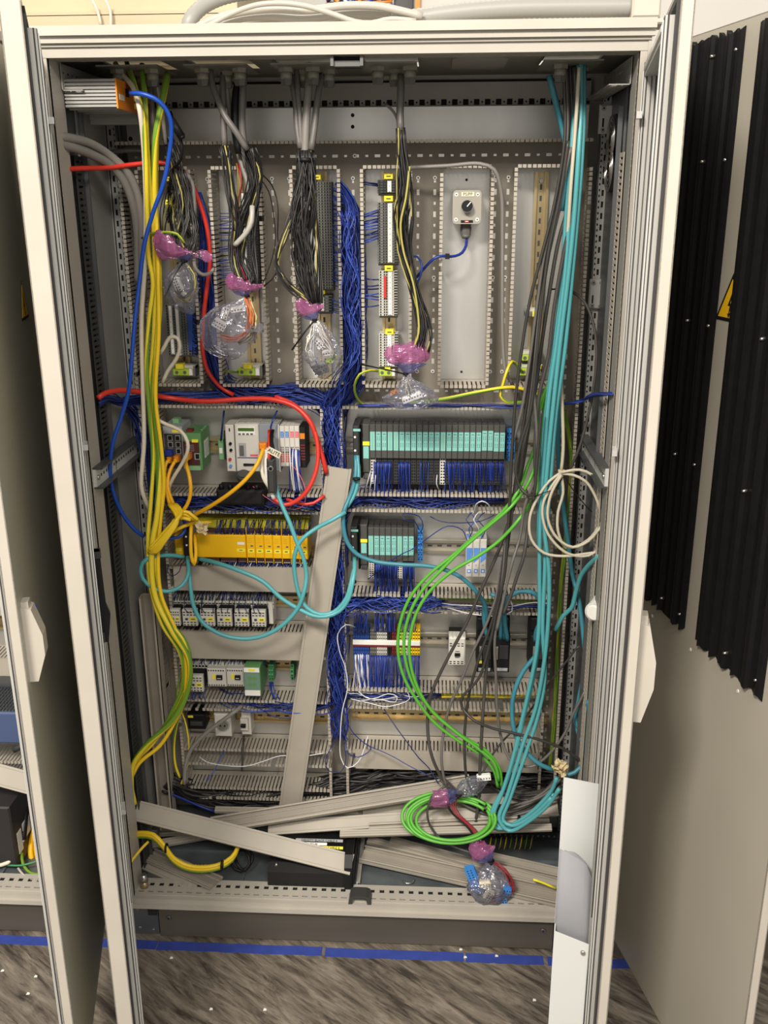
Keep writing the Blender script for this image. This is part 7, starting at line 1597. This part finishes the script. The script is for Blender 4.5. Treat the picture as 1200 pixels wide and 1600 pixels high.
mb.box(xe, xe+.002, yfU+.055, yb_-.01, p1[2]-h*.25, p1[2]-h*.05, 'copper'); mb.build('plug_block', of)
# crumpled masking tapes
def crumple(label, u, v, Y, s, m='masking'):
    mb = MB(); c = at(u, v, Y)
    for k in range(6):
        a = NR.uniform(-1, 1, 3); a /= np.linalg.norm(a); b = np.cross(a, NR.uniform(-1, 1, 3)); b /= np.linalg.norm(b); o = c+NR.uniform(-.5, .5, 3)*s*np.array([1, .5, .8])
        G = 5; V = []
        for i in range(G):
            for j in range(G):
                x, y = (i/(G-1)-.5)*s*1.2, (j/(G-1)-.5)*s*.8; V.append(o+a*x+b*y+np.cross(a, b)*(.25*s*math.sin(i*1.9+k)+.2*s*math.cos(j*2.3+k))+NR.uniform(-1, 1, 3)*s*.05)
        mb.add(V, [(i*G+j, i*G+j+1, (i+1)*G+j+1, (i+1)*G+j) for i in range(G-1) for j in range(G-1)], m, False)
    return tag(mb.build('crumpled_tape'), label, 'tape')
crumple('crumpled cream tape stuck on the teal cables above the document pocket', 872, 1199, .12, .026)
crumple('crumpled pale tape on top of the wide yellow controller', 318, 826, .2, .02)

# ------------------------------------------------------------------ plastic bags on the cable ends
def skin(rings, m, mb, seg=28, flat=.45, seed=0, creases=9, amp=.14, closed=True, jag=0.0):
    """rings: (centre point, radius); ellipse flattened in depth, with creases"""
    rs = np.random.RandomState(seed); ph = rs.uniform(0, 6.28, 6); n = len(rings); V = []
    C_ = np.array([r[0] for r in rings]); T = np.gradient(C_, axis=0); T /= np.linalg.norm(T, axis=1)[:, None]+1e-9
    for i, (c, r) in enumerate(rings):
        E = np.array([T[i][2], 0, -T[i][0]]); E /= np.linalg.norm(E)+1e-9; s = i/(n-1)
        for j in range(seg):
            q = 2*math.pi*j/seg
            k = 1+amp*(math.sin(creases*q+ph[0]+3*s)*.5+math.sin((creases//2+2)*q+ph[1]-5*s)*.35+rs.uniform(-.35, .35)*(.5 if not closed else 1))
            p = c+E*r*k*math.cos(q)+Y_*r*flat*k*math.sin(q)
            if jag and i == n-1: p = p+T[i]*rs.uniform(-jag, jag)
            V.append(p)
    F = [(i*seg+j, i*seg+(j+1) % seg, (i+1)*seg+(j+1) % seg, (i+1)*seg+j) for i in range(n-1) for j in range(seg)]
    if closed: F.append(tuple((n-1)*seg+j for j in range(seg)))
    mb.add(V, F, m, False)
def interp_rings(keys, n):
    ks = np.linspace(0, len(keys)-1, n); P = np.array([k[0] for k in keys]); R = [k[1] for k in keys]
    Q = smooth(P, .004); tt = np.linspace(0, 1, len(Q)); return [(np.array([np.interp(x, tt, Q[:, a]) for a in range(3)]), float(np.interp(x*(len(R)-1), range(len(R)), R))) for x in np.linspace(0, 1, n)]
def bag(label, body, top, seed, tie=None, flat=.45):
    """body / top: (u, v, Y, half width in px)"""
    def K(L): return [(at(u, v, Y), r/FPX*((Y-CY)*.96+.1)) for u, v, Y, r in L]
    kb, kt = K(body), K(top); t = thing('plastic_bag', label, 'bag', kb[0][0])
    mb = MB(); skin(interp_rings(kb, 20), 'film', mb, seed=seed, flat=flat, amp=.16); mb.build('bag_body', t)
    rt = interp_rings(kt, 12); cut = 4
    mb = MB(); skin(rt[:cut+1], 'film_blue', mb, seed=seed+1, flat=flat*.7, amp=.2, closed=False, seg=28, creases=6); mb.build('bag_collar', t)
    mb = MB(); skin(rt[cut:], 'film_purple', mb, seed=seed+1, flat=flat*.7, amp=.2, closed=False, jag=.004, seg=28, creases=6); mb.build('seal_band', t)
    mb = MB(); c = kb[0][0]; mb.cyl(c-Z_*.002, c+Z_*.002, kb[0][1]*1.12, kb[0][1]*1.12, 'black', 12)
    mb.cbox(c[0]-.003, c[0]+.003, c[1]-kb[0][1]*1.3-.003, c[1]-kb[0][1]*1.0, c[2]-.003, c[2]+.003, 'black', .0005)
    if tie: q = at(*tie); s0 = c-Y_*kb[0][1]*1.2; mb.tube([s0, s0*.6+q*.4+np.array([0, -.006, .002]), q], .0017, 'black', 4)
    mb.build('cable_tie', t)
    return t
def plug(label, u, v, Y, L, H, D, ang, m, dark='black', rows=1):
    c = at(u, v, Y); a = math.radians(ang); A = np.array([math.cos(a), 0, math.sin(a)]); B = np.array([-math.sin(a), 0, math.cos(a)])
    t = thing('connector_plug', label, 'connector', c); mb = MB(); mb.obox(c, A, B, Y_, -L/2, L/2, -H/2, H/2, 0, D, m); mb.obox(c, A, B, Y_, -L/2+.002, L/2-.002, H/2, H/2+.003, .002, D-.002, m); mb.build('plug_body', t)
    mb = MB(); n = max(2, int(L/.006))
    for i in range(n):
        for r in range(rows): x = -L/2+L*(i+.5)/n; y = (-.2+.4*r)*H if rows > 1 else 0; mb.obox(c, A, B, Y_, x-.0014, x+.0014, y-.0014, y+.0014, -.0006, 0, dark)
    mb.build('contact_holes', t)['kind'] = 'stuff'
    return t
bag('clear bag with wide pink band on the leftmost bundle', [(288, 408, .165, 5), (287, 418, .16, 14), (284, 435, .155, 24), (282, 452, .155, 27), (288, 468, .155, 24), (296, 482, .155, 14), (302, 490, .155, 3)],
    [(288, 408, .165, 5), (287, 402, .16, 16), (284, 396, .155, 34), (284, 390, .155, 44), (287, 384, .155, 38)], 3, (258, 463, .15))
bag('clear bag with purple band and orange wires on the second bundle', [(386, 462, .15, 4), (384, 470, .148, 14), (376, 485, .145, 30), (366, 502, .14, 44), (364, 520, .14, 48), (374, 535, .145, 36), (386, 546, .15, 22)],
    [(386, 462, .15, 4), (384, 457, .148, 14), (383, 450, .145, 24), (382, 443, .145, 27), (384, 437, .145, 22)], 5)
bag('clear bag with pink band and pale plugs on the third bundle', [(492, 500, .145, 4), (496, 508, .142, 12), (501, 524, .14, 22), (504, 545, .14, 29), (505, 565, .14, 29), (503, 580, .142, 20), (500, 590, .145, 8)],
    [(492, 500, .145, 4), (489, 494, .142, 11), (486, 487, .14, 19), (485, 479, .14, 21), (488, 470, .14, 15)], 9, (456, 547, .13))
bag('clear bag with broad pink band on the fourth bundle, spread at its foot', [(634, 584, .145, 4), (635, 592, .14, 12), (638, 604, .138, 26), (640, 618, .138, 42), (640, 630, .14, 40), (640, 638, .142, 20)],
    [(634, 584, .145, 4), (636, 577, .142, 16), (637, 567, .14, 30), (636, 555, .14, 33), (634, 545, .14, 31), (633, 538, .14, 27)], 12, (562, 569, .14))
bag('clear bag with purple band and blue plugs at the lower right front', [(767, 1345, .06, 6), (768, 1354, .055, 20), (766, 1370, .045, 38), (764, 1386, .035, 42), (762, 1400, .03, 34), (758, 1412, .025, 18)],
    [(767, 1345, .06, 6), (760, 1339, .062, 18), (754, 1331, .065, 24), (751, 1323, .07, 20), (754, 1316, .075, 14)], 15, flat=.5)
bag('crumpled clear bag with purple band lying behind the green coil', [(716, 1240, .13, 8), (724, 1234, .135, 16), (738, 1228, .14, 18), (752, 1222, .145, 14), (762, 1218, .15, 5)],
    [(716, 1240, .13, 8), (708, 1243, .125, 14), (698, 1246, .12, 17), (686, 1248, .118, 18), (674, 1247, .115, 15)], 18, flat=.7)
PLUGS = [('pale plug at the bottom of the leftmost bag', 290, 465, .155, .026, .012, .012, -30, 'ceramic'), ('grey plug inside the leftmost bag', 276, 445, .155, .03, .014, .014, -70, 'dev_white'),
         ('white plug at the left inside the second bag', 342, 508, .14, .03, .018, .014, -30, 'dev_white'), ('small white plug high in the second bag', 352, 490, .14, .026, .014, .012, 70, 'dev_white'), ('flat white plug behind the wires of the second bag', 372, 484, .142, .034, .010, .012, 10, 'dev_white'),
         ('pale slanted plug in the third bag', 492, 533, .14, .04, .014, .014, -42, 'dev_white'), ('white level plug in the third bag', 514, 552, .138, .03, .010, .014, 8, 'dev_white'), ('grey round plug at the bottom of the third bag', 500, 578, .138, .034, .022, .016, 25, 'dev_grey'), ('green-white plug in the third bag', 518, 563, .136, .028, .009, .012, 40, 'term_green'),
         ('long white plug hanging out of the fourth bag', 644, 622, .13, .046, .012, .014, 22, 'white'), ('small orange piece in the fourth bag', 616, 614, .135, .018, .006, .006, 25, 'orange'),
         ('blue plug at the upper left inside the low bag', 736, 1368, .03, .036, .022, .018, -70, 'sky_blue'), ('blue plug at the left edge inside the low bag', 744, 1388, .026, .03, .016, .018, -50, 'sky_blue'), ('blue plug at the right inside the low bag', 792, 1395, .02, .02, .022, .018, -10, 'sky_blue'), ('blue plug at the bottom of the low bag', 784, 1409, .018, .026, .016, .018, 10, 'sky_blue'),
         ('cream ceramic plug in the middle of the low bag', 758, 1384, .02, .028, .014, .014, 8, 'ceramic'), ('cream ceramic plug at the bottom of the low bag', 764, 1402, .016, .028, .016, .014, 60, 'ceramic'),
         ('white plug on the bag behind the green coil', 756, 1217, .14, .036, .012, .014, 8, 'white')]
for q in PLUGS: plug(*q, rows=2 if q[5] > .013 else 1)
mb = MB(); wires(mb, px([(385, 464, .15), (392, 490, .14), (388, 515, .138), (370, 530, .138), (345, 526, .14)]), 5, .006, .008, .0016, ['wire_orange', 'ceramic', 'wire_orange']); wires(mb, px([(386, 464, .15), (397, 495, .14), (392, 525, .14), (372, 536, .14)]), 5, .006, .008, .0014, ['wire_dark', 'ceramic', 'wire_yellow']); stuff(mb, 'bagged_wires', 'orange and pale wires curled inside the second bag', 'wires')
mb = MB(); wires(mb, px([(492, 503, .145), (489, 520, .14), (484, 545, .138), (492, 565, .138)]), 7, .008, .012, .0012, ['ceramic', 'white', 'wire_yellow']); wires(mb, px([(493, 503, .145), (505, 525, .14), (518, 545, .138), (520, 560, .138)]), 6, .006, .012, .0012, ['white', 'ceramic']); stuff(mb, 'bagged_wires', 'thin white wires inside the third bag', 'wires')
mb = MB(); wires(mb, px([(288, 412, .165), (300, 430, .155), (302, 455, .155), (288, 468, .155), (274, 455, .155)]), 6, .006, .01, .0018, ['cable_light', 'wire_yellow', 'wire_dark']); stuff(mb, 'bagged_wires', 'pale wires curled inside the leftmost bag', 'wires')
mb = MB(); wires(mb, px([(634, 588, .145), (636, 600, .135), (640, 612, .13), (644, 620, .132)]), 9, .010, .008, .0013, ['wire_black', 'cable_light', 'wire_dark', 'wire_yellow'], taper=[(0, .3), (1, 1.2)]); stuff(mb, 'bagged_wires', 'thin wires fanning into the long white plug', 'wires')
mb = MB(); wires(mb, px([(768, 1348, .06), (790, 1362, .04), (800, 1382, .03), (792, 1400, .025), (765, 1405, .02)]), 8, .006, .012, .0014, ['wire_red', 'wire_black', 'dark_red']); stuff(mb, 'bagged_wires', 'red and black wires curled inside the low bag', 'wires')
# black ties and tape collars on the teal bend
mb = MB(); c = at(811, 1285, .125); mb.cyl(c-X_*.003, c+X_*.003, .019, .019, 'black', 14); tag(mb.build('cable_tie'), 'black tie around the bend of the teal cables', 'cable tie')
# corrugated hose end at the right inner side
hx, _, zc = at(938, 957, .055); t = thing('hose', 'white ribbed hose end at the right inner wall', 'hose', (hx, .06, zc)); mb = MB()
for k in range(7): mb.cyl((hx-.014+k*.004, .055+k*.006, zc), (hx-.012+k*.004, .059+k*.006, zc), .022+.001*k, .023+.001*k, 'white', 24); mb.cyl((hx-.012+k*.004, .059+k*.006, zc), (hx-.010+k*.004, .061+k*.006, zc), .0215+.001*k, .0215+.001*k, 'dev_white', 24)
mb.cyl((hx-.017, .050, zc), (hx-.014, .055, zc), .016, .022, 'white', 24); mb.build('hose_end', t)

# ------------------------------------------------------------------ on top of the cabinet
def hose(label, pts, r, m='conduit', ribs=True, name='conduit'):
    P = smooth(px(pts), .005); n = len(P); rr = [r*(1+(.045 if (i % 2) else -.03)) for i in range(n)] if ribs else r
    mb = MB(); mb.tube(P, rr, m, 16); return tag(mb.build(name), label, 'conduit')
hose('ribbed grey conduit bending up at the left top of the cabinet', [(292, 49, .28), (297, 32, .28), (312, 14, .3), (336, 0, .32), (372, -10, .34), (430, -14, .4)], .0155)
hose('thick ribbed white conduit lying on the right of the cabinet top', [(612, 36, .16), (660, 28, .16), (720, 20, .16), (800, 14, .16), (900, 12, .16), (985, 11, .16)], .0185)
WT = [([(305, 50), (330, 38), (360, 22), (400, 8), (440, 5), (480, 10), (520, 22), (555, 34), (580, 36), (610, 30), (650, 33)], 'arching highest', .0052), ([(300, 48), (325, 34), (370, 20), (420, 14), (480, 16), (540, 9), (590, 10), (620, 16), (660, 26)], 'lying upper middle', .008),
      ([(335, 47), (370, 30), (420, 26), (470, 30), (520, 24), (570, 19), (620, 24), (660, 32), (720, 40)], 'lying middle', .008), ([(360, 46), (410, 36), (470, 34), (530, 30), (590, 26), (640, 32), (700, 38)], 'lying lower middle', .009),
      ([(380, 46), (440, 40), (520, 38), (600, 36), (680, 34), (760, 32)], 'lying lowest', .009)]
for k, (p, l, r) in enumerate(WT): C8('white cable on the cabinet top, %s' % l, [(q[0], q[1], .10+.03*k) for q in p], r, 'cable_light', group='white cables on the cabinet top')
t = thing('cable_box', 'white bracket box on the right top corner of the cabinet', 'box', at(1005, 32, .15)); a, b, c, d = rect(985, -6, 1030, 30, .15); mb = MB(); mb.cbox(a, b, .13, .3, max(c, 2.136), d, 'paint_door', .004); mb.build('box_body', t); mb = MB(); mb.cbox(a-.02, b, .06, .13, 2.136, 2.146, 'paint_door', .003); mb.build('foot', t)
for k, (u0, u1, m) in enumerate(((796, 812, 'cable_red'), (840, 852, 'green_pale'), (914, 926, 'green_pale'), (930, 944, 'dark_red'))):
    mb = MB(); p = at(u0, 36, .35); q = at(u1, 27, .35); mb.tube(smooth([p, (p+q)/2+Z_*.004, q], .01), .007, m, 8); tag(mb.build('cable_end'), '%s cable end behind the white conduit, %s' % ({'cable_red': 'red', 'green_pale': 'pale green', 'dark_red': 'dark red'}[m], ('leftmost', 'second from left', 'third from left', 'rightmost')[k]), 'cable')
# ------------------------------------------------------------------ hall behind
t = thing('machine_hood', 'cream machine hood standing behind the cabinet at the left', 'machine', (-.2, .95, 0)); zl = at(170, 20, .9)[2]; mb = MB()
x1_ = at(300, 20, .9)[0]+.12; mb.box(-1.6, x1_, .93, 1.6, 0, zl+.6, 'cream_wall'); mb.build('hood_panel', t); mb = MB(); mb.box(-1.6, x1_, .90, .93, zl-.006, zl+.004, 'cream_wall'); mb.box(-1.6, x1_, .90, .93, zl-.004, zl-.13, 'cream_wall'); mb.build('ledge', t)
C8('cream wire hanging down the machine hood, right one', [(163, -4, .88), (172, 16, .88), (173, 52, .88)], .004, 'cable_cream'); C8('cream wire hanging down the machine hood, left one', [(142, -4, .88), (152, 16, .88), (158, 40, .88)], .004, 'cable_cream')
t = thing('machine_cover', 'white machine cover with orange stripes behind the cabinet at the right', 'machine', (1.0, 1.0, 0)); xa = at(656, 10, .95)[0]; mb = MB(); mb.box(xa, 2.6, .97, 1.6, 0, 2.8, 'pale_wall'); mb.build('cover_panel', t)
mb = MB(); za = at(655, 22, .96)[2]; mb.box(xa-.012, xa, .95, .97, za, 2.8, 'orange'); mb.build('orange_edge', t)
mb = MB(); a, b, c, d = rect(825, -8, 837, 4, .96); mb.box(a, b, .96, .97, c, d, 'orange'); mb.build('orange_mark', t)
t = thing('wiring_rack', 'grey rack with blue wires behind the cabinet top centre', 'rack', (.6, 1.1, 0)); mb = MB(); a, b = at(500, 10, 1.1)[0], xa-.014; mb.box(a, b, 1.1, 1.3, 0, 2.8, 'dev_grey'); mb.box(at(616, 10, 1.09)[0], b-.01, 1.08, 1.1, at(630, 18, 1.08)[2], 2.8, 'charcoal'); mb.build('rack_frame', t)
mb = MB(); wires(mb, [at(u, v, 1.06) for u, v in ((510, 2), (545, 6), (580, 3), (612, 8))], 16, .02, .02, .004, ['wire_blue3', 'wire_blue', 'orange', 'wire_white'], wob=.6); o = mb.build('rack_wires', t); o['kind'] = 'stuff'

# ------------------------------------------------------------------ left neighbour's inside, seen past its door
PL = .34
mb = MB(); mb.box(-1.15, -.13, PL, PL+.004, .2, 2.0, 'galv'); mb.build('mounting_plate', cabL)
def lrect(v0, v1, Y): return at(10, (v1), Y)[2], at(10, v0, Y)[2]
xL, xR = -.62, -.14; YD = PL-.085
for (v0, v1, l) in ((936, 960, 'grey-covered duct in the left neighbour, upper'), (1031, 1054, 'grey-covered duct in the left neighbour, lower')):
    z0, z1 = lrect(v0, v1, YD); duct(l, xL, xR, z0, z1, True, slots=0, lid=(xL, xR), yt=YD)
z0, z1 = lrect(1190, 1212, YD); duct('open slotted duct low in the left neighbour cabinet', xL, xR, z0, z1, True, slots=0, yt=YD)
x0, x1 = xL, xR; z0, z1 = lrect(966, 983, PL-.012)
t = thing('mounting_rail', 'mounting rail in the left neighbour cabinet', 'rail', (-.4, PL, z0)); mb = MB(); mb.box(x0, x1, PL-.004, PL, z0, z1, 'din'); mb.box(x0, x1, PL-.014, PL-.012, z0, z0+.006, 'din'); mb.box(x0, x1, PL-.014, PL-.012, z1-.006, z1, 'din'); mb.build('rail_profile', t)
x1 = at(44, 1135, .2)[0]; z1 = at(15, 1114, .2)[2]; z0 = at(15, 1162, .2)[2]
t = thing('power_supply', 'blue-grey power supply with louvred top in the left neighbour cabinet', 'power supply', (x1-.1, .27, z0)); mb = MB(); mb.cbox(x1-.2, x1, .2, PL, z0, z1, 'psu_blue', .004); mb.build('housing', t)
mb = MB()
for i in range(22):
    for j in range(7): mb.box(x1-.196+i*.009, x1-.190+i*.009, .207+j*.018, .221+j*.018, z1, z1+.004, 'steel_dull')
o = mb.build('vent_grille', t); o['kind'] = 'stuff'
mb = MB(); a, b, c, d = rect(27, 1120, 36, 1125, .199); mb.box(a, b, .199, .2, c, d, 'label_yellow'); mb.build('name_tag', t)
mb = MB(); a, b, c, d = rect(33, 1141, 41, 1151, .199); mb.cyl(((a+b)/2, .2, (c+d)/2), ((a+b)/2, .196, (c+d)/2), .006, .006, 'dev_grey', 10); mb.build('terminal_knob', t)
x0, x1, z0, z1 = rect(-40, 884, 7, 890, .3); mb = MB(); mb.cbox(x0, x1, .29, .31, z0, z1, 'white', .001); mb.box(x0, x1, .293, .34, z0-.02, z0-.002, 'red'); tag(mb.build('marker_bar'), 'white and red terminal marker at the left picture edge', 'marker')
mb = MB()
for i in range(14): mb.tube(smooth([at(-12+i*1.8, 892, .29), at(-10+i*1.6, 906, .26), at(-6+i*1.3, 925, .30)], .01), .0016, ['wire_blue', 'wire_white', 'wire_blue3'][i % 3], 5)
wires(mb, px([(-30, 870, .3), (-5, 872, .3), (12, 874, .3)]), 16, .01, .03, .0016, BL); stuff(mb, 'blue_wires', 'blue and white wires at the left picture edge', 'wires')
cover('grey duct cover leaning across the left neighbour cabinet', at(-30, 1203, .12), at(62, 1228, .12), .055, tilt=60)
# black transformer box
yb0 = .10; a = at(8, 1300, yb0); t = thing('transformer_box', 'black box with two white labels in the left neighbour cabinet', 'box', (a[0]-.1, yb0+.05, .12)); xx = at(24, 1330, yb0)[0]; zt_ = at(10, 1262, yb0)[2]
mb = MB(); mb.cbox(xx-.22, xx, yb0, yb0+.12, .12, zt_, 'battery', .004); mb.build('housing', t)
mb = MB(); mb.box(xx, xx+.0008, yb0+.055, yb0+.1, .17, .22, 'white'); mb.box(xx, xx+.0008, yb0+.02, yb0+.045, .15, .215, 'white'); mb.build('label', t)
C8('thick yellow cable at the left picture edge, left one', [(56, 1290, .2), (48, 1320, .18), (50, 1345, .15), (60, 1366, .12), (74, 1372, .1)], .008, 'yellow'); C8('thick yellow cable at the left picture edge, right one', [(66, 1296, .2), (57, 1318, .18), (60, 1342, .15), (70, 1360, .12)], .008, 'yellow')
C8('cream cable under the black box at the left edge', [(-6, 1353, .1), (12, 1348, .1), (26, 1334, .12), (34, 1315, .15), (36, 1312, .15)], .0055, 'cable_cream'); C8('black cable sleeve at the left picture edge', [(36, 1312, .15), (38, 1290, .17), (40, 1262, .2)], .009, 'black')
C8('green cable curling at the left picture edge', [(34, 1333, .13), (36, 1350, .1), (48, 1364, .08), (72, 1366, .07)], .004, 'pe_green'); C8('teal-green wire crossing at the left picture edge', [(12, 1352, .1), (34, 1352, .09), (56, 1346, .1), (72, 1340, .1)], .0025, 'green_term')
C8('pale cable end on the left neighbour floor', [(28, 1356, .08), (36, 1366, .07), (50, 1374, .06), (70, 1376, .05)], .003, 'cable_light')
C8('grey tube with white tip under the blue-grey supply', [(22, 1172, .2), (34, 1165, .2), (48, 1158, .2)], .008, 'charcoal')
